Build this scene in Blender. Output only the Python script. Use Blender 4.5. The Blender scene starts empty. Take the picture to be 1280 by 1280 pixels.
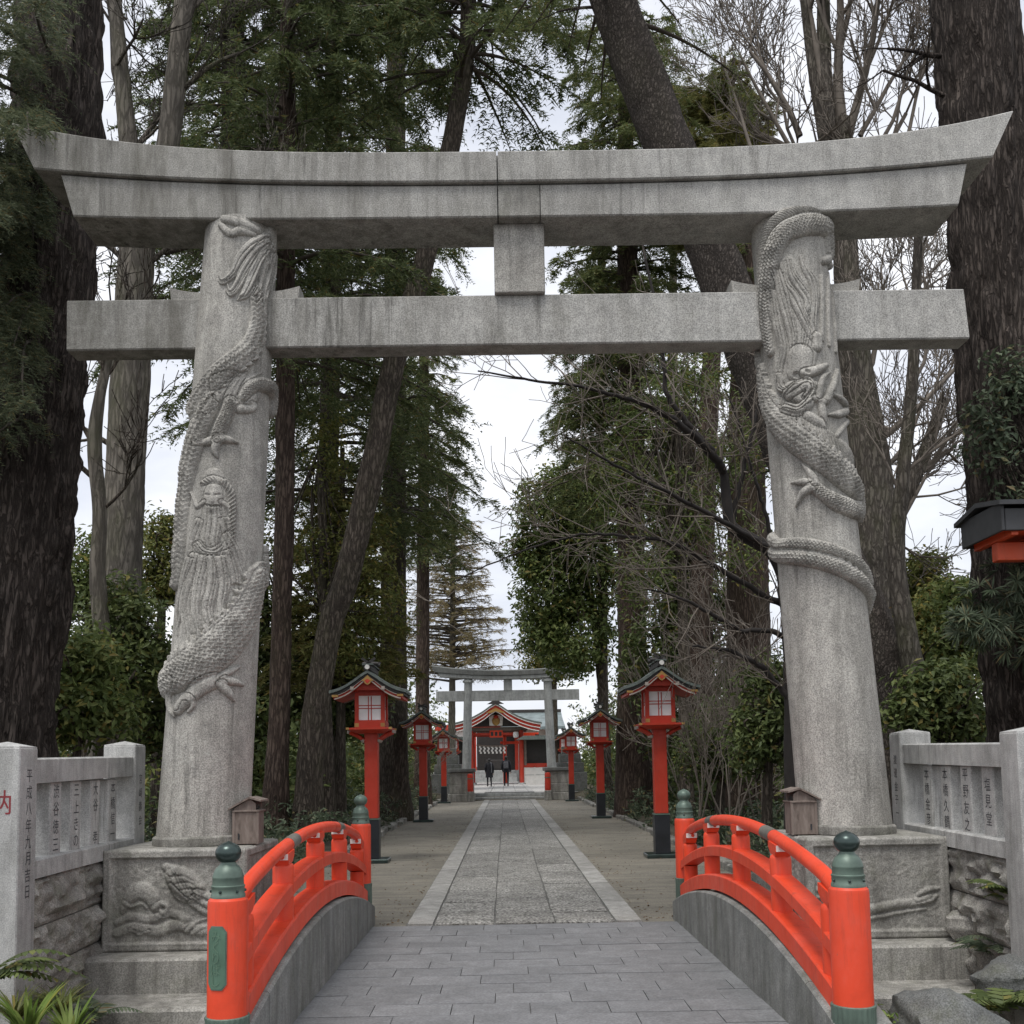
import bpy, bmesh, math, random
import numpy as np
from mathutils import Vector, Matrix
R = math.radians
PI = math.pi
random.seed(7)
rng = np.random.default_rng(11)
scene = bpy.context.scene
col = scene.collection

# ------------------------------------------------------------------ camera
CAM = np.array([-0.16, 0.0, 1.55])
YAW, PITCH, ROLL = R(0.4338), R(4.6385), R(0.95)
FPX, PCX, PCY = 1280.0, 640.0, 853.0          # focal length and principal point on a 1280 px frame
_f = np.array([math.sin(YAW)*math.cos(PITCH), math.cos(YAW)*math.cos(PITCH), math.sin(PITCH)])
_r0 = np.array([math.cos(YAW), -math.sin(YAW), 0.0])
_u0 = np.cross(_r0, _f)
_r = math.cos(ROLL)*_r0 - math.sin(ROLL)*_u0
_u = math.sin(ROLL)*_r0 + math.cos(ROLL)*_u0
cd = bpy.data.cameras.new('camera')
cam = bpy.data.objects.new('camera', cd)
col.objects.link(cam)
cam.matrix_world = Matrix(((_r[0], _u[0], -_f[0], CAM[0]), (_r[1], _u[1], -_f[1], CAM[1]),
                           (_r[2], _u[2], -_f[2], CAM[2]), (0, 0, 0, 1)))
cd.sensor_fit = 'HORIZONTAL'
cd.sensor_width = 36.0
cd.lens = 36.0*FPX/1280.0
cd.shift_x = 0.0
cd.shift_y = (PCY-640.0)/1280.0
cd.clip_start = 0.05
cd.clip_end = 2000.0
scene.camera = cam

def ray(px, py):
    return _f + (px-PCX)/FPX*_r + (PCY-py)/FPX*_u
def atY(px, py, Y):
    d = ray(px, py); return CAM + d*(Y-CAM[1])/d[1]
def atZ(px, py, Z):
    d = ray(px, py); return CAM + d*(Z-CAM[2])/d[2]

# ------------------------------------------------------------------ world, sun, exposure
SUN_EL, SUN_AZ = R(66), R(208)                 # azimuth from +Y clockwise: behind the viewer's left shoulder
world = bpy.data.worlds.new('World')
scene.world = world
world.use_nodes = True
wt = world.node_tree
wt.nodes.clear()
wo = wt.nodes.new('ShaderNodeOutputWorld')
sky = wt.nodes.new('ShaderNodeTexSky'); sky.sky_type = 'NISHITA'; sky.sun_disc = False
sky.sun_elevation = SUN_EL; sky.sun_rotation = SUN_AZ
sky.air_density = 1.0; sky.dust_density = 2.0
bg1 = wt.nodes.new('ShaderNodeBackground'); bg1.inputs[1].default_value = 0.10
wt.links.new(sky.outputs[0], bg1.inputs[0])
tc = wt.nodes.new('ShaderNodeTexCoord')
mp = wt.nodes.new('ShaderNodeMapping'); mp.inputs['Scale'].default_value = (1.0, 1.0, 2.2)
wt.links.new(tc.outputs['Generated'], mp.inputs[0])
n1 = wt.nodes.new('ShaderNodeTexNoise'); n1.inputs['Scale'].default_value = 2.6; n1.inputs['Detail'].default_value = 7; n1.inputs['Roughness'].default_value = 0.55
wt.links.new(mp.outputs[0], n1.inputs['Vector'])
cr = wt.nodes.new('ShaderNodeValToRGB')
cr.color_ramp.elements[0].position = 0.36; cr.color_ramp.elements[0].color = (0.48, 0.505, 0.57, 1)
cr.color_ramp.elements[1].position = 0.64; cr.color_ramp.elements[1].color = (0.78, 0.783, 0.80, 1)
wt.links.new(n1.outputs[0], cr.inputs[0])
bg2 = wt.nodes.new('ShaderNodeBackground'); bg2.inputs[1].default_value = 1.0
wt.links.new(cr.outputs[0], bg2.inputs[0])
mx = wt.nodes.new('ShaderNodeMixShader'); mx.inputs[0].default_value = 0.90
wt.links.new(bg1.outputs[0], mx.inputs[1]); wt.links.new(bg2.outputs[0], mx.inputs[2])
wt.links.new(mx.outputs[0], wo.inputs[0])
sl = bpy.data.lights.new('sun', 'SUN'); sl.energy = 1.5; sl.angle = R(24); sl.color = (1.0, 0.975, 0.94)
so = bpy.data.objects.new('sun', sl); col.objects.link(so)
_sd = Vector((math.sin(SUN_AZ)*math.cos(SUN_EL), math.cos(SUN_AZ)*math.cos(SUN_EL), math.sin(SUN_EL)))
so.rotation_euler = _sd.to_track_quat('Z', 'Y').to_euler()
so.location = (-4, -8, 20)
vs = scene.view_settings
vs.view_transform = 'Standard'; vs.look = 'None'; vs.exposure = 0.7; vs.gamma = 1.0; vs.use_curve_mapping = False
scene.render.engine = 'CYCLES'
cy = scene.cycles
cy.max_bounces = 5; cy.diffuse_bounces = 3; cy.glossy_bounces = 2; cy.transmission_bounces = 3; cy.transparent_max_bounces = 4
cy.use_denoising = True
cy.sample_clamp_indirect = 4.0

# ------------------------------------------------------------------ helpers
def put(o, parent=None, label=None, cat=None, group=None, kind=None):
    col.objects.link(o)
    if parent is not None: o.parent = parent
    tag(o, label, cat, group, kind)
    return o
def tag(o, label=None, cat=None, group=None, kind=None):
    if label: o['label'] = label
    if cat: o['category'] = cat
    if group: o['group'] = group
    if kind: o['kind'] = kind
    return o
def empty(name, loc=(0, 0, 0), rz=0.0, **k):
    o = bpy.data.objects.new(name, None); o.empty_display_size = 0.2
    o.location = loc; o.rotation_euler = (0, 0, rz)
    return put(o, **k)
def copy_tree(o, parent=None, loc=None, rz=None, label=None):
    c = o.copy(); col.objects.link(c); c.parent = parent
    if loc is not None: c.location = loc
    if rz is not None: c.rotation_euler = (0, 0, rz)
    if label: c['label'] = label
    for ch in list(o.children): copy_tree(ch, c)
    return c
def mesh_from(name, V, F, mat=None, smooth=False, auto=None):
    me = bpy.data.meshes.new(name)
    V = np.asarray(V, dtype=np.float32).reshape(-1, 3)
    if isinstance(F, np.ndarray):
        k = F.shape[1]; n = F.shape[0]
        me.vertices.add(len(V)); me.vertices.foreach_set('co', V.ravel())
        me.loops.add(n*k); me.loops.foreach_set('vertex_index', F.astype(np.int32).ravel())
        me.polygons.add(n); me.polygons.foreach_set('loop_start', np.arange(0, n*k, k, dtype=np.int32))
        me.polygons.foreach_set('loop_total', np.full(n, k, dtype=np.int32))
        me.update(calc_edges=True)
    else:
        me.from_pydata(V.tolist(), [], F); me.update()
    if mat is not None: me.materials.append(mat)
    if smooth:
        me.polygons.foreach_set('use_smooth', np.ones(len(me.polygons), dtype=bool))
        if auto is not None: me.set_sharp_from_angle(angle=R(auto))
    return me
class MB:
    """collects shapes that make one part"""
    def __init__(s): s.v = []; s.f = []
    def add(s, V, F):
        b = len(s.v); s.v.extend([tuple(map(float, p)) for p in V]); s.f.extend([tuple(i+b for i in f) for f in F]); return s
    def box(s, c, d, rz=0.0, taper=1.0, bev=0.0):
        hx, hy, hz = d[0]/2, d[1]/2, d[2]/2
        ca, sa = math.cos(rz), math.sin(rz)
        def P(x, y, z): return (c[0]+x*ca-y*sa, c[1]+x*sa+y*ca, c[2]+z)
        if bev <= 0:
            V = [P(sx*hx*(taper if sz > 0 else 1), sy*hy*(taper if sz > 0 else 1), sz*hz) for sz in (-1, 1) for sx, sy in ((-1, -1), (1, -1), (1, 1), (-1, 1))]
            return s.add(V, [(3, 2, 1, 0), (4, 5, 6, 7), (0, 1, 5, 4), (1, 2, 6, 5), (2, 3, 7, 6), (3, 0, 4, 7)])
        b = bev
        rings = []
        for z, q in ((-hz, b), (-hz+b, 0), (hz-b, 0), (hz, b)):
            t = 1+(taper-1)*(z+hz)/(2*hz)
            x, y = hx*t-q, hy*t-q
            k = b*0.6 if q == 0 else 0.0
            if q: rings.append([P(-x, -y, z), P(-x, -y, z), P(x, -y, z), P(x, -y, z), P(x, y, z), P(x, y, z), P(-x, y, z), P(-x, y, z)])
            else: rings.append([P(-x, -y+b, z), P(-x+b, -y, z), P(x-b, -y, z), P(x, -y+b, z), P(x, y-b, z), P(x-b, y, z), P(-x+b, y, z), P(-x, y-b, z)])
        V = [p for r_ in rings for p in r_]; F = []
        for i in range(3):
            for j in range(8):
                a, b2 = i*8+j, i*8+(j+1) % 8
                F.append((a, b2, b2+8, a+8))
        F.append((6, 4, 2, 0)); F.append((24, 26, 28, 30))
        return s.add(V, F)
    def tube(s, pts, rad, n=8, cap=True, flat=None):
        pts = np.asarray(pts, float); m = len(pts)
        rad = np.broadcast_to(np.asarray(rad, float), (m,))
        V, F = tube_np(pts, rad, n)
        b = len(s.v); s.add(V, [tuple(f) for f in F])
        if cap:
            s.f.append(tuple(b+i for i in range(n))[::-1]); s.f.append(tuple(b+(m-1)*n+i for i in range(n)))
        return s
    def lathe(s, prof, c=(0, 0, 0), n=24, flute=0.0, nf=0):
        V = []; F = []
        for r_, z in prof:
            for i in range(n):
                a = 2*PI*i/n
                rr = r_*(1+(flute*math.cos(nf*a) if flute else 0))
                V.append((c[0]+rr*math.cos(a), c[1]+rr*math.sin(a), c[2]+z))
        for k in range(len(prof)-1):
            for i in range(n):
                j = (i+1) % n
                F.append((k*n+i, k*n+j, (k+1)*n+j, (k+1)*n+i))
        F.append(tuple(range(n))[::-1]); F.append(tuple((len(prof)-1)*n+i for i in range(n)))
        return s.add(V, F)
    def sweep(s, sections):
        """sections: list of closed rings with the same count; loft + caps"""
        n = len(sections[0]); V = [p for r_ in sections for p in r_]; F = []
        for k in range(len(sections)-1):
            for i in range(n):
                j = (i+1) % n
                F.append((k*n+i, k*n+j, (k+1)*n+j, (k+1)*n+i))
        F.append(tuple(range(n))[::-1]); F.append(tuple((len(sections)-1)*n+i for i in range(n)))
        return s.add(V, F)
    def prism(s, poly, y0, y1, plane='xz'):
        def P(a, b, t): return (a, t, b) if plane == 'xz' else ((t, a, b) if plane == 'yz' else (a, b, t))
        n = len(poly)
        V = [P(a, b, y0) for a, b in poly]+[P(a, b, y1) for a, b in poly]
        F = [tuple(range(n)), tuple(range(2*n-1, n-1, -1))]+[(i, i+n, (i+1) % n+n, (i+1) % n) for i in range(n)]
        return s.add(V, F)
    def ball(s, c, r_, n=12, m=8, sc=(1, 1, 1)):
        prof = []
        V = []; F = []
        for k in range(1, m):
            t = PI*k/m
            for i in range(n):
                a = 2*PI*i/n
                V.append((c[0]+r_*sc[0]*math.sin(t)*math.cos(a), c[1]+r_*sc[1]*math.sin(t)*math.sin(a), c[2]-r_*sc[2]*math.cos(t)))
        for k in range(m-2):
            for i in range(n):
                j = (i+1) % n
                F.append((k*n+i, k*n+j, (k+1)*n+j, (k+1)*n+i))
        V.append((c[0], c[1], c[2]-r_*sc[2])); V.append((c[0], c[1], c[2]+r_*sc[2]))
        lo, hi = len(V)-2, len(V)-1
        for i in range(n):
            j = (i+1) % n
            F.append((j, i, lo)); F.append(((m-2)*n+i, (m-2)*n+j, hi))
        return s.add(V, F)
    def mesh(s, name, mat, smooth=False, auto=35):
        me = mesh_from(name, s.v, s.f, mat, smooth, auto if smooth else None)
        bm = bmesh.new(); bm.from_mesh(me)
        bmesh.ops.remove_doubles(bm, verts=bm.verts, dist=1e-5)
        bmesh.ops.recalc_face_normals(bm, faces=bm.faces); bm.to_mesh(me); bm.free()
        if smooth: me.set_sharp_from_angle(angle=R(auto))
        return me
    def build(s, name, mat, parent=None, smooth=False, auto=35, loc=None, **k):
        o = bpy.data.objects.new(name, s.mesh(name, mat, smooth, auto))
        if loc is not None: o.location = loc
        return put(o, parent, **k)
def tube_np(pts, rad, n):
    pts = np.asarray(pts, float); m = len(pts)
    t = np.gradient(pts, axis=0); t /= np.linalg.norm(t, axis=1)[:, None]+1e-12
    ref = np.array([0.0, 0.0, 1.0]) if abs(t[0, 2]) < 0.9 else np.array([1.0, 0.0, 0.0])
    u = np.cross(t[0], ref); u /= np.linalg.norm(u)
    U = np.zeros_like(pts)
    for i in range(m):
        u = u-t[i]*(u@t[i]); u /= np.linalg.norm(u)+1e-12; U[i] = u
    W = np.cross(t, U)
    a = np.arange(n)*2*PI/n
    V = pts[:, None]+np.asarray(rad)[:, None, None]*(np.cos(a)[None, :, None]*U[:, None]+np.sin(a)[None, :, None]*W[:, None])
    i, j = np.meshgrid(np.arange(m-1), np.arange(n), indexing='ij')
    jn = (j+1) % n
    F = np.stack([i*n+j, i*n+jn, (i+1)*n+jn, (i+1)*n+j], -1).reshape(-1, 4)
    return V.reshape(-1, 3), F
def spline(pts, k=8):
    """Catmull-Rom through pts (any dimension)"""
    p = np.asarray(pts, float)
    q = np.vstack([2*p[0]-p[1], p, 2*p[-1]-p[-2]])
    out = []
    for i in range(len(p)-1):
        a, b, c, d = q[i], q[i+1], q[i+2], q[i+3]
        for t in np.arange(k)/k:
            out.append(0.5*((2*b)+(c-a)*t+(2*a-5*b+4*c-d)*t*t+(3*b-a-3*c+d)*t**3))
    out.append(p[-1])
    return np.array(out)
def text_mesh(s, size, vertical=False, pitch=1.08):
    """flat glyph outlines as (V, F), centred, in the xy plane; vertical=True stacks characters downward"""
    Vs, Fs, b = [], [], 0
    chars = list(s) if vertical else [s]
    for i, ch in enumerate(chars):
        if ch == ' ': continue
        c = bpy.data.curves.new('glyph', 'FONT'); c.body = ch; c.size = size; c.align_x = 'CENTER'; c.align_y = 'CENTER'; c.resolution_u = 2
        o = bpy.data.objects.new('glyph', c); col.objects.link(o)
        me = bpy.data.meshes.new_from_object(o.evaluated_get(bpy.context.evaluated_depsgraph_get()))
        V = np.array([v.co[:] for v in me.vertices]).reshape(-1, 3)
        F = [tuple(b+k for k in p.vertices) for p in me.polygons]
        bpy.data.objects.remove(o); bpy.data.curves.remove(c); bpy.data.meshes.remove(me)
        if len(V):
            if vertical: V[:, :2] -= (V[:, :2].max(0)+V[:, :2].min(0))/2; V[:, 1] -= i*size*pitch
            Vs.append(V); Fs += F; b += len(V)
    V = np.vstack(Vs)
    if vertical: V[:, 1] += (len(chars)-1)*size*pitch/2
    return V, Fs
def place_text(name, s, size, origin, right, up, mat, parent, vertical=True, pitch=1.08):
    V, F = text_mesh(s, size, vertical, pitch)
    o_, r_, u_ = map(lambda q: np.asarray(q, float), (origin, right, up))
    W = o_+V[:, :1]*r_+V[:, 1:2]*u_
    o = bpy.data.objects.new(name, mesh_from(name, W, F, mat))
    return put(o, parent)

# periodic value noise (numpy)
def vnoise(u, v, nu, nv, seed, periodic_u=True):
    g = np.random.default_rng(seed).random((nv+2, nu+(0 if periodic_u else 2)))
    x = u*nu; y = v*nv
    xi = np.floor(x).astype(int); yi = np.clip(np.floor(y).astype(int), 0, nv)
    fx = x-xi; fy = np.clip(y-yi, 0, 1); fx = fx*fx*(3-2*fx); fy = fy*fy*(3-2*fy)
    W_ = g.shape[1]
    if periodic_u: x0 = xi % W_; x1 = (xi+1) % W_
    else: x0 = np.clip(xi, 0, W_-1); x1 = np.clip(xi+1, 0, W_-1)
    y1 = np.clip(yi+1, 0, nv+1)
    return (g[yi, x0]*(1-fx)+g[yi, x1]*fx)*(1-fy)+(g[y1, x0]*(1-fx)+g[y1, x1]*fx)*fy

# ------------------------------------------------------------------ materials
MATS = {}
class NT:
    def __init__(s, name):
        s.m = bpy.data.materials.new(name); s.m.use_nodes = True; s.t = s.m.node_tree; s.t.nodes.clear()
        s.out = s.t.nodes.new('ShaderNodeOutputMaterial'); s.b = s.t.nodes.new('ShaderNodeBsdfPrincipled')
        s.t.links.new(s.b.outputs[0], s.out.inputs[0]); s.tc = s.t.nodes.new('ShaderNodeTexCoord')
        MATS[name] = s.m
    def n(s, typ, **k):
        nd = s.t.nodes.new('ShaderNode'+typ)
        for a, b in k.items():
            if a.startswith('in_'):
                nd.inputs[a[3:].replace('_', ' ')].default_value = b
            else: setattr(nd, a, b)
        return nd
    def l(s, a, b): s.t.links.new(a, b)
    def coord(s, scale=(1, 1, 1), kind='Object', rnd=False):
        mp = s.n('Mapping'); mp.inputs['Scale'].default_value = scale
        s.l(s.tc.outputs[kind], mp.inputs[0])
        if rnd:
            oi = s.n('ObjectInfo'); vm = s.n('VectorMath', operation='SCALE'); vm.inputs[0].default_value = (37.0, 19.0, 53.0)
            s.l(oi.outputs['Random'], vm.inputs['Scale']); s.l(vm.outputs[0], mp.inputs['Location'])
        return mp.outputs[0]
    def noise(s, vec, scale, detail=4, rough=0.55, dist=0.0):
        nd = s.n('TexNoise'); nd.inputs['Scale'].default_value = scale; nd.inputs['Detail'].default_value = detail
        nd.inputs['Roughness'].default_value = rough; nd.inputs['Distortion'].default_value = dist
        s.l(vec, nd.inputs['Vector']); return nd.outputs[0]
    def ramp(s, fac, stops):
        nd = s.n('ValToRGB'); e = nd.color_ramp.elements
        while len(e) < len(stops): e.new(0.5)
        for q, (p, c) in zip(e, stops):
            q.position = p; q.color = (*c, 1) if len(c) == 3 else c
        s.l(fac, nd.inputs[0]); return nd.outputs[0]
    def mix(s, fac, a, b, mode='MIX'):
        nd = s.n('MixRGB', blend_type=mode)
        for q, v in zip(nd.inputs, (fac, a, b)):
            if hasattr(v, 'is_output'): s.l(v, q)
            elif isinstance(v, (int, float)): q.default_value = v
            else: q.default_value = (*v, 1)
        return nd.outputs[0]
    def math(s, op, a, b=0.0):
        nd = s.n('Math', operation=op)
        for q, v in zip(nd.inputs, (a, b)):
            if hasattr(v, 'is_output'): s.l(v, q)
            else: q.default_value = v
        return nd.outputs[0]
    def bump(s, h, strength=0.4, dist=0.01, prev=None):
        nd = s.n('Bump'); nd.inputs['Strength'].default_value = strength; nd.inputs['Distance'].default_value = dist
        s.l(h, nd.inputs['Height'])
        if prev is not None: s.l(prev, nd.inputs['Normal'])
        return nd.outputs[0]
    def done(s, color=None, rough=0.7, normal=None, metal=0.0, spec=None):
        if color is not None:
            if hasattr(color, 'is_output'): s.l(color, s.b.inputs['Base Color'])
            else: s.b.inputs['Base Color'].default_value = (*color, 1)
        if hasattr(rough, 'is_output'): s.l(rough, s.b.inputs['Roughness'])
        else: s.b.inputs['Roughness'].default_value = rough
        if normal is not None: s.l(normal, s.b.inputs['Normal'])
        s.b.inputs['Metallic'].default_value = metal
        if spec is not None: s.b.inputs['Specular IOR Level'].default_value = spec
        return s.m
BW = [(0.0, (0, 0, 0)), (1.0, (1, 1, 1))]
def stone(name, lo, hi, stain=0.4, stain_col=(0.07, 0.065, 0.055), moss=0.0, speck=0.25, bump=0.35, rnd=False, grain=90.0, streak=True, drip=0.0, xgrad=None, lichen=0.0, mott=0.35):
    k = NT(name); v = k.coord(rnd=rnd)
    big = k.noise(v, 1.3, 5, 0.6); base = k.ramp(big, [(0.3, lo), (0.7, hi)])
    mid = k.noise(v, 9.0, 5, 0.7)
    base = k.mix(mott, base, k.ramp(mid, [(0.3, (0.25, 0.25, 0.25)), (0.7, (0.78, 0.77, 0.75))]), 'OVERLAY')
    sp = k.noise(v, grain, 2, 0.6)
    base = k.mix(speck, base, k.ramp(sp, [(0.35, (0.12, 0.12, 0.12)), (0.65, (0.9, 0.9, 0.88))]), 'OVERLAY')
    g = None
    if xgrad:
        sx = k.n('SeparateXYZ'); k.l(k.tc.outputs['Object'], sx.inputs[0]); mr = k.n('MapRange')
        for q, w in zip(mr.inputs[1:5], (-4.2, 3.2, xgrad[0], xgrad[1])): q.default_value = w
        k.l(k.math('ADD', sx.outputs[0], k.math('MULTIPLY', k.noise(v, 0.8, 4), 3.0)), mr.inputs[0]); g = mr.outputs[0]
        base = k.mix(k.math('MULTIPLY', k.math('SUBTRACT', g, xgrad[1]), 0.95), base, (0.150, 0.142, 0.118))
    if stain:
        sv = k.coord((2.2, 2.2, 0.35 if streak else 2.0), rnd=rnd)
        st = k.noise(sv, 2.6, 7, 0.68, 0.4)
        f = k.ramp(st, [(0.42, (0, 0, 0)), (0.64, (1, 1, 1))])
        f2 = k.math('MULTIPLY', f, stain)
        if g is not None: f2 = k.math('MULTIPLY', f2, g)
        base = k.mix(f2, base, stain_col)
    if drip:
        dv = k.coord((9.0, 9.0, 0.55), rnd=rnd)
        dn = k.noise(dv, 2.2, 6, 0.62)
        f = k.math('MULTIPLY', k.ramp(dn, [(0.52, (0, 0, 0)), (0.70, (1, 1, 1))]), drip)
        f = k.math('MULTIPLY', f, k.ramp(k.noise(v, 0.9, 3), [(0.40, (0, 0, 0)), (0.60, (1, 1, 1))]))
        if g is not None: f = k.math('MULTIPLY', f, k.math('ADD', g, 0.25))
        base = k.mix(f, base, (0.045, 0.042, 0.036))
    if lichen:
        ln = k.noise(v, 6.0, 6, 0.75)
        base = k.mix(k.math('MULTIPLY', k.ramp(ln, [(0.60, (0, 0, 0)), (0.68, (1, 1, 1))]), lichen), base, (0.50, 0.50, 0.46))
    if moss:
        mn = k.noise(v, 3.5, 6, 0.7)
        base = k.mix(k.math('MULTIPLY', k.ramp(mn, [(0.5, (0, 0, 0)), (0.68, (1, 1, 1))]), moss), base, (0.09, 0.10, 0.045))
    h = k.mix(0.5, sp, k.noise(v, 14, 5, 0.65))
    return k.done(base, 0.85, k.bump(h, bump, 0.006), spec=0.25)
def plain(name, c, rough=0.5, metal=0.0, var=0.12, scale=6.0, bump=0.05, rnd=False, spec=None, bscale=40):
    k = NT(name); v = k.coord(rnd=rnd)
    nz = k.noise(v, scale, 5, 0.6)
    lo = tuple(x*(1-var) for x in c); hi = tuple(min(1, x*(1+var)) for x in c)
    return k.done(k.ramp(nz, [(0.3, lo), (0.7, hi)]), rough, k.bump(k.noise(v, bscale, 3), bump, 0.004) if bump else None, metal, spec)
def lacquer(name, c, rough):
    k = NT(name); v = k.coord()
    base = k.ramp(k.noise(v, 3.0, 6, 0.65), [(0.28, tuple(x*0.78 for x in c)), (0.5, c), (0.8, tuple(min(1, x*1.06+0.012) for x in c))])
    fade = k.ramp(k.noise(k.coord((1, 1, 0.6)), 2.0, 6, 0.7), [(0.50, (0, 0, 0)), (0.74, (1, 1, 1))])
    base = k.mix(k.math('MULTIPLY', fade, 0.5), base, tuple(min(1, x*0.85+0.07) for x in c))
    grime = k.ramp(k.noise(k.coord((6, 6, 0.7)), 3.0, 6, 0.7), [(0.55, (0, 0, 0)), (0.76, (1, 1, 1))])
    base = k.mix(k.math('MULTIPLY', grime, 0.45), base, (0.17, 0.045, 0.03))
    chip = k.ramp(k.noise(v, 34.0, 4, 0.65), [(0.70, (0, 0, 0)), (0.73, (1, 1, 1))])
    base = k.mix(k.math('MULTIPLY', chip, 0.6), base, (0.22, 0.11, 0.08))
    rr = k.math('ADD', k.math('MULTIPLY', k.noise(v, 8.0, 4), 0.35), rough-0.12)
    return k.done(base, rr, k.bump(k.noise(v, 26, 4), 0.12, 0.004), spec=0.42)
def bark(name, c1, c2, zs=0.16, scale=9.0, strength=1.0, moss=0.0, plate=True):
    k = NT(name); v = k.coord((1, 1, zs))
    d = k.noise(v, scale*0.9, 5, 0.6, 0.4)
    warp = k.n('MixRGB', blend_type='ADD'); warp.inputs[0].default_value = 0.16
    k.l(v, warp.inputs[1]); k.l(d, warp.inputs[2])
    vo = k.n('TexVoronoi', feature='DISTANCE_TO_EDGE'); vo.inputs['Scale'].default_value = scale
    k.l(warp.outputs[0], vo.inputs['Vector'])
    crack = k.ramp(vo.outputs['Distance'], [(0.0, (0, 0, 0)), (0.07, (0.25, 0.25, 0.25)), (0.26, (1, 1, 1))])
    fine = k.noise(k.coord((1, 1, zs*1.5)), scale*4.5, 4, 0.7, 0.3)
    h = k.mix(0.38, crack, fine)
    base = k.ramp(h, [(0.18, c1), (0.50, tuple((x+y)/2*0.9 for x, y in zip(c1, c2))), (0.86, c2)])
    base = k.mix(0.55, base, k.ramp(k.noise(k.coord((1, 1, 0.5)), 1.7, 5, 0.65), [(0.3, (0.25, 0.25, 0.25)), (0.7, (0.78, 0.76, 0.72))]), 'OVERLAY')
    if moss:
        base = k.mix(k.math('MULTIPLY', k.ramp(k.noise(k.coord((1, 1, 0.4)), 1.6, 5, 0.7), [(0.48, (0, 0, 0)), (0.68, (1, 1, 1))]), moss), base, (0.085, 0.095, 0.04))
    return k.done(base, 0.92, k.bump(h, strength, 0.035), spec=0.15)
def leaf(name, cols, rough=0.5, trans=0.25, spec=0.35):
    rough = max(rough, 0.45); spec = min(spec, 0.22); trans = min(0.4, trans+0.12)
    k = NT(name); g = k.n('NewGeometry')
    st = [(0.90*i/(len(cols)-1) if len(cols) > 1 else 0, c) for i, c in enumerate(cols)]+[(0.97, tuple(a*w+b for a, w, b in zip(cols[-1], (1.15, 0.9, 0.7), (0.03, 0.012, 0.0)))), (1.0, (0.13, 0.085, 0.045))]
    c = k.ramp(g.outputs['Random Per Island'], st)
    v = k.coord()
    c = k.mix(0.45, c, k.ramp(k.noise(v, 0.9, 3), [(0.3, (0.36, 0.37, 0.34)), (0.7, (0.78, 0.74, 0.60))]), 'OVERLAY')
    k.done(c, rough, spec=spec)
    if trans:
        t = k.n('BsdfTranslucent'); k.l(c, t.inputs[0]); m = k.n('MixShader'); m.inputs[0].default_value = trans
        k.l(k.b.outputs[0], m.inputs[1]); k.l(t.outputs[0], m.inputs[2]); k.l(m.outputs[0], k.out.inputs[0])
    return k.m

M = {}
M['granite'] = stone('granite', (0.315, 0.303, 0.280), (0.455, 0.44, 0.408), stain=0.40, moss=0.06, speck=0.45, drip=0.5, lichen=0.35, bump=0.45)
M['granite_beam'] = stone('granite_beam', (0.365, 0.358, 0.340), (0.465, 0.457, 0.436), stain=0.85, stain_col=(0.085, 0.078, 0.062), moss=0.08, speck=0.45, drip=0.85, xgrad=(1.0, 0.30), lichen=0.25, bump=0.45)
M['granite_block'] = stone('granite_block', (0.25, 0.244, 0.225), (0.39, 0.38, 0.352), stain=0.55, drip=0.5, moss=0.25, lichen=0.3, speck=0.4, bump=0.5)
M['fence_stone'] = stone('fence_stone', (0.37, 0.37, 0.362), (0.50, 0.50, 0.488), stain=0.35, drip=0.55, moss=0.14, speck=0.3, grain=120)
M['rough_stone'] = stone('rough_stone', (0.17, 0.163, 0.15), (0.34, 0.33, 0.305), stain=0.5, moss=0.35, speck=0.5, bump=1.0, streak=False, rnd=True)
M['rock'] = stone('rock', (0.09, 0.095, 0.095), (0.20, 0.205, 0.20), stain=0.4, moss=0.3, speck=0.5, bump=1.0, streak=False)
M['slab'] = stone('slab', (0.19, 0.186, 0.177), (0.295, 0.289, 0.275), stain=0.4, moss=0.10, speck=0.95, bump=1.0, rnd=True, grain=38, streak=False)
M['kerb'] = stone('kerb', (0.265, 0.26, 0.247), (0.36, 0.353, 0.335), stain=0.3, moss=0.15, speck=0.3, rnd=True, streak=False)
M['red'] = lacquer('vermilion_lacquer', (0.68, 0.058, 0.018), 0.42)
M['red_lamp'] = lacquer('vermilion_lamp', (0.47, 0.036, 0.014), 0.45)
M['bronze'] = plain('green_bronze', (0.11, 0.155, 0.125), 0.45, 0.25, var=0.3, scale=9, bump=0.1)
M['bronze_dark'] = plain('polished_bronze', (0.045, 0.065, 0.06), 0.28, 0.55, var=0.25, scale=7, bump=0.06)
M['plaque'] = plain('verdigris_plaque', (0.09, 0.165, 0.115), 0.5, 0.2, var=0.2)
M['trim'] = plain('dull_trim', (0.36, 0.31, 0.27), 0.7, var=0.2)
M['white'] = plain('white_paint', (0.72, 0.70, 0.66), 0.6, var=0.08)
M['black'] = plain('black_plinth', (0.018, 0.020, 0.024), 0.38, var=0.4, scale=4)
M['ink'] = plain('ink', (0.035, 0.035, 0.04), 0.8, var=0.2, bump=0)
M['redink'] = plain('red_ink', (0.22, 0.03, 0.035), 0.8, var=0.2, bump=0)
M['gold'] = plain('gold_leaf', (0.40, 0.235, 0.075), 0.5, 0.4, var=0.2)
M['copper'] = plain('copper_roof', (0.115, 0.135, 0.122), 0.55, 0.1, var=0.35, scale=12, bump=0.2)
M['darkwood'] = plain('dark_wood', (0.03, 0.026, 0.024), 0.6, var=0.3)
M['paper'] = plain('shoji_paper', (0.84, 0.83, 0.82), 0.9, var=0.05, bump=0)

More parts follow.
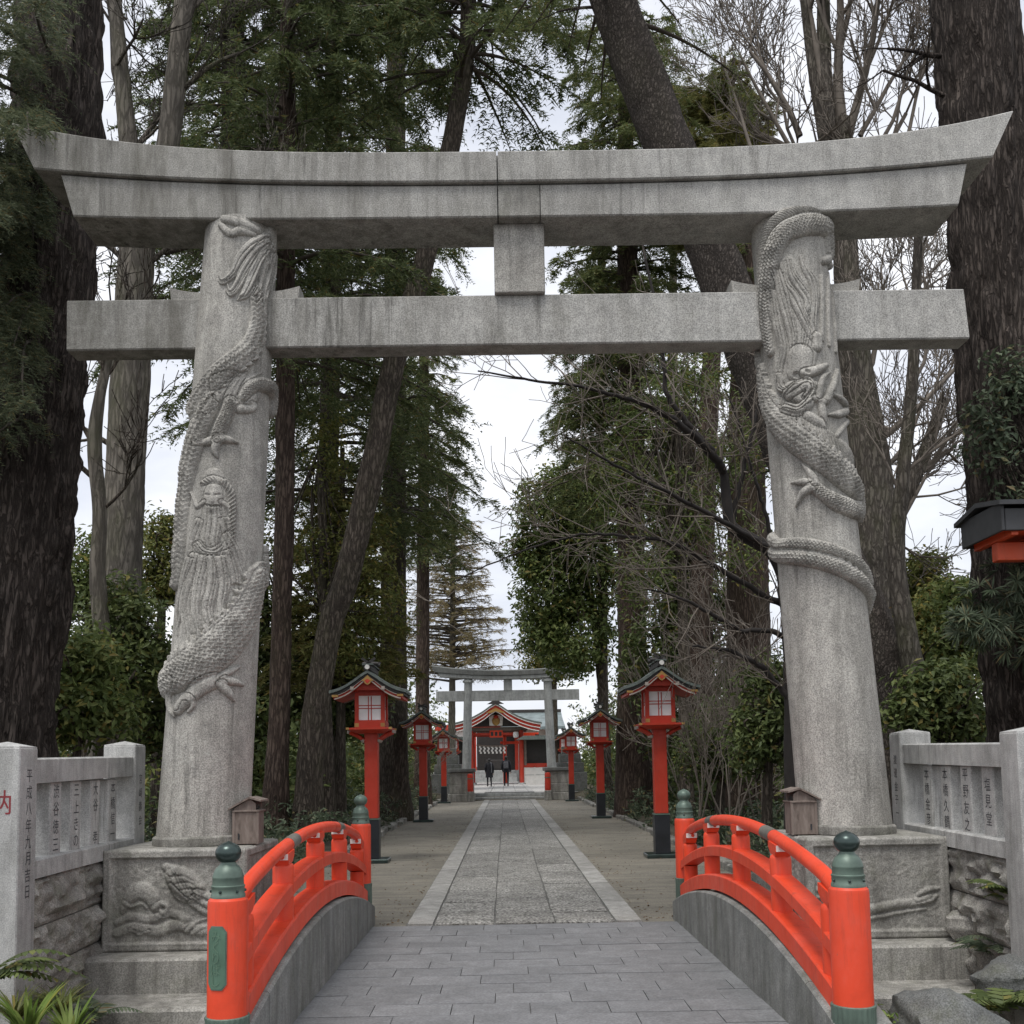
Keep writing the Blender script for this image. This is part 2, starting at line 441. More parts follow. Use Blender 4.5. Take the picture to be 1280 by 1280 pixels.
# ================================================================== ground, path, bridge
def soil_mat():
    k = NT('soil'); v = k.coord()
    c = k.ramp(k.noise(v, 1.2, 7, 0.7), [(0.3, (0.045, 0.04, 0.028)), (0.6, (0.09, 0.078, 0.055)), (0.8, (0.07, 0.08, 0.035))])
    c = k.mix(0.4, c, k.ramp(k.noise(v, 45, 3), [(0.35, (0.2, 0.2, 0.2)), (0.7, (0.85, 0.8, 0.7))]), 'OVERLAY')
    return k.done(c, 0.95, k.bump(k.noise(v, 30, 6, 0.7), 0.8, 0.03))
def gravel_mat():
    k = NT('packed_earth'); v = k.coord()
    c = k.ramp(k.noise(v, 0.7, 7, 0.65), [(0.28, (0.145, 0.135, 0.115)), (0.58, (0.23, 0.215, 0.186)), (0.8, (0.135, 0.132, 0.095))])
    band = k.ramp(k.noise(k.coord((0.5, 2.6, 1)), 2.5, 5, 0.6), [(0.4, (0.3, 0.3, 0.28)), (0.7, (0.68, 0.66, 0.6))])
    c = k.mix(0.45, c, band, 'OVERLAY')
    c = k.mix(0.35, c, k.ramp(k.noise(v, 70, 2), [(0.35, (0.15, 0.15, 0.15)), (0.65, (0.9, 0.88, 0.8))]), 'OVERLAY')
    return k.done(c, 0.93, k.bump(k.noise(v, 40, 6, 0.75), 0.9, 0.02))
M['soil'] = soil_mat(); M['earth'] = gravel_mat()
M['asphalt'] = stone('asphalt', (0.04, 0.04, 0.042), (0.065, 0.065, 0.066), stain=0.2, speck=0.5, streak=False)
M['concrete'] = plain('concrete_step', (0.36, 0.36, 0.36), 0.85, var=0.15, bump=0.2)

# the ground is one sheet with a sunken planting bed (a dry moat) to either side of the bridge
def ground_z(x, y):
    ax = np.abs(x)
    near = np.clip((9.75-y)/0.5, 0, 1)*np.clip((y-4.3)/0.5, 0, 1)*np.clip((ax-1.50)/0.12, 0, 1)*np.clip((7.5-ax)/0.8, 0, 1)
    bed = np.clip((ax-3.0)/1.5, 0, 1)*np.clip((y-10.5)/3, 0, 1)*0.22
    return -0.02 + 0.30*np.clip((y-46.3)/0.5, 0, 1) - 0.62*near + bed + 0.05*np.sin(x*1.7+0.4*y)*np.sin(y*0.9)*np.clip((ax-3.2)/1.0, 0, 1)
xs = np.unique(np.concatenate([np.linspace(-900, -40, 14), np.linspace(-40, -9, 16), np.linspace(-9, 9, 121), np.linspace(9, 40, 16), np.linspace(40, 900, 14)]))
ys = np.unique(np.concatenate([np.linspace(-300, -10, 8), np.linspace(-10, 3, 8), np.linspace(3, 14, 70), np.linspace(14, 60, 93), np.linspace(60, 1500, 18)]))
GX, GY = np.meshgrid(xs, ys, indexing='ij')
GZ = ground_z(GX, GY)
ny = len(ys)
i, j = np.meshgrid(np.arange(len(xs)-1), np.arange(ny-1), indexing='ij')
F = np.stack([i*ny+j, (i+1)*ny+j, (i+1)*ny+j+1, i*ny+j+1], -1).reshape(-1, 4)
put(bpy.data.objects.new('ground', mesh_from('ground', np.stack([GX, GY, GZ], -1).reshape(-1, 3), F, M['soil'], True)), kind='structure')
def sheet(name, x0, x1, y0, y1, z, m, nx=2, nyy=2, kind='structure'):
    mb = MB()
    X = np.linspace(x0, x1, nx); Y = np.linspace(y0, y1, nyy)
    V = [(a, b, z) for a in X for b in Y]
    Fq = [(p*nyy+q, (p+1)*nyy+q, (p+1)*nyy+q+1, p*nyy+q+1) for p in range(nx-1) for q in range(nyy-1)]
    mb.add(V, Fq)
    return mb.build(name, m, kind=kind)
sheet('road', -60, 60, -40, 4.2, 0.0, M['asphalt'])
sheet('forecourt_pavement', -4.5, 4.5, 4.2, 4.9, 0.008, M['concrete'])
# packed earth verges either side of the stone path
for sgn, nm in ((-1, 'verge_left'), (1, 'verge_right')):
    sheet(nm, sgn*1.16, sgn*3.05, 10.12, 46.2, 0.004, M['earth'])
# bedding under the stones
M['bed'] = plain('joint_bed', (0.13, 0.127, 0.118), 0.95, var=0.3)
path = sheet('path', -1.16, 1.16, 10.10, 46.2, 0.006, M['bed'])
def slab_mesh(w, d, h, uneven=0.004, bev=0.008, nx=4, nyy=5, seed=0, jit=0.004):
    r_ = random.Random(seed)
    mb = MB(); b = bev
    V = []; nX, nY = nx, nyy
    for a in range(nX):
        for c in range(nY):
            x = -w/2+w*a/(nX-1); y = -d/2+d*c/(nY-1)
            edge = a in (0, nX-1) or c in (0, nY-1)
            V.append((x+(r_.uniform(-1, 1)*jit if edge else 0), y+(r_.uniform(-1, 1)*jit if edge else 0), h-(b if edge else 0)+r_.uniform(-1, 1)*uneven*(0.3 if edge else 1)))
    Fq = [(p*nY+q, (p+1)*nY+q, (p+1)*nY+q+1, p*nY+q+1) for p in range(nX-1) for q in range(nY-1)]
    per = [(a, 0) for a in range(nX)]+[(nX-1, c) for c in range(1, nY)]+[(a, nY-1) for a in range(nX-2, -1, -1)]+[(0, c) for c in range(nY-2, 0, -1)]
    base = len(V)
    for a, c in per:
        p = V[a*nY+c]; V.append((p[0], p[1], 0.0))
    m = len(per)
    for q in range(m):
        a0, c0 = per[q]; a1, c1 = per[(q+1) % m]
        Fq.append((a0*nY+c0, base+q, base+(q+1) % m, a1*nY+c1))
    mb.add(V, Fq)
    return mb
def pieces(parent, name, spots, w, d, h, m, n_mesh=4, seed=3, **k):
    ms = [slab_mesh(1, 1, 1, seed=seed+q, **k) for q in range(0)]
    r_ = random.Random(seed); cache = {}
    for (x, y, z, ww, dd) in spots:
        key = (round(ww, 3), round(dd, 2), r_.randrange(n_mesh))
        if key not in cache:
            cache[key] = slab_mesh(ww, round(dd, 1) if False else dd, h, seed=r_.randrange(9999), **k).mesh(name, m, True, 40)
        o = bpy.data.objects.new(name, cache[key])
        o.location = (x, y, z+r_.uniform(-0.0025, 0.0025)); o.rotation_euler = (r_.uniform(-1, 1)*0.002, r_.uniform(-1, 1)*0.002, 0)
        put(o, parent)
# kerb strips of dressed granite
rk = random.Random(5)
spots = []
for sgn in (-1, 1):
    y = 10.14
    while y < 46.0:
        L = rk.choice([1.4, 1.6, 1.8]); L = min(L, 46.1-y)
        spots.append((sgn*1.02, y+L/2, 0.006, 0.245, L-0.012)); y += L
pieces(path, 'kerb_stone', spots, 0, 0, 0.028, M['kerb'], nx=4, nyy=8, uneven=0.0015)
spots = []
for c in range(3):
    y = 10.14
    first = True
    while y < 46.0:
        L = rk.choice([0.9, 1.1, 1.3, 1.5, 1.7]) if not first else (0.5, 0.85, 0.7)[c]
        first = False
        L = min(L, 46.1-y)
        wob = rk.uniform(-0.008, 0.008)
        spots.append(((c-1)*0.59+wob, y+L/2, 0.006, 0.575, L-0.02)); y += L
pieces(path, 'paving_slab', spots, 0, 0, 0.022, M['slab'], nx=6, nyy=10, uneven=0.0045, bev=0.01)

# bridge deck: running bond of grey pavers
M['paver'] = stone('paver', (0.150, 0.153, 0.158), (0.212, 0.215, 0.221), stain=0.30, stain_col=(0.07, 0.07, 0.068), speck=0.22, bump=0.4, rnd=True, grain=60, streak=False, mott=0.12)
_k = MATS['paver'].node_tree
def jitter_value(m, amt=0.18):
    t = m.node_tree; b = next(n for n in t.nodes if n.type == 'BSDF_PRINCIPLED')
    src = b.inputs['Base Color'].links[0].from_socket
    oi = t.nodes.new('ShaderNodeObjectInfo'); mr = t.nodes.new('ShaderNodeMapRange')
    mr.inputs['To Min'].default_value = 1-amt; mr.inputs['To Max'].default_value = 1+amt
    hs = t.nodes.new('ShaderNodeHueSaturation')
    t.links.new(oi.outputs['Random'], mr.inputs[0]); t.links.new(mr.outputs[0], hs.inputs['Value']); t.links.new(src, hs.inputs['Color'])
    t.links.new(hs.outputs[0], b.inputs['Base Color'])
for m_ in ('paver', 'slab', 'kerb', 'rough_stone'): jitter_value(M[m_], {'rough_stone': 0.25, 'paver': 0.06}.get(m_, 0.12))
deck = MB().box((0, 7.5, -0.10), (2.98, 5.2, 0.2)).build('bridge_deck', M['bed'], kind='structure')
spots = []
row_d, tw = 0.30, 0.50
nr = 17
for r_ in range(nr):
    y0 = 10.09-(r_+1)*row_d
    off = (0.0, 0.5, 0.22, 0.72)[r_ % 4]*tw + rk.uniform(-0.02, 0.02)
    x = -1.48
    first = True
    while x < 1.475:
        w = (tw*0.2+off) if first else tw
        first = False
        if w < 0.12: w += tw
        w = min(w, 1.48-x)
        if 1.48-(x+w) < 0.10: w = 1.48-x
        spots.append((x+w/2, y0+row_d/2, 0.001, w-0.005, row_d-0.005)); x += w
pieces(deck, 'paver', spots, 0, 0, 0.016, M['paver'], n_mesh=2, nx=3, nyy=3, uneven=0.0012, bev=0.002, jit=0.0008)

# parapet kerbs of the bridge: arched stone faced with slabs
YM, YH = 7.70, 2.40
def arc(y, top, drop): return top-drop*((y-YM)/YH)**2
M['parapet'] = stone('parapet', (0.17, 0.175, 0.168), (0.26, 0.263, 0.252), stain=0.55, stain_col=(0.07, 0.072, 0.06), moss=0.2, speck=0.3, bump=0.3, streak=True, drip=0.3)
for sgn in (-1, 1):
    root = empty('bridge_parapet', (sgn*1.60, YM, 0), label='low arched grey stone parapet under the red railing that has %s' % ('a name plaque' if sgn < 0 else 'no name plaque'), cat='parapet', group='bridge parapets')
    cuts = [5.02, 5.75, 6.55, 7.35, 8.15, 8.95, 9.7, 10.30]
    for a, b in zip(cuts[:-1], cuts[1:]):
        yy = np.linspace(a+0.004, b-0.004, 7)
        secs = []
        for y in yy:
            t = arc(y, 0.525, 0.285)
            xi, xo = -sgn*0.125, sgn*0.16
            ring = [(xi, y-YM, -0.6), (xi, y-YM, t-0.015), (xi+sgn*0.015, y-YM, t), (xo, y-YM, t), (xo, y-YM, -0.6)]
            secs.append(ring)
        MB().sweep(secs).build('facing_slab', M['parapet'], root)

# ================================================================== red railings
def railing(sgn):
    side = 'side with the bronze name plaque' if sgn < 0 else 'side without a name plaque'
    lab = 'vermilion arched bridge railing with a green bronze name plaque on its near post' if sgn < 0 else 'vermilion arched bridge railing without a name plaque on its near post'
    root = empty('bridge_railing', (sgn*1.585, YM, 0), label=lab, cat='railing', group='railings of the red bridge')
    X = 0.0
    for yp, zb, tall in ((5.30-YM, -0.05, 0.905), (10.10-YM, 0.24, 1.01)):
        rad = 0.098 if yp < 0 else 0.095
        mb = MB(); mb.lathe([(rad*1.03, zb+0.05), (rad*1.03, tall-0.03), (rad*1.0, tall-0.012), (rad*0.88, tall)], (X, yp, 0), 36)
        post = mb.build('post', M['red'], root, True)
        z0 = tall-0.002
        cap = MB().lathe([(0.086, z0), (0.086, z0+0.018), (0.082, z0+0.022), (0.082, z0+0.052), (0.0845, z0+0.056), (0.0845, z0+0.062), (0.079, z0+0.066), (0.077, z0+0.098), (0.079, z0+0.102), (0.078, z0+0.108), (0.073, z0+0.125), (0.064, z0+0.146), (0.050, z0+0.160), (0.040, z0+0.170), (0.038, z0+0.180)], (X, yp, 0), 32)
        cap.build('bronze_cap', M['bronze'], post, True, 50)
        MB().lathe([(0.034, z0+0.178), (0.048, z0+0.186), (0.061, z0+0.203), (0.066, z0+0.222), (0.063, z0+0.243), (0.050, z0+0.262), (0.030, z0+0.274), (0.014, z0+0.280), (0.002, z0+0.286)], (X, yp, 0), 32).build('bronze_finial', M['bronze_dark'] if yp < 0 else M['bronze'], post, True, 60)
        zs = 0.315 if yp < 0 else 0.43
        MB().lathe([(rad*1.10, zb-0.02), (rad*1.10, zs-0.02), (rad*1.13, zs-0.012), (rad*1.13, zs), (rad*1.06, zs+0.004)], (X, yp, 0), 96, 0.018, 24).build('bronze_sleeve', M['bronze'], post, True, 25)
        for a in range(6):
            an = a*PI/3+0.3
            MB().ball((X+0.084*math.cos(an), yp+0.084*math.sin(an), z0+0.036), 0.008, 8, 5).build('rivet', M['bronze_dark'], post, True)
        if sgn < 0 and yp < 0:
            # name plaque on the face toward the street
            pl = MB(); ring0, ring1 = [], []
            hw, hz, c = 0.052, 0.157, 0.022
            zc, cx = 0.617, -0.030
            out = [(-hw+c, -hz), (hw-c, -hz), (hw, -hz+c*1.3), (hw, hz-c*1.3), (hw-c, hz), (-hw+c, hz), (-hw, hz-c*1.3), (-hw, -hz+c*1.3)]
            def onpost(u, w, lift):
                a = -PI/2+(cx+u)/(rad*1.03)
                rr = rad*1.03+lift
                return (X+rr*math.cos(a), yp+rr*math.sin(a), zc+w)
            def plate(scale_in, l0, l1):
                o2 = [(a*(1-scale_in/hw), b*(1-scale_in/hz)) for a, b in out]
                q = MB(); NU = 12
                zs_ = sorted(set([b for a, b in o2]+list(np.linspace(-hz+scale_in, hz-scale_in, 9))))
                rows = []
                for w in zs_:
                    xa = [a for a, b in o2]
                    wmax = hw-scale_in
                    tz = (hz-scale_in)-abs(w); lim = min(wmax, wmax-c*(1-scale_in/hw)+max(0, tz)/1.3) if tz < c*1.3 else wmax
                    rows.append([onpost(-lim+2*lim*t/NU, w, l1) for t in range(NU+1)])
                V = [p for r_ in rows for p in r_]; n = NU+1
                Fq = [(p*n+t, p*n+t+1, (p+1)*n+t+1, (p+1)*n+t) for p in range(len(rows)-1) for t in range(NU)]
                per = [(0, t) for t in range(n)]+[(p, NU) for p in range(1, len(rows))]+[(len(rows)-1, t) for t in range(NU-1, -1, -1)]+[(p, 0) for p in range(len(rows)-2, 0, -1)]
                base = len(V)
                for p, t in per:
                    v = np.array(V[p*n+t]); d = np.array([v[0]-X, v[1]-yp, 0]); d /= np.linalg.norm(d)
                    V.append(tuple(v-d*(l1-l0)))
                m = len(per)
                for q_ in range(m):
                    p0, t0 = per[q_]; p1, t1 = per[(q_+1) % m]
                    Fq.append((p0*n+t0, base+q_, base+(q_+1) % m, p1*n+t1))
                q.add(V, Fq); return q
            rim = plate(0.0, -0.004, 0.005).build('name_plaque', M['bronze'], post, True)
            fld = plate(0.006, 0.003, 0.0075)
            V, Ft = text_mesh('みくりばし', 0.066, True, 0.82)
            V[:, 0] *= 0.85
            fld.build('plaque_field', M['plaque'], post, True)
            W = np.array([onpost(p[0], p[1], 0.0105) for p in V])
            put(bpy.data.objects.new('plaque_lettering', mesh_from('plaque_lettering', W, Ft, M['bronze_relief'])), post)
    # rails
    def beam(name, top, drop, hgt, wid, m):
        yy = np.linspace(5.36, 10.04, 41)
        secs = []
        for y in yy:
            t = arc(y, top, drop); w = wid/2; b = 0.012
            secs.append([(X-w, y-YM, t-hgt), (X-w, y-YM, t-b), (X-w+b, y-YM, t), (X+w-b, y-YM, t), (X+w, y-YM, t-b), (X+w, y-YM, t-hgt)])
        return MB().sweep(secs).build(name, m, root, True, 30)
    beam('lower_rail', 0.672, 0.315, 0.125, 0.15, M['red'])
    beam('middle_rail', 0.905, 0.315, 0.085, 0.13, M['red'])
    yy = np.linspace(5.42, 9.98, 61)
    pts = np.array([(X, y-YM, arc(y, 1.10, 0.245)-0.05*max(0, (abs(y-YM)-1.95)/0.33)**2) for y in yy])
    hr = MB().tube(pts, 0.043, 16).build('handrail', M['red'], root, True, 50)
    # groove along the handrail and bronze joint sleeves
    for yc in (6.85, 8.75):
        sy = np.linspace(yc-0.11, yc+0.11, 7)
        MB().tube(np.array([(X, y-YM, arc(y, 1.10, 0.245)) for y in sy]), 0.0455, 18).build('joint_sleeve', M['sleeve'], hr, True, 50)
    for yc in (5.56, 6.60, 7.70, 8.80, 9.84):
        y = yc-YM
        zl, zm, zh = arc(yc, 0.672, 0.315), arc(yc, 0.905, 0.315), arc(yc, 1.10, 0.245)-0.05*max(0, (abs(yc-YM)-1.95)/0.33)**2
        MB().lathe([(0.066, zl-0.05), (0.066, zm-0.08)], (X, y, 0), 20).build('lower_baluster', M['red'], root, True)
        MB().lathe([(0.068, zm-0.06), (0.068, zm+(zh-zm)*0.42), (0.062, zm+(zh-zm)*0.52), (0.046, zm+(zh-zm)*0.56)], (X, y, 0), 20).build('upper_baluster', M['red'], root, True, 50)
        zb = zm+(zh-zm)*0.54
        bk = MB(); h = max(0.05, zh-0.02-zb)
        sl = -2*0.245*(yc-YM)/YH**2
        bk.sweep([[(X+a*s_, y+b*t2, zb+h*t+sl*b*t2) for a, b in ((-0.052, -0.095), (0.052, -0.095), (0.052, 0.095), (-0.052, 0.095))] for t, s_, t2 in ((0, 0.9, 0.62), (0.38, 1.0, 0.86), (0.5, 1.0, 1.0), (1.0, 1.0, 1.0))])
        b_ = bk.build('saddle_block', M['red'], root)
        for s_ in (-1, 1):
            MB().box((X, y+s_*0.0965, zb+h*0.74+sl*s_*0.0965), (0.10, 0.003, h*0.5)).build('white_end', M['white'], b_)
            MB().lathe([(0.016, -0.0012), (0.016, 0.0012)], n=14).build('red_crest', M['red'], b_).matrix_local = Matrix.Translation((X+0.012, y+s_*0.0985, zb+h*0.74+sl*s_*0.0965)) @ Matrix.Rotation(PI/2, 4, 'X')
    return root
M['sleeve'] = plain('weathered_sleeve', (0.145, 0.135, 0.115), 0.5, 0.2, var=0.35, scale=12)
M['bronze_relief'] = plain('bronze_relief', (0.12, 0.20, 0.14), 0.45, 0.2, var=0.2)
railing(-1); railing(1)

# ================================================================== relief carving (height fields)
def carve(U, V, du, strokes, H=None, seed=1):
    """U (nu,), V (nv,) regular grids in metres; strokes: dict(p=(n,3) u,v,halfwidth; h; style)"""
    nu, nv = len(U), len(V)
    if H is None: H = np.zeros((nu, nv))
    for st in strokes:
        p = spline(st['p'], st.get('k', 6)); h = st['h']; sty = st.get('style', 'round')
        seg = np.linalg.norm(np.diff(p[:, :2], axis=0), axis=1); S = np.concatenate([[0], np.cumsum(seg)])
        wm = p[:, 2].max()*1.5+0.01
        a0 = max(0, int((p[:, 0].min()-wm-U[0])/du)); a1 = min(nu, int((p[:, 0].max()+wm-U[0])/du)+2)
        b0 = max(0, int((p[:, 1].min()-wm-V[0])/du)); b1 = min(nv, int((p[:, 1].max()+wm-V[0])/du)+2)
        if a1 <= a0 or b1 <= b0: continue
        best = np.full((a1-a0, b1-b0), 9.0); lat = np.zeros_like(best); arcl = np.zeros_like(best); wid = np.full_like(best, 1e-3)
        gu = U[a0:a1][:, None]; gv = V[b0:b1][None, :]
        for i in range(len(p)-1):
            c0 = max(0, int((min(p[i, 0], p[i+1, 0])-wm-U[a0])/du)); c1 = min(a1-a0, int((max(p[i, 0], p[i+1, 0])+wm-U[a0])/du)+2)
            e0 = max(0, int((min(p[i, 1], p[i+1, 1])-wm-V[b0])/du)); e1 = min(b1-b0, int((max(p[i, 1], p[i+1, 1])+wm-V[b0])/du)+2)
            if c1 <= c0 or e1 <= e0: continue
            x = gu[c0:c1]-p[i, 0]; y = gv[:, e0:e1]-p[i, 1]
            dx, dy = p[i+1, 0]-p[i, 0], p[i+1, 1]-p[i, 1]; L = seg[i]+1e-9
            t = np.clip((x*dx+y*dy)/(L*L), 0, 1)
            ox, oy = x-t*dx, y-t*dy
            d = np.sqrt(ox*ox+oy*oy)
            sl_ = (slice(c0, c1), slice(e0, e1))
            w = p[i, 2]+(p[i+1, 2]-p[i, 2])*t
            q = d/np.maximum(w, 1e-4)
            m = q < best[sl_]
            best[sl_] = np.where(m, q, best[sl_])
            lat[sl_] = np.where(m, np.sign(dx*oy-dy*ox)*d, lat[sl_])
            arcl[sl_] = np.where(m, S[i]+t*L, arcl[sl_])
            wid[sl_] = np.where(m, w, wid[sl_])
        q = np.clip(best, 0, 1); ins = best < 1
        if sty in ('round', 'scales', 'ribs'): prof = np.sqrt(np.maximum(0, 1-q**2.2))
        elif sty == 'flat': prof = 1-q**6
        else: prof = 1-q
        hh = h*prof*np.minimum(1, 0.35+wid/ max(p[:, 2].max(), 1e-4)*0.65)
        if sty == 'scales':
            c = st.get('c', 0.05)*0.9
            t1 = arcl/c+0.30*np.cos(2*PI*lat/(c*1.1)); saw = 1-(t1-np.floor(t1))
            hh = hh+ins*prof*0.017*(saw**1.3-0.25)
            if st.get('spine'):
                sg = st['spine']; tq = arcl/0.075; fr = 1-(tq-np.floor(tq))
                edge = (lat*sg > wid*0.86) & (lat*sg < wid*(0.9+0.38*fr))
                hh = np.maximum(hh, np.where(edge, h*0.62, 0))
        elif sty == 'ribs':
            c = st.get('c', 0.03); t1 = arcl/c+0.8*lat/c; hh = hh+ins*prof*0.006*np.sin(2*PI*t1)
        hh = np.where(ins | (hh > 0), hh, 0)
        cur = H[a0:a1, b0:b1]
        if st.get('add'): H[a0:a1, b0:b1] = cur+hh
        elif st.get('cut'): H[a0:a1, b0:b1] = np.maximum(0.0, cur-hh)
        else:
            # a thin groove round each form keeps it distinct from what lies beneath
            ring = (best >= 1) & (best < 1+0.006/np.maximum(wid, 0.006))
            cur = np.where(ring, cur*0.55, cur)
            H[a0:a1, b0:b1] = np.maximum(cur, hh+(0.35*cur if st.get('over') else 0)*ins)
    return H

# ================================================================== the great torii
Z0, Z1 = 0.94, 6.44
def pil_axis(sgn, z):
    t = (z-Z0)/(Z1-Z0)
    return sgn*(2.80-0.31*t), 9.0
def pil_rad(z):
    t = (np.asarray(z)-Z0)/(Z1-Z0)
    return 0.392-0.072*t
RC = 0.355                                   # metres of u per radian
def on_pillar(sgn, px, py):
    d = ray(px, py)
    ts = np.linspace(7.5, 11.0, 1400)/d[1]
    P = CAM[None]+ts[:, None]*d[None]
    ax = np.array([pil_axis(sgn, z)[0] for z in P[:, 2]])
    dist = np.hypot(P[:, 0]-ax, P[:, 1]-9.0)-pil_rad(P[:, 2])
    ins = np.nonzero(dist < 0)[0]
    k = ins[0] if len(ins) else int(np.argmin(dist))
    return math.atan2(P[k, 0]-ax[k], -(P[k, 1]-9.0)), P[k, 2]
def stroke(sgn, pts, h, style='round', wrap_pre=(), wrap_post=(), **k):
    out = [(a*RC, z, w*0.0071) for a, z, w in wrap_pre]
    for x, y, w in pts:
        a, z = on_pillar(sgn, x, y)
        fore = max(0.35, math.cos(a))
        out.append((a*RC, z, w*0.0071))
    out += [(a*RC, z, w*0.0071) for a, z, w in wrap_post]
    return dict(p=np.array(out), h=h, style=style, **k)
def hairy(defs):
    out = []; r_ = random.Random(9)
    for d in defs:
        if len(d) > 3 and d[3].get('over') and d[2] == 'round' and len(d[1]) >= 4:
            pts = d[1]
            for off, sc, hh in ((-0.62, 0.5, 0.85), (0.0, 0.58, 1.0), (0.62, 0.5, 0.85)):
                q = []
                for i, (x, y, w) in enumerate(pts):
                    a = pts[max(0, i-1)]; b = pts[min(len(pts)-1, i+1)]
                    dx, dy = b[0]-a[0], b[1]-a[1]; L = math.hypot(dx, dy)+1e-6
                    o = off*w+r_.uniform(-0.9, 0.9)
                    q.append((x-dy/L*o, y+dx/L*o, max(0.9, w*sc)))
                q[-1] = (q[-1][0], q[-1][1]+r_.uniform(-5, 5), 0.9)
                out.append((d[0]*hh*r_.uniform(0.75, 1.05), q, 'round', d[3]))
        else: out.append(d)
    return out
def s_list(sgn, defs):
    defs = hairy(defs)
    return s_list0(sgn, defs)
def s_list0(sgn, defs): return [stroke(sgn, d[1], d[0], *d[2:3], **(d[3] if len(d) > 3 else {})) for d in defs]

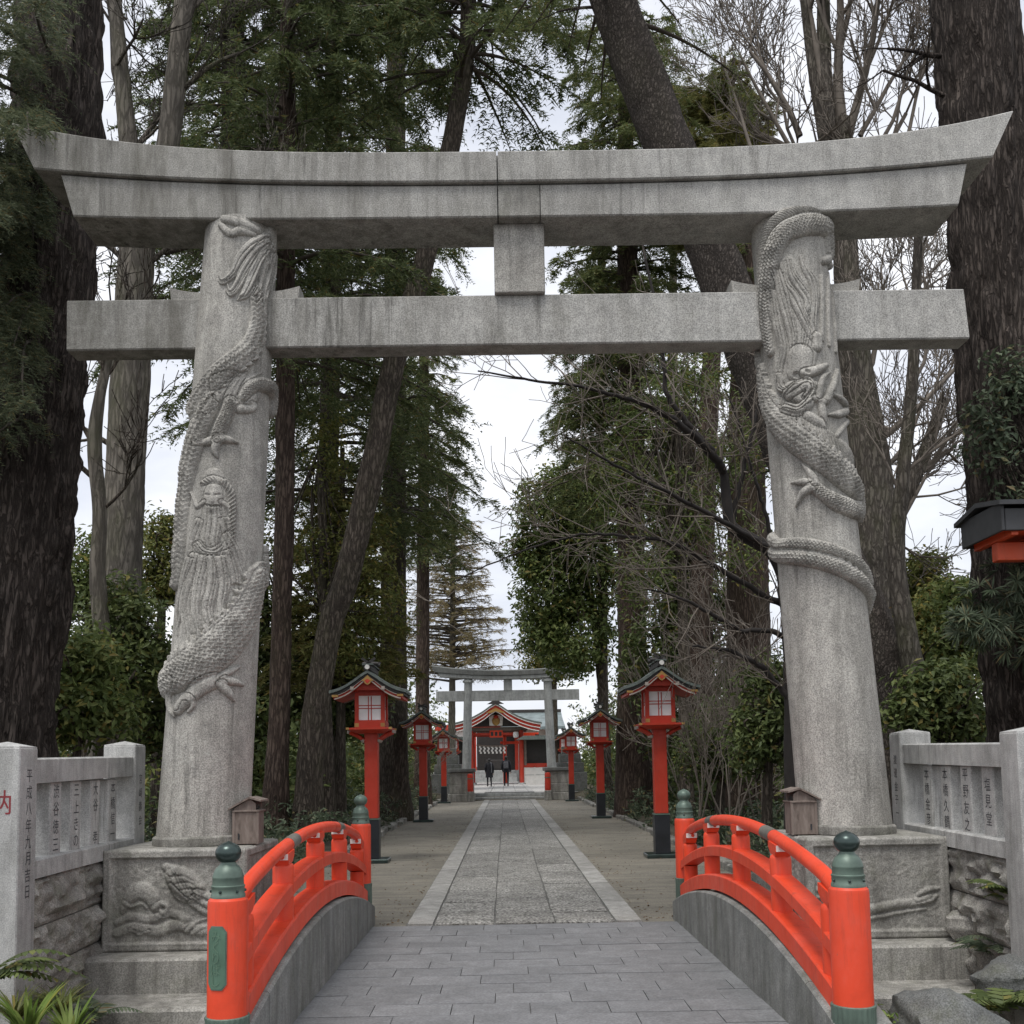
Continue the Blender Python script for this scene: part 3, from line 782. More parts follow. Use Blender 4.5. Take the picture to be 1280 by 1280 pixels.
LEFT = [
 # coiled body along the far edge, then the long neck sweeping down from the mane
 (0.050, [(268, 500, 12), (256, 520, 15), (247, 545, 16), (239, 578, 16), (233, 612, 15), (229, 650, 14), (226, 690, 12), (222, 730, 9)], 'scales', dict(spine=0)),
 (0.046, [(318, 368, 8), (321, 392, 10), (320, 412, 11), (312, 434, 13), (296, 450, 14), (280, 463, 15), (266, 477, 16), (254, 493, 16), (244, 512, 13)], 'scales', dict(spine=1)),
 (0.022, [(275, 480, 10), (290, 488, 22), (308, 490, 20), (322, 478, 8)], 'flat'),
 (0.020, [(262, 515, 5), (275, 498, 6), (290, 480, 5), (300, 468, 2)], 'ridge', dict(over=1)),
 (0.020, [(278, 515, 5), (288, 495, 6), (296, 478, 5), (312, 462, 2)], 'ridge', dict(over=1)),
 (0.020, [(292, 512, 5), (300, 500, 5), (310, 476, 4), (326, 466, 2)], 'ridge', dict(over=1)),
 (0.044, [(303, 497, 6), (311, 486, 8), (324, 481, 9), (336, 486, 10), (342, 499, 10), (341, 516, 8)], 'scales', dict(c=0.03)),
 (0.032, [(288, 505, 9), (283, 520, 9), (276, 535, 9), (272, 549, 9)], 'scales', dict(c=0.028)),
 (0.026, [(300, 512, 6), (312, 512, 5), (318, 508, 4), (313, 504, 2)], 'round'),
 (0.032, [(271, 550, 6), (259, 553, 5), (248, 558, 1.5)], 'round'), (0.032, [(272, 552, 6), (269, 563, 5), (272, 572, 1.5)], 'round'),
 (0.032, [(274, 549, 6), (285, 550, 5), (297, 554, 1.5)], 'round'),
 # bearded figure in flowing robes
 (0.016, [(266, 600, 15), (264, 630, 20), (260, 665, 22), (256, 700, 22), (250, 740, 20), (244, 780, 12)], 'round'),
 (0.026, [(267, 612, 9), (267, 622, 12), (266, 634, 10)], 'round', dict(over=1, k=4)),
 (0.010, [(259, 619, 2), (263, 620, 2)], 'ridge', dict(cut=1)), (0.010, [(270, 620, 2), (275, 619, 2)], 'ridge', dict(cut=1)),
 (0.012, [(267, 617, 2), (267, 628, 3)], 'ridge', dict(add=1)), (0.010, [(261, 633, 1.5), (267, 634, 2), (273, 633, 1.5)], 'ridge', dict(cut=1)),
 (0.020, [(254, 604, 4), (266, 600, 5), (280, 603, 4)], 'ribs', dict(c=0.03)),
 (0.022, [(281, 603, 4), (289, 618, 5), (290, 645, 5), (289, 672, 5), (286, 695, 3)], 'ribs', dict(c=0.035)),
 (0.020, [(256, 628, 3), (248, 634, 3), (244, 626, 2), (240, 616, 1.5)], 'round'), (0.018, [(277, 628, 3), (284, 634, 3), (287, 644, 1.5)], 'round'),
 (0.022, [(262, 636, 6), (260, 655, 7), (258, 676, 6), (261, 700, 1.5)], 'round', dict(over=1)), (0.020, [(271, 636, 5), (272, 656, 6), (269, 678, 5), (272, 698, 1.5)], 'round', dict(over=1)),
 (0.022, [(250, 652, 6), (243, 668, 7), (240, 690, 7), (246, 704, 4)], 'round', dict(over=1)), (0.020, [(280, 650, 6), (284, 668, 6), (282, 688, 5), (276, 700, 3)], 'round', dict(over=1)),
 (0.018, [(248, 680, 5), (256, 690, 6), (268, 692, 6), (278, 686, 4)], 'round', dict(over=1)),
 (0.026, [(247, 696, 7), (240, 722, 7), (233, 758, 6), (235, 792, 4), (237, 815, 1.2)], 'round', dict(over=1)),
 (0.022, [(238, 700, 6), (229, 730, 5), (224, 765, 5), (222, 790, 1.5)], 'round', dict(over=1)),
 (0.024, [(257, 698, 7), (251, 728, 6), (246, 762, 6), (251, 793, 1.2)], 'round', dict(over=1)),
 (0.024, [(267, 698, 7), (266, 730, 6), (259, 764, 6), (268, 791, 1.2)], 'round', dict(over=1)),
 (0.024, [(277, 698, 7), (281, 728, 6), (276, 762, 5), (283, 788, 1.2)], 'round', dict(over=1)),
 (0.022, [(286, 690, 6), (293, 716, 6), (296, 740, 4), (302, 756, 1.2)], 'round', dict(over=1)),
 (0.020, [(284, 668, 5), (295, 690, 5), (302, 712, 4), (306, 730, 1.2)], 'round', dict(over=1)),
 # lower coil and the foot beneath it
 (0.055, [(322, 722, 18), (311, 757, 21), (296, 784, 23), (275, 807, 25), (250, 827, 25), (226, 842, 23), (208, 853, 20)], 'scales', dict(spine=-1, wrap_pre=[(2.1, 3.45, 14), (1.7, 3.25, 16)], wrap_post=[(-1.55, 2.30, 18), (-2.1, 2.25, 14)])),
 (0.018, [(293, 733, 4), (297, 735, 4)], 'round', dict(cut=1)),
 (0.036, [(224, 886, 8), (236, 873, 9), (252, 859, 10), (266, 852, 10), (279, 850, 8)], 'round'),
 (0.034, [(277, 847, 6), (286, 840, 5), (298, 834, 1.5)], 'round'), (0.034, [(280, 851, 6), (291, 852, 5), (303, 857, 1.5)], 'round'), (0.034, [(276, 856, 6), (285, 866, 5), (292, 876, 1.5)], 'round'),
 (0.028, [(219, 852, 7), (213, 868, 6), (213, 884, 5), (219, 895, 2)], 'round'), (0.024, [(224, 884, 4), (230, 872, 4), (239, 872, 4), (242, 882, 3), (236, 890, 2)], 'round'),
 # mane under the lintel
 (0.030, [(340, 286, 9), (336, 306, 12), (333, 326, 9)], 'flat'),
 (0.030, [(332, 298, 7), (315, 307, 7), (301, 324, 6), (291, 342, 5), (279, 352, 4), (274, 346, 2)], 'round', dict(over=1)),
 (0.030, [(333, 304, 7), (319, 318, 6), (306, 338, 6), (297, 356, 5), (289, 367, 4), (284, 360, 2)], 'round', dict(over=1)),
 (0.030, [(334, 311, 6), (323, 328, 6), (314, 350, 6), (306, 368, 5), (298, 375, 2)], 'round', dict(over=1)),
 (0.030, [(336, 318, 6), (330, 340, 6), (325, 360, 5), (317, 377, 2)], 'round', dict(over=1)), (0.028, [(339, 320, 5), (337, 345, 5), (331, 368, 4), (327, 382, 1.5)], 'round', dict(over=1)),
 (0.024, [(276, 281, 4), (288, 292, 5), (301, 289, 6), (318, 294, 3)], 'round'), (0.022, [(280, 274, 5), (300, 279, 6), (322, 289, 5)], 'round'),
]
RIGHT = [
 (0.034, [(953, 352, 6), (952, 320, 7), (958, 294, 8), (972, 275, 8), (992, 265, 8), (1012, 264, 8), (1030, 270, 7), (1043, 287, 6)], 'ribs', dict(c=0.026)),
 (0.052, [(964, 440, 7), (960, 410, 9), (959, 380, 11), (961, 345, 13), (967, 315, 14), (979, 294, 14), (996, 284, 14), (1014, 281, 14), (1031, 288, 13), (1043, 304, 11), (1046, 318, 8)], 'scales', dict(c=0.034)),
 (0.020, [(985, 330, 10), (995, 365, 16), (1003, 400, 18), (1005, 440, 18), (1000, 470, 14)], 'flat'),
 (0.024, [(986, 325, 4), (990, 345, 5), (1001, 362, 5), (1011, 378, 5), (1009, 400, 5), (1005, 432, 3)], 'round', dict(over=1)),
 (0.024, [(978, 330, 4), (982, 355, 5), (993, 372, 6), (1002, 395, 6), (1012, 415, 5), (1019, 432, 3)], 'round', dict(over=1)),
 (0.024, [(972, 340, 4), (979, 372, 6), (985, 400, 6), (991, 424, 5), (990, 442, 2)], 'round', dict(over=1)),
 (0.022, [(1001, 320, 3), (1006, 336, 4), (1016, 352, 5), (1019, 375, 5), (1016, 400, 5), (1019, 432, 3)], 'round', dict(over=1)),
 (0.018, [(1026, 346, 3), (1027, 385, 4), (1027, 425, 3)], 'round'), (0.018, [(1034, 342, 3), (1034, 385, 4), (1036, 432, 3)], 'round'), (0.016, [(1041, 362, 3), (1042, 400, 3), (1044, 440, 3)], 'round'),
 (0.024, [(966, 365, 4), (971, 400, 6), (978, 436, 5), (974, 464, 4), (980, 482, 2)], 'round', dict(over=1)),
 (0.034, [(1028, 327, 5), (1037, 323, 6), (1044, 316, 5)], 'round'), (0.030, [(1035, 333, 5), (1043, 329, 5)], 'round'),
 (0.026, [(1000, 446, 15), (998, 464, 15)], 'round', dict(over=1)), (0.030, [(1021, 422, 7), (1021, 434, 7)], 'round'),
 # the writhing body, striped fins above it
 (0.020, [(968, 500, 10), (998, 527, 14), (1034, 552, 15), (1066, 578, 12)], 'ribs', dict(c=0.03)),
 (0.056, [(954, 462, 8), (959, 496, 13), (971, 524, 16), (991, 545, 17), (1014, 563, 17), (1037, 581, 17), (1055, 598, 18), (1068, 617, 18), (1075, 638, 15)], 'scales', dict(spine=1, wrap_pre=[(-1.9, 5.25, 6), (-1.55, 5.05, 7)])),
 # head
 (0.030, [(990, 488, 12), (1005, 492, 15), (1018, 488, 12)], 'flat'),
 (0.034, [(975, 468, 3), (976, 484, 4), (986, 490, 4), (996, 483, 4), (1004, 488, 3)], 'round', dict(over=1)),
 (0.040, [(985, 497, 6), (997, 486, 7), (1009, 480, 7), (1013, 490, 5), (1005, 497, 4)], 'round', dict(over=1)),
 (0.036, [(983, 510, 6), (997, 514, 7), (1009, 506, 6), (1016, 492, 5)], 'round', dict(over=1)),
 (0.040, [(1006, 468, 6), (1019, 464, 6), (1031, 458, 4)], 'round'), (0.018, [(1008, 466, 2.5), (1010, 467, 2.5)], 'round', dict(cut=1)),
 (0.034, [(1018, 498, 4), (1030, 503, 5), (1038, 487, 5), (1045, 463, 2)], 'round'), (0.030, [(1023, 496, 4), (1027, 474, 4), (1036, 466, 2)], 'round'),
 (0.028, [(1026, 505, 5), (1028, 520, 5), (1031, 536, 1.5)], 'round'), (0.030, [(1010, 520, 6), (1022, 528, 6), (1032, 536, 1)], 'round'),
 (0.018, [(996, 470, 4), (1002, 474, 4)], 'round', dict(cut=1)),
 (0.030, [(1039, 493, 2), (1050, 500, 5), (1064, 509, 5)], 'round'), (0.030, [(1036, 519, 2), (1048, 518, 5), (1062, 513, 5)], 'round'), (0.024, [(1044, 546, 3), (1054, 532, 4), (1058, 526, 3)], 'round'),
 # hind leg and claws
 (0.048, [(1076, 640, 11), (1063, 636, 12), (1046, 629, 11), (1031, 619, 9), (1018, 609, 8)], 'scales', dict(c=0.028)),
 (0.036, [(1015, 605, 6), (1004, 603, 5), (990, 604, 1.5)], 'round'), (0.036, [(1015, 610, 6), (1004, 617, 5), (996, 633, 1.5)], 'round'), (0.036, [(1019, 604, 5), (1014, 594, 5), (1004, 582, 1.5)], 'round'),
 # tail: a double band round the shaft
 (0.044, [(975, 681, 8), (1000, 681, 9), (1026, 685, 9), (1050, 693, 9), (1072, 706, 8), (1086, 726, 8)], 'scales', dict(c=0.03, wrap_pre=[(-2.6, 3.62, 8), (-1.9, 3.56, 8)], wrap_post=[(1.75, 3.0, 7), (2.5, 2.86, 4)])),
 (0.052, [(975, 695, 9), (1000, 697, 10), (1026, 702, 10), (1050, 711, 10), (1071, 725, 9), (1086, 744, 8)], 'scales', dict(c=0.034, spine=1, wrap_pre=[(-2.6, 3.50, 8), (-1.9, 3.44, 8)], wrap_post=[(1.75, 2.86, 7), (2.5, 2.72, 3)])),
]
DU = 0.0056
NUA = int(2*PI*RC/DU)
PU = -PI*RC+np.arange(NUA)*(2*PI*RC/NUA)
PV = np.arange(0.96, 6.43, DU)
torii = empty('stone_torii', (0, 9.0, 0.9), label='great grey granite torii gate with dragons carved around both of its pillars', cat='torii gate')
def tloc(P): P = np.asarray(P, float); return P-np.array([0, 9.0, 0.9])
for sgn, defs, words in ((-1, LEFT, 'carved pillar with a bearded dragon face below its middle and a scaled coil low down'), (1, RIGHT, 'carved pillar with a scaled tail wound round its middle and plain stone below')):
    zz = np.linspace(Z0-0.02, Z1, 90); nt = 72
    V = []
    for z in zz:
        ax, ay = pil_axis(sgn, z); r_ = float(pil_rad(z))
        for q in range(nt):
            a = 2*PI*q/nt; V.append((ax+r_*math.sin(a), ay-r_*math.cos(a), z))
    i, j = np.meshgrid(np.arange(len(zz)-1), np.arange(nt), indexing='ij'); jn = (j+1) % nt
    Fq = np.stack([i*nt+j, i*nt+jn, (i+1)*nt+jn, (i+1)*nt+j], -1).reshape(-1, 4)
    pil = bpy.data.objects.new('pillar', mesh_from('pillar', tloc(V), Fq, M['granite'], True))
    put(pil, torii, label=words)
    H = 1.4*carve(PU, PV, DU, s_list(sgn, defs))
    uu_, vv_ = np.meshgrid((PU+PI*RC)/(2*PI*RC), (PV-0.9)/5.6, indexing='ij')
    H = H*(0.86+0.28*vnoise(uu_, vv_, 26, 64, 15))
    H += (H > 0.002)*0.0016*(vnoise(uu_, vv_, 90, 220, 25)-0.5)
    H += (H > 0.002)*0.002*(vnoise(*np.meshgrid((PU+PI*RC)/(2*PI*RC), (PV-0.9)/5.6, indexing='ij'), 180, 420, 5)-0.5)
    TH = PU/RC
    Zg = np.repeat(PV[None], NUA, 0); ax = sgn*(2.80-0.31*(Zg-Z0)/(Z1-Z0)); rr = pil_rad(Zg)+np.where(H > 0.0012, H, -0.004)
    P = np.stack([ax+rr*np.sin(TH)[:, None], 9.0-rr*np.cos(TH)[:, None], Zg], -1)
    n2 = len(PV)
    i, j = np.meshgrid(np.arange(NUA), np.arange(n2-1), indexing='ij'); i2 = (i+1) % NUA
    keep = (np.maximum.reduce([H[i, j], H[i2, j], H[i, j+1], H[i2, j+1]]) > 0.0012)
    Fq = np.stack([i*n2+j, i2*n2+j, i2*n2+j+1, i*n2+j+1], -1)[keep]
    used = np.unique(Fq); remap = np.full(NUA*n2, -1); remap[used] = np.arange(len(used))
    put(bpy.data.objects.new('dragon_relief', mesh_from('dragon_relief', tloc(P.reshape(-1, 3)[used]), remap[Fq], M['granite'], True)), pil)
    ax0 = pil_axis(sgn, 0.95)[0]
    ring = MB().lathe([(0.415, 0.918), (0.420, 0.93), (0.418, 0.985), (0.408, 0.997), (0.392, 1.0)], (0, 0, 0), 64)
    ring.v = [(x, y, z+0.03*x*sgn*-0.6) for x, y, z in ring.v]
    ring.build('base_ring', M['granite_block'], pil, True, loc=(ax0, 0, -0.9))
def beam_piece(name, x0a, x0b, x1a, x1b, zb, zt, y0, y1, m, parent, crown=0.0, n=24, bev=0.012):
    """x0a/x0b: lower/upper x of the near end cut; zb, zt: functions of x"""
    secs = []
    for k in range(n+1):
        t = k/n
        xa = x0a+(x1a-x0a)*t; xb = x0b+(x1b-x0b)*t
        ym = (y0+y1)/2; b = bev
        secs.append([(xa, y0+b, zb(xa)), (xa, y0, zb(xa)+b), (xb, y0, zt(xb)-b), (xb, y0+b, zt(xb)), (xb, ym, zt(xb)+crown), (xb, y1-b, zt(xb)), (xb, y1, zt(xb)-b), (xa, y1, zb(xa)+b), (xa, y1-b, zb(xa))])
    return MB().add([tuple(tloc(p)) for s_ in secs for p in s_], [(k*9+i, k*9+(i+1) % 9, (k+1)*9+(i+1) % 9, (k+1)*9+i) for k in range(n) for i in range(9)]+[tuple(range(9))[::-1], tuple(n*9+i for i in range(9))]).build(name, m, parent, True, 25)
kt = lambda x: 6.978+0.318*(abs(x)/4.45)**3.5
kg = lambda x: 6.690+0.150*(abs(x)/4.05)**2.7
kb = lambda x: 6.392+0.058*(abs(x)/3.93)**3.4
MB().box(tuple(tloc((-0.15, 8.98, 6.725))), (0.3, 0.44, 0.545)).build('tenon', M['granite_beam'], torii)
MB().box(tuple(tloc((0.226, 8.98, 6.54))), (0.1, 0.44, 0.24)).build('tenon', M['granite_beam'], torii)
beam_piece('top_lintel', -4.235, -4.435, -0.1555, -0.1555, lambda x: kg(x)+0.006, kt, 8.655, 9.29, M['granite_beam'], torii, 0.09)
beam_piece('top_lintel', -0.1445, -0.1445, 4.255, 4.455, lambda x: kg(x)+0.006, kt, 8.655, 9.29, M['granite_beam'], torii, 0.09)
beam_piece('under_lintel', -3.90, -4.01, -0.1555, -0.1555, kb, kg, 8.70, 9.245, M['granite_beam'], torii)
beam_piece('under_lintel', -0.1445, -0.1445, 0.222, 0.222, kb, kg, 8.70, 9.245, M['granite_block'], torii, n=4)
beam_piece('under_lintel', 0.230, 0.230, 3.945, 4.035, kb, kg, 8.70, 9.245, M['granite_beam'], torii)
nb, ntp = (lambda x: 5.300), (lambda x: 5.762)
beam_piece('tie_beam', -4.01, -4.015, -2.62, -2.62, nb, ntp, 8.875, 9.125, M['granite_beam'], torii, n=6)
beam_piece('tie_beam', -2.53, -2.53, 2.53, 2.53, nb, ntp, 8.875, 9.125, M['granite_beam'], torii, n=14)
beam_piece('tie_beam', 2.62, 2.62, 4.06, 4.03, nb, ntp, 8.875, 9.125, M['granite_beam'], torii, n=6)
MB().box(tuple(tloc((0.035, 9.0, 6.075))), (0.452, 0.36, 0.64), bev=0.008).build('centre_strut', M['granite'], torii)
for sgn in (-1, 1):
    for s2 in (-1, 1):
        c = sgn*pil_axis(1, 5.8)[0]; r_ = float(pil_rad(5.8))
        xi, xo = c+s2*(r_-0.06), c+s2*(r_+0.255)
        prof = []
        for t in np.linspace(0, 1, 7): prof.append((xi+(xo-xi)*t, 5.764+0.065+0.05*t**2.0))
        poly = [(xi, 5.764), (xo-s2*0.015, 5.764)]+prof[::-1]
        MB().prism([(a, b-0.9) for a, b in poly], -0.10, 0.10).build('wedge', M['granite'], torii)

# ================================================================== carved pedestals
def panel_mesh(Hf, w, h, du, frame=0.075, fd=0.024, strokes=(), seed=3, rough=0.006):
    U = np.arange(0, w+1e-6, w/round(w/du)); V = np.arange(0, h+1e-6, h/round(h/du))
    d0 = U[1]-U[0]
    H = np.zeros((len(U), len(V)))
    H = carve(U, V, d0, [s for s in strokes], H)
    gu, gv = np.meshgrid(U, V, indexing='ij')
    H += rough*(vnoise(gu/w, gv/h, 40, 30, seed, False)-0.5)+rough*0.7*(vnoise(gu/w, gv/h, 100, 70, seed+1, False)-0.5)
    e = np.minimum.reduce([gu, w-gu, gv, h-gv]); wob = 0.006*(vnoise(gu/w, gv/h, 20, 20, seed+4, False)-0.5)
    fr = np.clip((frame+wob-e)/0.014, 0, 1)
    edge = np.clip(e/0.018, 0, 1)
    H = np.where(fr > 0, np.maximum(H*(1-fr), 0)+fd*fr, H)
    bead = np.exp(-((e-frame+0.012)/0.007)**2)*0.004
    H = H+bead+0.0015*(vnoise(gu/w, gv/h, 60, 50, seed+7, False)-0.5)
    H = H-(1-edge)**2*0.018
    return U, V, H
def fs(W, Hh, defs):
    """strokes in pixel-like panel coordinates (0..100 across, 0..70 up)"""
    out = []
    for d in defs:
        pts = np.array([(x/100*W, y/70*Hh, w/100*W) for x, y, w in d[1]])
        out.append(dict(p=pts, h=d[0]*1.5, style=d[2] if len(d) > 2 else 'round', **(d[3] if len(d) > 3 else {})))
    return out
WAVES = [
 (0.014, [(10, 13, 3), (24, 17, 4), (38, 14, 4), (52, 18, 4), (68, 14, 4), (84, 18, 3), (92, 15, 2)], 'round'),
 (0.012, [(10, 20, 2), (20, 24, 3), (33, 22, 3), (46, 26, 3), (58, 22, 3)], 'round'),
 (0.020, [(14, 28, 2), (18, 36, 4), (26, 42, 6), (33, 38, 6), (37, 31, 4)], 'round'), (0.014, [(15, 34, 1.5), (20, 31, 2), (27, 33, 2), (31, 30, 1.5)], 'ridge', dict(over=1)),
 (0.016, [(36, 30, 2), (41, 33, 2), (45, 30, 2), (43, 26, 1.8), (40, 28, 1.4)], 'round'),
 (0.010, [(20, 15, 1.5), (26, 12, 1.5), (33, 14, 1.2)], 'ridge', dict(over=1)), (0.010, [(58, 13, 1.5), (64, 19, 1.5), (72, 22, 1.2)], 'ridge', dict(over=1)), (0.010, [(62, 11, 1.5), (68, 16, 1.5), (76, 18, 1.2)], 'ridge', dict(over=1)),
 # turtle: domed shell, trailing weed tail
 (0.040, [(50, 52, 7), (56, 47, 10), (63, 41, 9)], 'round'), (0.020, [(44, 58, 3), (48, 56, 4)], 'round'), (0.016, [(48, 45, 2), (53, 38, 3), (60, 34, 2)], 'flat'),
 (0.022, [(66, 40, 3), (76, 36, 3), (86, 36, 2)], 'ribs', dict(c=0.03)), (0.022, [(64, 36, 3), (74, 31, 3), (86, 30, 2)], 'ribs', dict(c=0.03)), (0.020, [(62, 33, 2.5), (71, 27, 2.5), (82, 25, 2)], 'ribs', dict(c=0.03)),
]
for q in range(4):
    WAVES.append((0.012, [(47+q*4.5, 57-q*3.6, 0.5), (52+q*4.2, 49-q*3.4, 0.9), (56+q*3.2, 41-q*2.0, 0.5)], 'ridge', dict(cut=1)))
for q in range(3):
    WAVES.append((0.010, [(46+q*3, 50-q*4, 0.5), (56+q*3.5, 52-q*4.5, 0.9), (64+q*2, 48-q*4, 0.5)], 'ridge', dict(cut=1)))
CLOUDS = [
 (0.016, [(8, 34, 1.5), (22, 36, 2.2), (30, 33, 2.4), (28, 27, 2.0), (18, 26, 1.5)], 'round'), (0.014, [(8, 29, 1.2), (20, 31, 1.6), (24, 30, 1.4)], 'round'),
 (0.018, [(16, 20, 2), (35, 19, 3), (60, 23, 3.2), (84, 26, 2.6), (90, 29, 1.5)], 'round'), (0.012, [(16, 15, 1), (40, 14, 1.6), (66, 18, 1.4), (82, 20, 1)], 'round'),
 (0.014, [(78, 30, 1.5), (84, 33, 2), (92, 34, 1.5)], 'round'), (0.012, [(76, 26, 1.2), (86, 29, 1.4)], 'round'),
]
for sgn in (-1, 1):
    lab = 'carved stone pedestal with a turtle above waves under the torii pillar' if sgn < 0 else 'carved stone pedestal with drifting cloud bands under the torii pillar'
    root = empty('torii_pedestal', (sgn*2.855, 8.98, -0.6), label=lab, cat='pedestal', group='pedestals of the great torii')
    ox, oy, oz = sgn*2.855, 8.98, -0.6
    W, D, ZB, ZT = 1.17, 1.16, 0.10, 0.918
    MB().box((0, 0.012, (ZB+ZT)/2-oz), (W-0.05, D-0.03, ZT-ZB), bev=0.012).build('block', M['granite_block'], root)
    for face in ('front', 'inner'):
        w = W if face == 'front' else D
        h = ZT-ZB-0.004
        defs = (WAVES if sgn < 0 else CLOUDS) if face == 'front' else CLOUDS
        U, V, H = panel_mesh(None, w, h, 0.0085, strokes=fs(w, h, defs), seed=13+sgn+(5 if face == 'inner' else 0))
        gu, gv = np.meshgrid(U-w/2, V, indexing='ij')
        Hh = H+0.004
        zc = ZB-oz+0.002+gv
        if face == 'front': P = np.stack([gu, -D/2+0.027-Hh, zc], -1)
        else: P = np.stack([-sgn*(W/2-0.025+Hh), (gu if sgn < 0 else -gu), zc], -1)
        n1_, n2_ = len(U), len(V)
        i, j = np.meshgrid(np.arange(n1_-1), np.arange(n2_-1), indexing='ij')
        Fq = np.stack([i*n2_+j, (i+1)*n2_+j, (i+1)*n2_+j+1, i*n2_+j+1], -1).reshape(-1, 4)
        put(bpy.data.objects.new('carved_panel', mesh_from('carved_panel', P.reshape(-1, 3), Fq, M['granite_block'], True)), root)
    MB().box((-sgn*0.05, -0.14, 0.437), (1.80, 1.48, 0.53), bev=0.02).build('step', M['granite_block'], root)
    MB().box((-sgn*0.30, -0.40, 0.17), (1.80, 1.95, 0.53), bev=0.025).build('step', M['granite_block'], root)

# ================================================================== wooden boxes on the pedestals
def wood_mat():
    k = NT('weathered_wood'); v = k.coord((1, 1, 0.25))
    nz = k.noise(v, 26, 5, 0.6, 0.5)
    c = k.ramp(nz, [(0.3, (0.11, 0.085, 0.07)), (0.6, (0.21, 0.17, 0.145)), (0.8, (0.27, 0.235, 0.21))])
    return k.done(c, 0.85, k.bump(nz, 0.5, 0.004))
M['wood'] = wood_mat()
def box_thing(sgn):
    r_ = empty('wooden_offertory_box', (sgn*2.362, 8.84, 0.921), label='small weathered wooden box with a sloped lid beside the %s' % ('pillar of the bearded dragon' if sgn < 0 else 'pillar with the wound tail'), cat='wooden box', group='wooden boxes on the pedestals')
    s = -sgn                                        # toward the path
    w, d, h = 0.20, 0.23, 0.27
    MB().box((0, 0, h/2+0.005), (w, d, h), bev=0.004).build('body', M['wood'], r_)
    for sx in (-1, 1):
        MB().box((sx*(w/2+0.001), -d/2-0.001, h/2+0.005), (0.022, 0.012, h)).build('corner_batten', M['wood'], r_)
    MB().box((0, 0, h+0.012), (w+0.025, d+0.025, 0.016), bev=0.003).build('top_board', M['wood'], r_)
    # gable cheeks, open slot toward the path, asymmetric roof
    for yy in (-d/2+0.008, d/2-0.008):
        MB().prism([(-s*w*0.5, h+0.02), (s*w*0.42, h+0.02), (s*w*0.42, h+0.075), (s*w*0.16, h+0.115), (-s*w*0.5, h+0.035)], yy-0.007, yy+0.007).build('gable_cheek', M['wood'], r_)
    rf = MB().prism([(-s*w*0.72, h+0.022), (-s*w*0.72, h+0.036), (s*w*0.16, h+0.132), (s*w*0.16, h+0.116)], -d/2-0.025, d/2+0.025).build('roof_board', M['wood'], r_)
    MB().prism([(s*w*0.16, h+0.117), (s*w*0.16, h+0.133), (s*w*0.66, h+0.105), (s*w*0.66, h+0.09)], -d/2-0.026, d/2+0.026).build('roof_board', M['wood'], r_)
    MB().box((s*w*0.30, 0, h+0.04), (0.012, d-0.03, 0.03)).build('slot_lip', M['darkwood'], r_)
    MB().box((-s*w*0.28, -d/2-0.006, 0.07), (0.012, 0.006, 0.05)).build('latch', M['black'], r_)
box_thing(-1); box_thing(1)

# ================================================================== stone fences with inscriptions
def rough_block(w, h, d, seed, amp=0.03):
    """a split-faced stone: local x along the wall, y thickness (rough face at -y), z up"""
    nx, nz = max(4, int(w/0.024)), max(4, int(h/0.024))
    u, v = np.meshgrid(np.linspace(0, 1, nx+1), np.linspace(0, 1, nz+1), indexing='ij')
    nz_ = np.abs(vnoise(u, v, 4, 3, seed, False)-0.5)*1.3+vnoise(u, v, 9, 7, seed+1, False)*0.45+vnoise(u, v, 22, 14, seed+2, False)*0.22
    e = np.minimum.reduce([u*w, (1-u)*w, v*h, (1-v)*h])
    y = -d/2-amp*(nz_-0.35)*1.6*np.clip(e/0.05, 0.0, 1)-0.01*np.clip(e/0.03, 0, 1)
    P = np.stack([(u-0.5)*w, y, v*h], -1).reshape(-1, 3)
    n = nz+1
    Fq = [(a*n+b, (a+1)*n+b, (a+1)*n+b+1, a*n+b+1) for a in range(nx) for b in range(nz)]
    per = [(a, 0) for a in range(nx+1)]+[(nx, b) for b in range(1, nz+1)]+[(a, nz) for a in range(nx-1, -1, -1)]+[(0, b) for b in range(nz-1, 0, -1)]
    V = P.tolist(); base = len(V)
    for a, b in per:
        q = V[a*n+b]; V.append([q[0], d/2, q[2]])
    m = len(per)
    for k in range(m):
        a0, b0 = per[k]; a1, b1 = per[(k+1) % m]
        Fq.append((a1*n+b1, a0*n+b0, base+k, base+(k+1) % m))
    return MB().add(V, Fq)
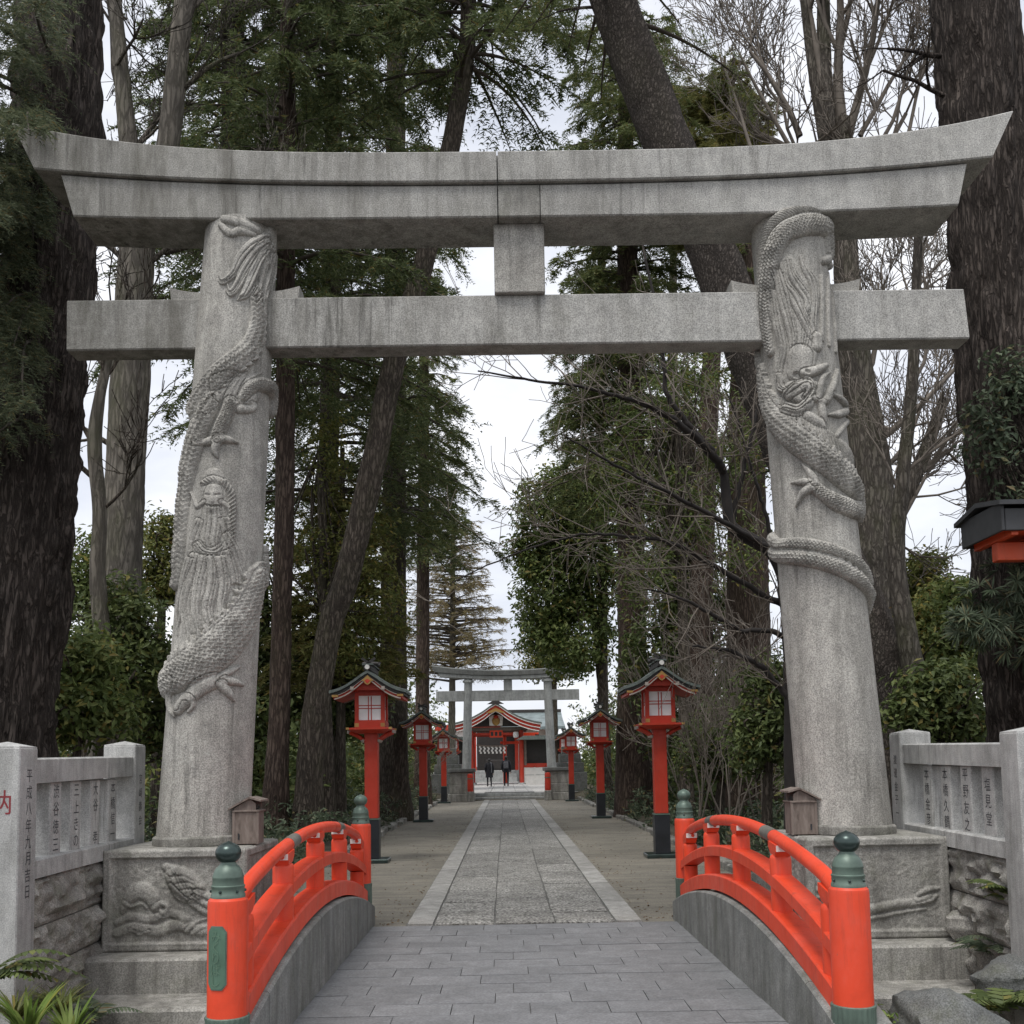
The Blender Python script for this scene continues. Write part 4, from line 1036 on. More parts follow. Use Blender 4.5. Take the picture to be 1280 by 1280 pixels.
def fence(sgn, ynear, names, post_txt, far_txt, front_txt, bal_y, far_y, label):
    X0 = sgn*3.345
    rz = sgn*-0.048                                       # runs slightly outward
    root = empty('stone_fence', (X0, ynear, 0.0), rz if sgn > 0 else rz, label=label, cat='stone fence', group='inscribed stone fences beside the torii')
    s = sgn                                               # local +x*s points away from the path
    P = 0.285
    def post(y0, top, zb=-0.45, name='post'):
        mb = MB(); c = (s*P/2, y0+P/2)
        mb.box((c[0], c[1], (zb+top-0.02)/2), (P, P, top-0.02-zb), bev=0.008)
        o = mb.build(name, M['fence_stone'], root)
        MB().sweep([[(c[0]+a*(P/2-q), c[1]+b*(P/2-q), z) for a, b in ((-1, -1), (1, -1), (1, 1), (-1, 1))] for q, z in ((0.004, top-0.0215), (0.006, top-0.012), (P/2-0.004, top+0.022))]).build('post_cap', M['fence_stone'], o)
        return o
    pn = post(0.0, 1.742); pf = post(far_y-ynear, 1.805)
    L0, L1 = P, far_y-ynear
    def rail(z00, z01, z10, z11, wid, name, off):
        xc = s*(P/2+off)
        secs = []
        for t, za, zb in ((0, z00, z01), (1, z10, z11)):
            y = L0+(L1-L0)*t; w = wid/2
            secs.append([(xc-w, y, za), (xc+w, y, za), (xc+w, y, zb-0.012), (xc+w-0.02, y, zb), (xc-w+0.02, y, zb), (xc-w, y, zb-0.012)])
        return MB().sweep(secs).build(name, M['fence_stone'], root)
    rail(1.48, 1.655, 1.512, 1.69, 0.235, 'top_rail', 0.0)
    rail(0.835, 0.965, 0.835, 0.970, 0.265, 'bottom_rail', 0.0)
    up = (0, 0, 1); right = (0, -s, 0)
    mats = [M['ink']]*4
    for k, (yb, nm) in enumerate(zip(bal_y, names)):
        b = MB().box((s*(P/2), yb-ynear+0.12, 1.222), (0.165, 0.205, 0.54), bev=0.01).build('baluster', M['fence_stone'], root)
        place_text('inscription', nm, 0.112, (s*(P/2)-s*0.0837, yb-ynear+0.12, 1.225), right, up, M['ink'] if k != 9 else M['redink'], b, True, 1.15)
    if post_txt: place_text('inscription', post_txt, 0.098, (-s*0.0012, P/2+0.01, 1.15), right, up, M['ink'], pn, True, 1.12)
    place_text('inscription', far_txt, 0.095, (-s*0.0012, far_y-ynear+P/2, 1.30), right, up, M['ink'], pf, True, 1.3)
    if front_txt: place_text('inscription', front_txt, 0.175, (s*(P/2-0.012), -0.0012, 1.365), (1, 0, 0), up, M['redink'], pn, True, 1.3)
    # split-faced wall beneath
    r_ = random.Random(20+sgn); z = 0.832
    for c, hgt in enumerate((0.34, 0.30, 0.33, 0.4)):
        z -= hgt; y = L0-0.02
        while y < L1+0.25:
            w = r_.uniform(0.75, 1.25); w = min(w, L1+0.3-y)
            if w < 0.25: break
            mb = rough_block(w-0.008, hgt-0.008, 0.22, r_.randrange(9999), 0.07)
            mb.v = [((s*(P/2+0.02)+(p[1] if s > 0 else -p[1])), y+w/2+p[0], z+p[2]) for p in mb.v]
            mb.build('wall_stone', M['rough_stone'], root, True, 40)
            y += w
    return root
fence(-1, 6.76, ['渋谷徳三', '三上きの', '大谷 孝', '本橋信一'], '平成八年九月吉日', '宮崎壽会', '納', (7.42, 7.82, 8.24, 8.66), 9.20, 'pale stone fence with a red character on its near post beside the turtle pedestal')
fence(1, 7.00, ['塩見堂', '平野友之', '本橋久鶴', '本橋金彦'], '', '渡邊金子一', '', (7.55, 7.96, 8.38, 8.80), 9.40, 'weathered grey stone fence with four inscribed balusters beside the cloud pedestal')

# ================================================================== vermilion lanterns
def make_lantern(name, label):
    root = empty(name, (0, 0, 0), label=label, cat='lantern', group='vermilion lanterns lining the path')
    RL = M['red_lamp']
    MB().box((0, 0, 0.035), (0.56, 0.52, 0.07), bev=0.012).build('base_slab', M['bronze_dark'], root)
    MB().box((0, 0, 0.385), (0.25, 0.25, 0.63), bev=0.006).build('plinth', M['black'], root)
    MB().box((0, 0, 0.712), (0.262, 0.262, 0.024)).build('plinth_band', M['bronze'], root)
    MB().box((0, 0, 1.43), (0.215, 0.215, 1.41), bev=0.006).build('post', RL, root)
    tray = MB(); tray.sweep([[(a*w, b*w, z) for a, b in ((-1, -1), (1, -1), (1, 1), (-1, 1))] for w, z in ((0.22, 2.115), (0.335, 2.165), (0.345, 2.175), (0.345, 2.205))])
    tr = tray.build('tray', RL, root)
    for sx in (-1, 1):
        for sy in (-1, 1):
            MB().box((sx*0.347, sy*0.347, 2.19), (0.05, 0.05, 0.034)).build('tray_corner_mount', M['gold'], tr)
            pts = spline([(sx*0.10, sy*0.09, 1.985), (sx*0.16, sy*0.10, 2.03), (sx*0.24, sy*0.10, 2.085), (sx*0.345, sy*0.10, 2.135)], 5)
            b = MB().tube(pts, np.linspace(0.026, 0.034, len(pts)), 8).build('bracket', RL, root, True)
            MB().ball((sx*0.135, sy*0.10, 1.995), 0.034, 10, 7).build('scroll', M['trim'], b, True)
            MB().box((sx*0.372, sy*0.10, 2.142), (0.035, 0.06, 0.05)).build('bracket_tip', M['trim'], b)
    # lamp house
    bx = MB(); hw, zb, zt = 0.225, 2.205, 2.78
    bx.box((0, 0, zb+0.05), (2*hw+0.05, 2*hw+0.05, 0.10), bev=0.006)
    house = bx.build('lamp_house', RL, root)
    for sx in (-1, 1):
        for sy in (-1, 1):
            MB().box((sx*(hw-0.012), sy*(hw-0.012), (zb+zt)/2+0.05), (0.062, 0.062, zt-zb-0.10)).build('corner_post', RL, house)
            MB().box((sx*(hw-0.012), sy*(hw+0.016), zb+0.045), (0.07, 0.02, 0.06)).build('corner_mount', M['gold'], house)
    for fx, fy in ((0, -1), (0, 1), (-1, 0), (1, 0)):
        def W(a, d, z, ta, td, tz):
            c = (a if fx == 0 else fx*d, fy*d if fx == 0 else a, z)
            s_ = (ta, td, tz) if fx == 0 else (td, ta, tz)
            return c, s_
        c, d_ = W(0, hw-0.020, 2.52, 0.392, 0.012, 0.42); pane = MB().box(c, d_).build('pane', M['paper'], house)
        c, d_ = W(0, hw-0.008, 2.765, 0.40, 0.03, 0.07); MB().box(c, d_).build('frame_rail', RL, house)
        c, d_ = W(0, hw-0.008, 2.315, 0.40, 0.03, 0.03); MB().box(c, d_).build('frame_rail', RL, house)
        for o_ in (-0.024, 0.024):
            c, d_ = W(o_, hw-0.010, 2.52, 0.014, 0.012, 0.40); MB().box(c, d_).build('muntin', RL, house)
            c, d_ = W(0, hw-0.0115, 2.545+o_, 0.39, 0.012, 0.014); MB().box(c, d_).build('muntin', RL, house)
    MB().box((0, 0, 2.815), (0.50, 0.50, 0.05)).build('wall_plate', RL, house)
    # swept gable roof, ridge running front to back
    prof = spline([(0, 3.125), (0.10, 3.065), (0.24, 2.965), (0.38, 2.88), (0.52, 2.825), (0.62, 2.80)], 4)
    full = [(-x, z) for x, z in prof[::-1]]+[(x, z) for x, z in prof[1:]]
    def shell(off_top, th, y0, y1, trim=1.0):
        a = [(x*trim, z+off_top) for x, z in full]; b = [(x*trim, z+off_top-th) for x, z in full][::-1]
        return MB().prism(a+b, y0, y1)
    D = 0.52
    roof = shell(0, 0.045, -D, D).build('roof', M['copper'], root, True, 30)
    shell(-0.046, 0.04, -D+0.03, D-0.03, 0.955).build('eave_board', M['darkwood'], roof, True, 30)
    shell(-0.087, 0.05, -D+0.05, D-0.05, 0.90).build('rafter_board', RL, roof, True, 30)
    for y in (-D+0.035, D-0.035):
        sg = -1 if y < 0 else 1
        shell(-0.125, 0.022, y-0.012, y+0.012, 0.86).build('white_edge', M['trim'], roof, True, 30)
        shell(-0.093, 0.010, y-0.014, y+0.014, 0.93).build('white_edge', M['trim'], roof, True, 30)
        for s_ in (-1, 1):
            MB().box((s_*0.525, y, 2.715), (0.10, 0.034, 0.035)).build('gilt_tip', M['gold'], roof)
            MB().box((s_*0.25, y-0.004, 2.835), (0.055, 0.045, 0.055)).build('purlin_end', M['trim'], roof)
        MB().prism([(-0.10, 2.955), (0, 3.045), (0.10, 2.955), (0.06, 2.95), (0.045, 2.915), (0, 2.885), (-0.045, 2.915), (-0.06, 2.95)], y-0.022, y+0.022).build('gable_pendant', M['gold'], roof)
        MB().prism([(-0.045, 2.955), (0, 2.985), (0.045, 2.955), (0.0, 2.905)], y-0.027, y+0.027).build('gable_pendant_core', RL, roof)
        MB().prism([(-0.20, 2.81), (0.20, 2.81), (0.16, 2.89), (0, 2.985), (-0.16, 2.89)], y-sg*0.10-0.01, y-sg*0.10+0.01).build('gable_board', RL, roof)
    for k in range(9):
        y = -D+0.08+k*(2*D-0.16)/8
        for s_ in (-1, 1):
            pts = [(s_*x, y, z+0.004) for x, z in prof[2:]]
            MB().tube(pts, 0.007, 5).build('standing_seam', M['copper'], roof)
    rg = MB().box((0, 0, 3.165), (0.12, 2*D-0.06, 0.10), bev=0.01).build('ridge', M['darkwood'], root)
    MB().box((0, 0, 3.222), (0.17, 2*D-0.02, 0.018)).build('ridge_cap', M['copper'], rg)
    for y in (-D+0.03, D-0.03):
        MB().lathe([(0.038, -0.02), (0.038, 0.02)], (0, 0, 0), 16).build('ridge_boss', M['white'], rg, True, 40).matrix_local = Matrix.Translation((0, y-(0.03 if y < 0 else -0.03), 3.175)) @ Matrix.Rotation(PI/2, 4, 'X')
    for y in (-D+0.16, D-0.16):
        for s_ in (-1, 1):
            MB().add(*bar((s_*0.09, y, 3.20), (-s_*0.11, y, 3.335), 0.020, 0.016)).build('crossed_finial', M['darkwood'], rg)
    for y in (-0.12, 0.12):
        MB().lathe([(0.030, -0.13), (0.036, -0.05), (0.036, 0.05), (0.030, 0.13)], (0, 0, 0), 14).build('ridge_log', M['darkwood'], rg, True, 40).matrix_local = Matrix.Translation((0, y, 3.265)) @ Matrix.Rotation(PI/2, 4, 'Y')
    return root
def bar(a, b, w, t):
    a, b = np.array(a, float), np.array(b, float)
    d = b-a; L = np.linalg.norm(d); d /= L
    u = np.cross(d, (0, 1, 0)); u /= np.linalg.norm(u)+1e-9
    v = np.cross(d, u)
    V = [a+u*sx*w+v*sy*t for sx, sy in ((-1, -1), (1, -1), (1, 1), (-1, 1))]+[b+u*sx*w+v*sy*t for sx, sy in ((-1, -1), (1, -1), (1, 1), (-1, 1))]
    return V, [(3, 2, 1, 0), (4, 5, 6, 7), (0, 1, 5, 4), (1, 2, 6, 5), (2, 3, 7, 6), (3, 0, 4, 7)]
LANT = [(-2.37, 17.0, 0.0, 'vermilion lantern with a copper roof nearest the bridge on the leaning trunk side'),
        (2.40, 17.05, 0.0, 'vermilion lantern with a copper roof nearest the bridge on the bare plum tree side'),
        (-2.50, 29.2, 0.0, 'second vermilion lantern from the bridge on the leaning trunk side'),
        (2.56, 29.6, 0.0, 'second vermilion lantern from the bridge on the bare plum tree side'),
        (-2.78, 43.6, 0.0, 'third vermilion lantern from the bridge, just before the small torii, leaning trunk side'),
        (2.62, 43.6, 0.0, 'third vermilion lantern from the bridge, just before the small torii, plum tree side'),
        (-2.95, 56.0, 0.2, 'small distant vermilion lantern half hidden behind the far torii pillar, leaning trunk side'),
        (3.05, 56.0, 0.2, 'small distant vermilion lantern half hidden behind the far torii pillar, plum tree side'),
        (2.05, 71.0, 0.35, 'farthest vermilion lantern, standing before the white panels beside the shrine gate')]
lan0 = make_lantern('stone_path_lantern', LANT[0][3]); lan0.name = 'vermilion_lantern'
lan0.location = LANT[0][:3]
for x, y, z, lab in LANT[1:]:
    copy_tree(lan0, None, (x, y, z), 0, lab)

# ================================================================== second torii, terrace, shrine
M['far_stone'] = stone('far_torii_stone', (0.30, 0.31, 0.305), (0.42, 0.43, 0.42), stain=0.35, speck=0.2)
TZ = 0.30
M['terrace'] = stone('terrace_paving', (0.36, 0.35, 0.335), (0.46, 0.45, 0.43), stain=0.2, speck=0.3, streak=False)
sheet('shrine_terrace', -9, 9, 46.9, 110, TZ+0.004, M['terrace'])
tp = MB().box((0, 78.0, TZ+0.01), (2.30, 62.0, 0.02)).build('terrace_path', M['bed'], kind='structure')
spots = []
for c in range(3):
    y = 47.5
    while y < 92:
        L = rk.choice([1.4, 1.8, 2.2]); spots.append(((c-1)*0.59, y+L/2, TZ+0.022, 0.57, L-0.03)); y += L
for sgn in (-1, 1):
    y = 47.5
    while y < 92:
        spots.append((sgn*1.02, y+1.0, TZ+0.022, 0.245, 1.97)); y += 2.0
M['slab_far'] = stone('slab_pale', (0.33, 0.325, 0.315), (0.42, 0.415, 0.40), stain=0.2, speck=0.3, rnd=True, streak=False)
pieces(tp, 'paving_slab', spots, 0, 0, 0.02, M['slab_far'], n_mesh=1, nx=3, nyy=4, uneven=0.002)
for k, (y, z) in enumerate(((46.3, 0.15), (46.7, 0.30))):
    MB().box((0, y+0.35, z/2-0.05+0.004*k), (5.6, 0.7, z+0.1), bev=0.012).build('stone_step', M['far_stone'], label='%s pale stone step before the small torii' % ('lower' if k == 0 else 'upper'), cat='step', group='steps before the small torii')
t2 = empty('stone_torii', (0, 46.0, 1.45), label='smaller pale grey stone torii with plain pillars far down the path', cat='torii gate')
def t2l(p): return np.asarray(p, float)-np.array([0, 46.0, 1.45])
for sgn in (-1, 1):
    zz = np.linspace(1.44, 5.45, 10)
    MB().tube([t2l((sgn*(1.90-0.03*(z-1.45)), 46.0, z)) for z in zz], np.linspace(0.205, 0.18, 10), 28).build('pillar', M['far_stone'], t2, True, 50)
    MB().lathe([(0.25, 0), (0.25, 0.10)], tuple(t2l((sgn*1.78, 46.0, 5.30))), 24).build('pillar_collar', M['far_stone'], t2, True, 40)
_tl0 = tloc
tloc = t2l
k2 = lambda x: 5.80+0.26*(abs(x)/3.4)**2.2
g2 = lambda x: 5.58+0.20*(abs(x)/3.3)**2.2
b2 = lambda x: 5.42+0.17*(abs(x)/3.2)**2.2
M['far_stone_dark'] = stone('far_torii_cap', (0.12, 0.125, 0.12), (0.2, 0.205, 0.195), stain=0.4, speck=0.2)
beam_piece('top_lintel', -3.27, -3.42, 3.20, 3.34, lambda x: g2(x)+0.004, k2, 45.72, 46.3, M['far_stone_dark'], t2, 0.06)
beam_piece('under_lintel', -3.05, -3.12, 3.0, 3.06, b2, g2, 45.77, 46.25, M['far_stone'], t2)
beam_piece('tie_beam', -3.23, -3.23, 3.20, 3.20, lambda x: 4.46, lambda x: 4.93, 45.9, 46.1, M['far_stone'], t2, n=4)
tloc = _tl0
MB().box(tuple(t2l((0.0, 46.0, 5.18))), (0.38, 0.24, 0.52)).build('centre_strut', M['far_stone'], t2)
for sgn in (-1, 1):
    side = 'leaning trunk side' if sgn < 0 else 'plum tree side'
    r_ = empty('torii_pedestal', (sgn*2.12, 46.0, 0.0), label='mossy stacked stone pedestal under the small torii, %s' % side, cat='pedestal', group='pedestals of the small torii')
    for z0, z1, w in ((0.0, 0.34, 1.16), (0.345, 0.75, 1.06), (0.755, 1.28, 1.04), (1.285, 1.445, 1.22)):
        MB().box((0, 0, (z0+z1)/2), (w, w, z1-z0), bev=0.02).build('stone_course', M['granite_block'] if z0 < 1.2 else M['rock'], r_)
    r_ = empty('statue_plinth', (sgn*2.85, 48.2, TZ), label='dark tiered stone plinth behind the small torii, %s' % side, cat='plinth', group='tiered plinths behind the small torii')
    for z0, z1, w in ((0, 0.9, 1.5), (0.905, 1.35, 1.25), (1.355, 1.75, 1.0), (1.755, 2.1, 0.75)):
        MB().box((0, 0, (z0+z1)/2), (w, w, z1-z0), bev=0.02).build('tier', M['rock'], r_)
    r_ = empty('red_end_post', (sgn*1.70-0.02, 45.2, 0.0), label='short vermilion post on a grey stone foot before the small torii, %s' % side, cat='post', group='short red posts before the small torii')
    MB().box((0, 0, 0.22), (0.30, 0.30, 0.44), bev=0.02).build('foot', M['granite_block'], r_)
    MB().lathe([(0.13, 0.44), (0.13, 1.16), (0.12, 1.20), (0.05, 1.22)], n=20).build('shaft', M['red_lamp'], r_, True)
    MB().lathe([(0.136, 0.98), (0.136, 1.02)], n=20).build('band', M['bronze'], r_, True)

# --- the gate hall with its curved gable
GX0, GY0 = -0.74, 67.0
gate = empty('shrine_gate', (GX0, GY0, TZ), label='vermilion shrine gate with a curved gable roof at the end of the path', cat='shrine gate')
def gz(z): return z-TZ
for sx in (-1, 1):
    for yy in (0.0, 3.2):
        po = MB().lathe([(0.14, 0.12), (0.14, gz(3.85))], (sx*1.64, yy, 0), 20).build('post', M['red_lamp'], gate, True)
        MB().lathe([(0.26, 0), (0.24, 0.1), (0.16, 0.13)], (sx*1.64, yy, 0), 20).build('post_base', M['far_stone'], po, True)
for yy in (0.0, 3.2):
    MB().box((0, yy, gz(3.95)), (4.1, 0.22, 0.24), bev=0.01).build('tie_beam', M['wood'], gate)
    MB().box((0, yy, gz(3.62)), (3.2, 0.14, 0.16)).build('lower_beam', M['red_lamp'], gate)
prof = spline([(0, 5.55), (0.35, 5.36), (0.9, 4.98), (1.6, 4.62), (2.3, 4.38), (2.95, 4.25)], 5)
full = [(-x, z) for x, z in prof[::-1]]+[(x, z) for x, z in prof[1:]]
def gshell(off, th, y0, y1, trim=1.0):
    a = [(x*trim, gz(z)+off) for x, z in full]; b = [(x*trim, gz(z)+off-th) for x, z in full][::-1]
    return MB().prism(a+b, y0, y1)
rf = gshell(0.05, 0.10, -1.3, 4.4).build('roof', M['copper'], gate, True, 30)
gshell(-0.052, 0.06, -1.28, 4.38, 0.985).build('eave_strip', M['white'], rf, True, 30)
gshell(-0.115, 0.16, -1.20, 4.3, 0.97).build('bargeboard', M['red_lamp'], rf, True, 30)
gshell(-0.28, 0.05, -1.22, -1.10, 0.96).build('white_edge', M['white'], rf, True, 30)
gshell(-0.335, 0.14, -1.15, -1.0, 0.95).build('inner_bargeboard', M['red_lamp'], rf, True, 30)
gshell(-0.48, 0.05, -1.17, -1.0, 0.94).build('white_edge', M['white'], rf, True, 30)
MB().prism([(-0.65, gz(4.93)), (0, gz(5.28)), (0.65, gz(4.93)), (0.3, gz(4.95)), (0, gz(5.05)), (-0.3, gz(4.95))], -1.24, -1.16).build('gilt_apex', M['gold'], rf)
MB().prism([(-1.9, gz(4.08)), (1.9, gz(4.08)), (1.2, gz(4.5)), (0.5, gz(4.9)), (0, gz(5.15)), (-0.5, gz(4.9)), (-1.2, gz(4.5))], -0.35, -0.28).build('gable_field', M['darkwood'], gate)
pd = MB().prism([(-0.42, gz(4.15)), (0.42, gz(4.15)), (0.46, gz(4.72)), (0.2, gz(4.85)), (-0.2, gz(4.85)), (-0.46, gz(4.72))], -0.44, -0.36).build('white_carving', M['white'], gate)
MB().ball((0, -0.46, gz(4.45)), 0.26, 14, 10, (1, 0.25, 1.15)).build('carved_crest', M['gold'], pd, True)
MB().ball((0, -0.55, gz(4.72)), 0.13, 12, 8, (1.2, 0.4, 0.9)).build('carved_crest', M['red_lamp'], pd, True)
MB().box((0, 1.5, gz(5.66)), (0.30, 5.2, 0.26), bev=0.02).build('ridge', M['darkwood'], gate)
MB().prism([(-0.55, gz(5.50)), (0.55, gz(5.50)), (0.22, gz(5.70)), (0, gz(5.98)), (-0.22, gz(5.70))], -1.36, -1.22).build('ridge_end_tile', M['darkwood'], gate)
# signboard and hanging lanterns of paper
sb = MB().box((0.0, -0.12, gz(3.62)), (0.86, 0.08, 0.46)).build('signboard', M['red'], gate)
for q in range(3):
    MB().box((-0.27+q*0.27, -0.165, gz(3.62)), (0.16, 0.01, 0.26)).build('sign_character_panel', M['darkwood'], sb)
pl = MB().lathe([(0.10, 0.0), (0.17, 0.04), (0.19, 0.2), (0.17, 0.36), (0.10, 0.40)], (1.28, -0.2, gz(3.35)), 18).build('paper_lantern', M['paper'], gate, True)
# straw rope with white paper streamers
MB().tube([(x, 0.1, gz(2.95)-0.12*(1-(x/1.5)**2)) for x in np.linspace(-1.3, 0.75, 14)], 0.05, 8).build('straw_rope', M['wood'], gate, True)
for q in range(7):
    x = -1.05+q*0.26
    s_ = MB()
    for k in range(4): s_.box((x+(0.03 if k % 2 else -0.03), 0.1, gz(2.80)-k*0.13), (0.12, 0.012, 0.125))
    s_.build('paper_streamer', M['white'], gate)
# white panelled side screens
for nm, x0, x1 in (('a', 1.78, 4.6), ('b', -4.6, -1.78)):
    w = x1-x0; cx = (x0+x1)/2
    g = empty('side_screen', (GX0+cx, GY0+0.1, TZ), label='low white screen with a red top rail %s' % ('behind the farthest lantern, beside the shrine gate' if nm == 'a' else 'opposite the farthest lantern'), cat='screen', group='side screens of the shrine gate')
    MB().box((0, 0, 0.55), (w, 0.08, 1.1)).build('panel', M['white'], g)
    MB().box((0, 0, 1.24), (w, 0.14, 0.26)).build('red_rail', M['red_lamp'], g)
    for k in range(5): MB().box((-w/2+w*k/4, -0.02, 0.6), (0.07, 0.10, 1.2)).build('stile', M['white'], g)
    MB().box((0, 0, 0.62), (w, 0.10, 0.04)).build('mid_rail', M['fence_stone'], g)
    MB().prism([(-w/2-0.5, 2.9), (w/2+0.2, 2.9), (w/2+0.1, 3.15), (-w/2, 3.15)], -1.2, 0.6).build('lean_to_roof', M['copper'], g)
    for k in (0, 1): MB().box((-w/2+0.1+k*(w-0.2), 0.0, 2.1), (0.16, 0.16, 1.7)).build('post', M['wood'], g)
    MB().box((0, 0.35, 2.1), (w, 0.05, 1.6)).build('back_board', M['darkwood'], g)
# inner red torii and the worship hall
ir = empty('red_torii', (0.75, 72.0, TZ), label='small vermilion inner torii seen through the shrine gate', cat='torii gate')
for sx in (-1, 1): MB().lathe([(0.14, 0), (0.12, 3.3)], (sx*0.95, 0, 0), 16).build('pillar', M['red'], ir, True)
MB().box((0, 0, 3.42), (2.9, 0.3, 0.22)).build('top_lintel', M['red'], ir); MB().box((0, 0, 2.85), (2.5, 0.14, 0.18)).build('tie_beam', M['red'], ir)
hall = empty('worship_hall', (-0.9, 78.0, TZ), label='dark worship hall with open front beyond the shrine gate', cat='hall')
MB().box((0, 3.0, 0.45), (9.0, 6.0, 0.9), bev=0.03).build('podium', M['far_stone'], hall)
for k in range(3): MB().box((0, -0.3-0.4*k, 0.33-0.14*k), (3.2, 0.42, 0.66-0.28*k)).build('step', M['far_stone'], hall)
for x in (-4.2, -1.6, 1.6, 4.2): MB().box((x, 0.2, 2.5), (0.26, 0.26, 3.2)).build('post', M['red_lamp'], hall)
MB().box((-2.9, 0.4, 2.5), (2.4, 0.1, 3.2)).build('wall_panel', M['white'], hall); MB().box((2.9, 0.4, 2.5), (2.4, 0.1, 3.2)).build('wall_panel', M['white'], hall)
MB().box((0, 2.5, 2.5), (3.0, 0.1, 3.2)).build('dark_doorway', M['darkwood'], hall)
MB().box((0, 0.6, 1.35), (1.5, 0.7, 0.7), bev=0.03).build('offertory_chest', M['darkwood'], hall)
MB().box((0, 0.2, 4.2), (9.2, 0.4, 0.4)).build('eave_beam', M['red_lamp'], hall)
pr = [(-2.2, 4.1), (-1.0, 4.35), (1.0, 4.8), (2.6, 5.3), (3.2, 5.45), (3.8, 5.3), (5.4, 4.8), (7.4, 4.35), (8.6, 4.1)]
rr_ = MB().prism(pr+[(a, b-0.22) for a, b in pr[::-1]], 0.4, 5.2, 'yz').build('roof', M['teal_roof'] if 'teal_roof' in M else M['copper'], hall, True, 30)
MB().box((2.8, 3.2, 5.5), (4.8, 0.5, 0.3), bev=0.03).build('ridge', M['darkwood'], hall)
M['teal_roof'] = plain('teal_copper_roof', (0.15, 0.185, 0.185), 0.5, var=0.4, scale=2)
rr_.data.materials[0] = M['teal_roof']

# ================================================================== two visitors
M['black_cloth'] = plain('black_cloth', (0.012, 0.012, 0.016), 0.85, var=0.3)
M['grey_cloth'] = plain('grey_cloth', (0.10, 0.10, 0.11), 0.85, var=0.3)
M['skin'] = plain('skin', (0.45, 0.27, 0.19), 0.55, var=0.1)
M['hair'] = plain('hair', (0.012, 0.010, 0.009), 0.5, var=0.2)
def skin_mesh(name, verts, edges, radii, mat, parent, root_i=0, sub=2):
    me = bpy.data.meshes.new(name); me.from_pydata(verts, edges, []); me.update()
    o = bpy.data.objects.new(name, me); col.objects.link(o)
    md = o.modifiers.new('skin', 'SKIN'); md.use_smooth_shade = True
    for i, r_ in enumerate(radii):
        me.skin_vertices[0].data[i].radius = r_ if isinstance(r_, tuple) else (r_, r_); me.skin_vertices[0].data[i].use_root = (i == root_i)
    o.modifiers.new('sub', 'SUBSURF').levels = sub; o.modifiers['sub'].render_levels = sub
    m2 = bpy.data.meshes.new_from_object(o.evaluated_get(bpy.context.evaluated_depsgraph_get()))
    bpy.data.objects.remove(o); m2.materials.clear(); m2.materials.append(mat); m2.name = name
    q = bpy.data.objects.new(name, m2); return put(q, parent)
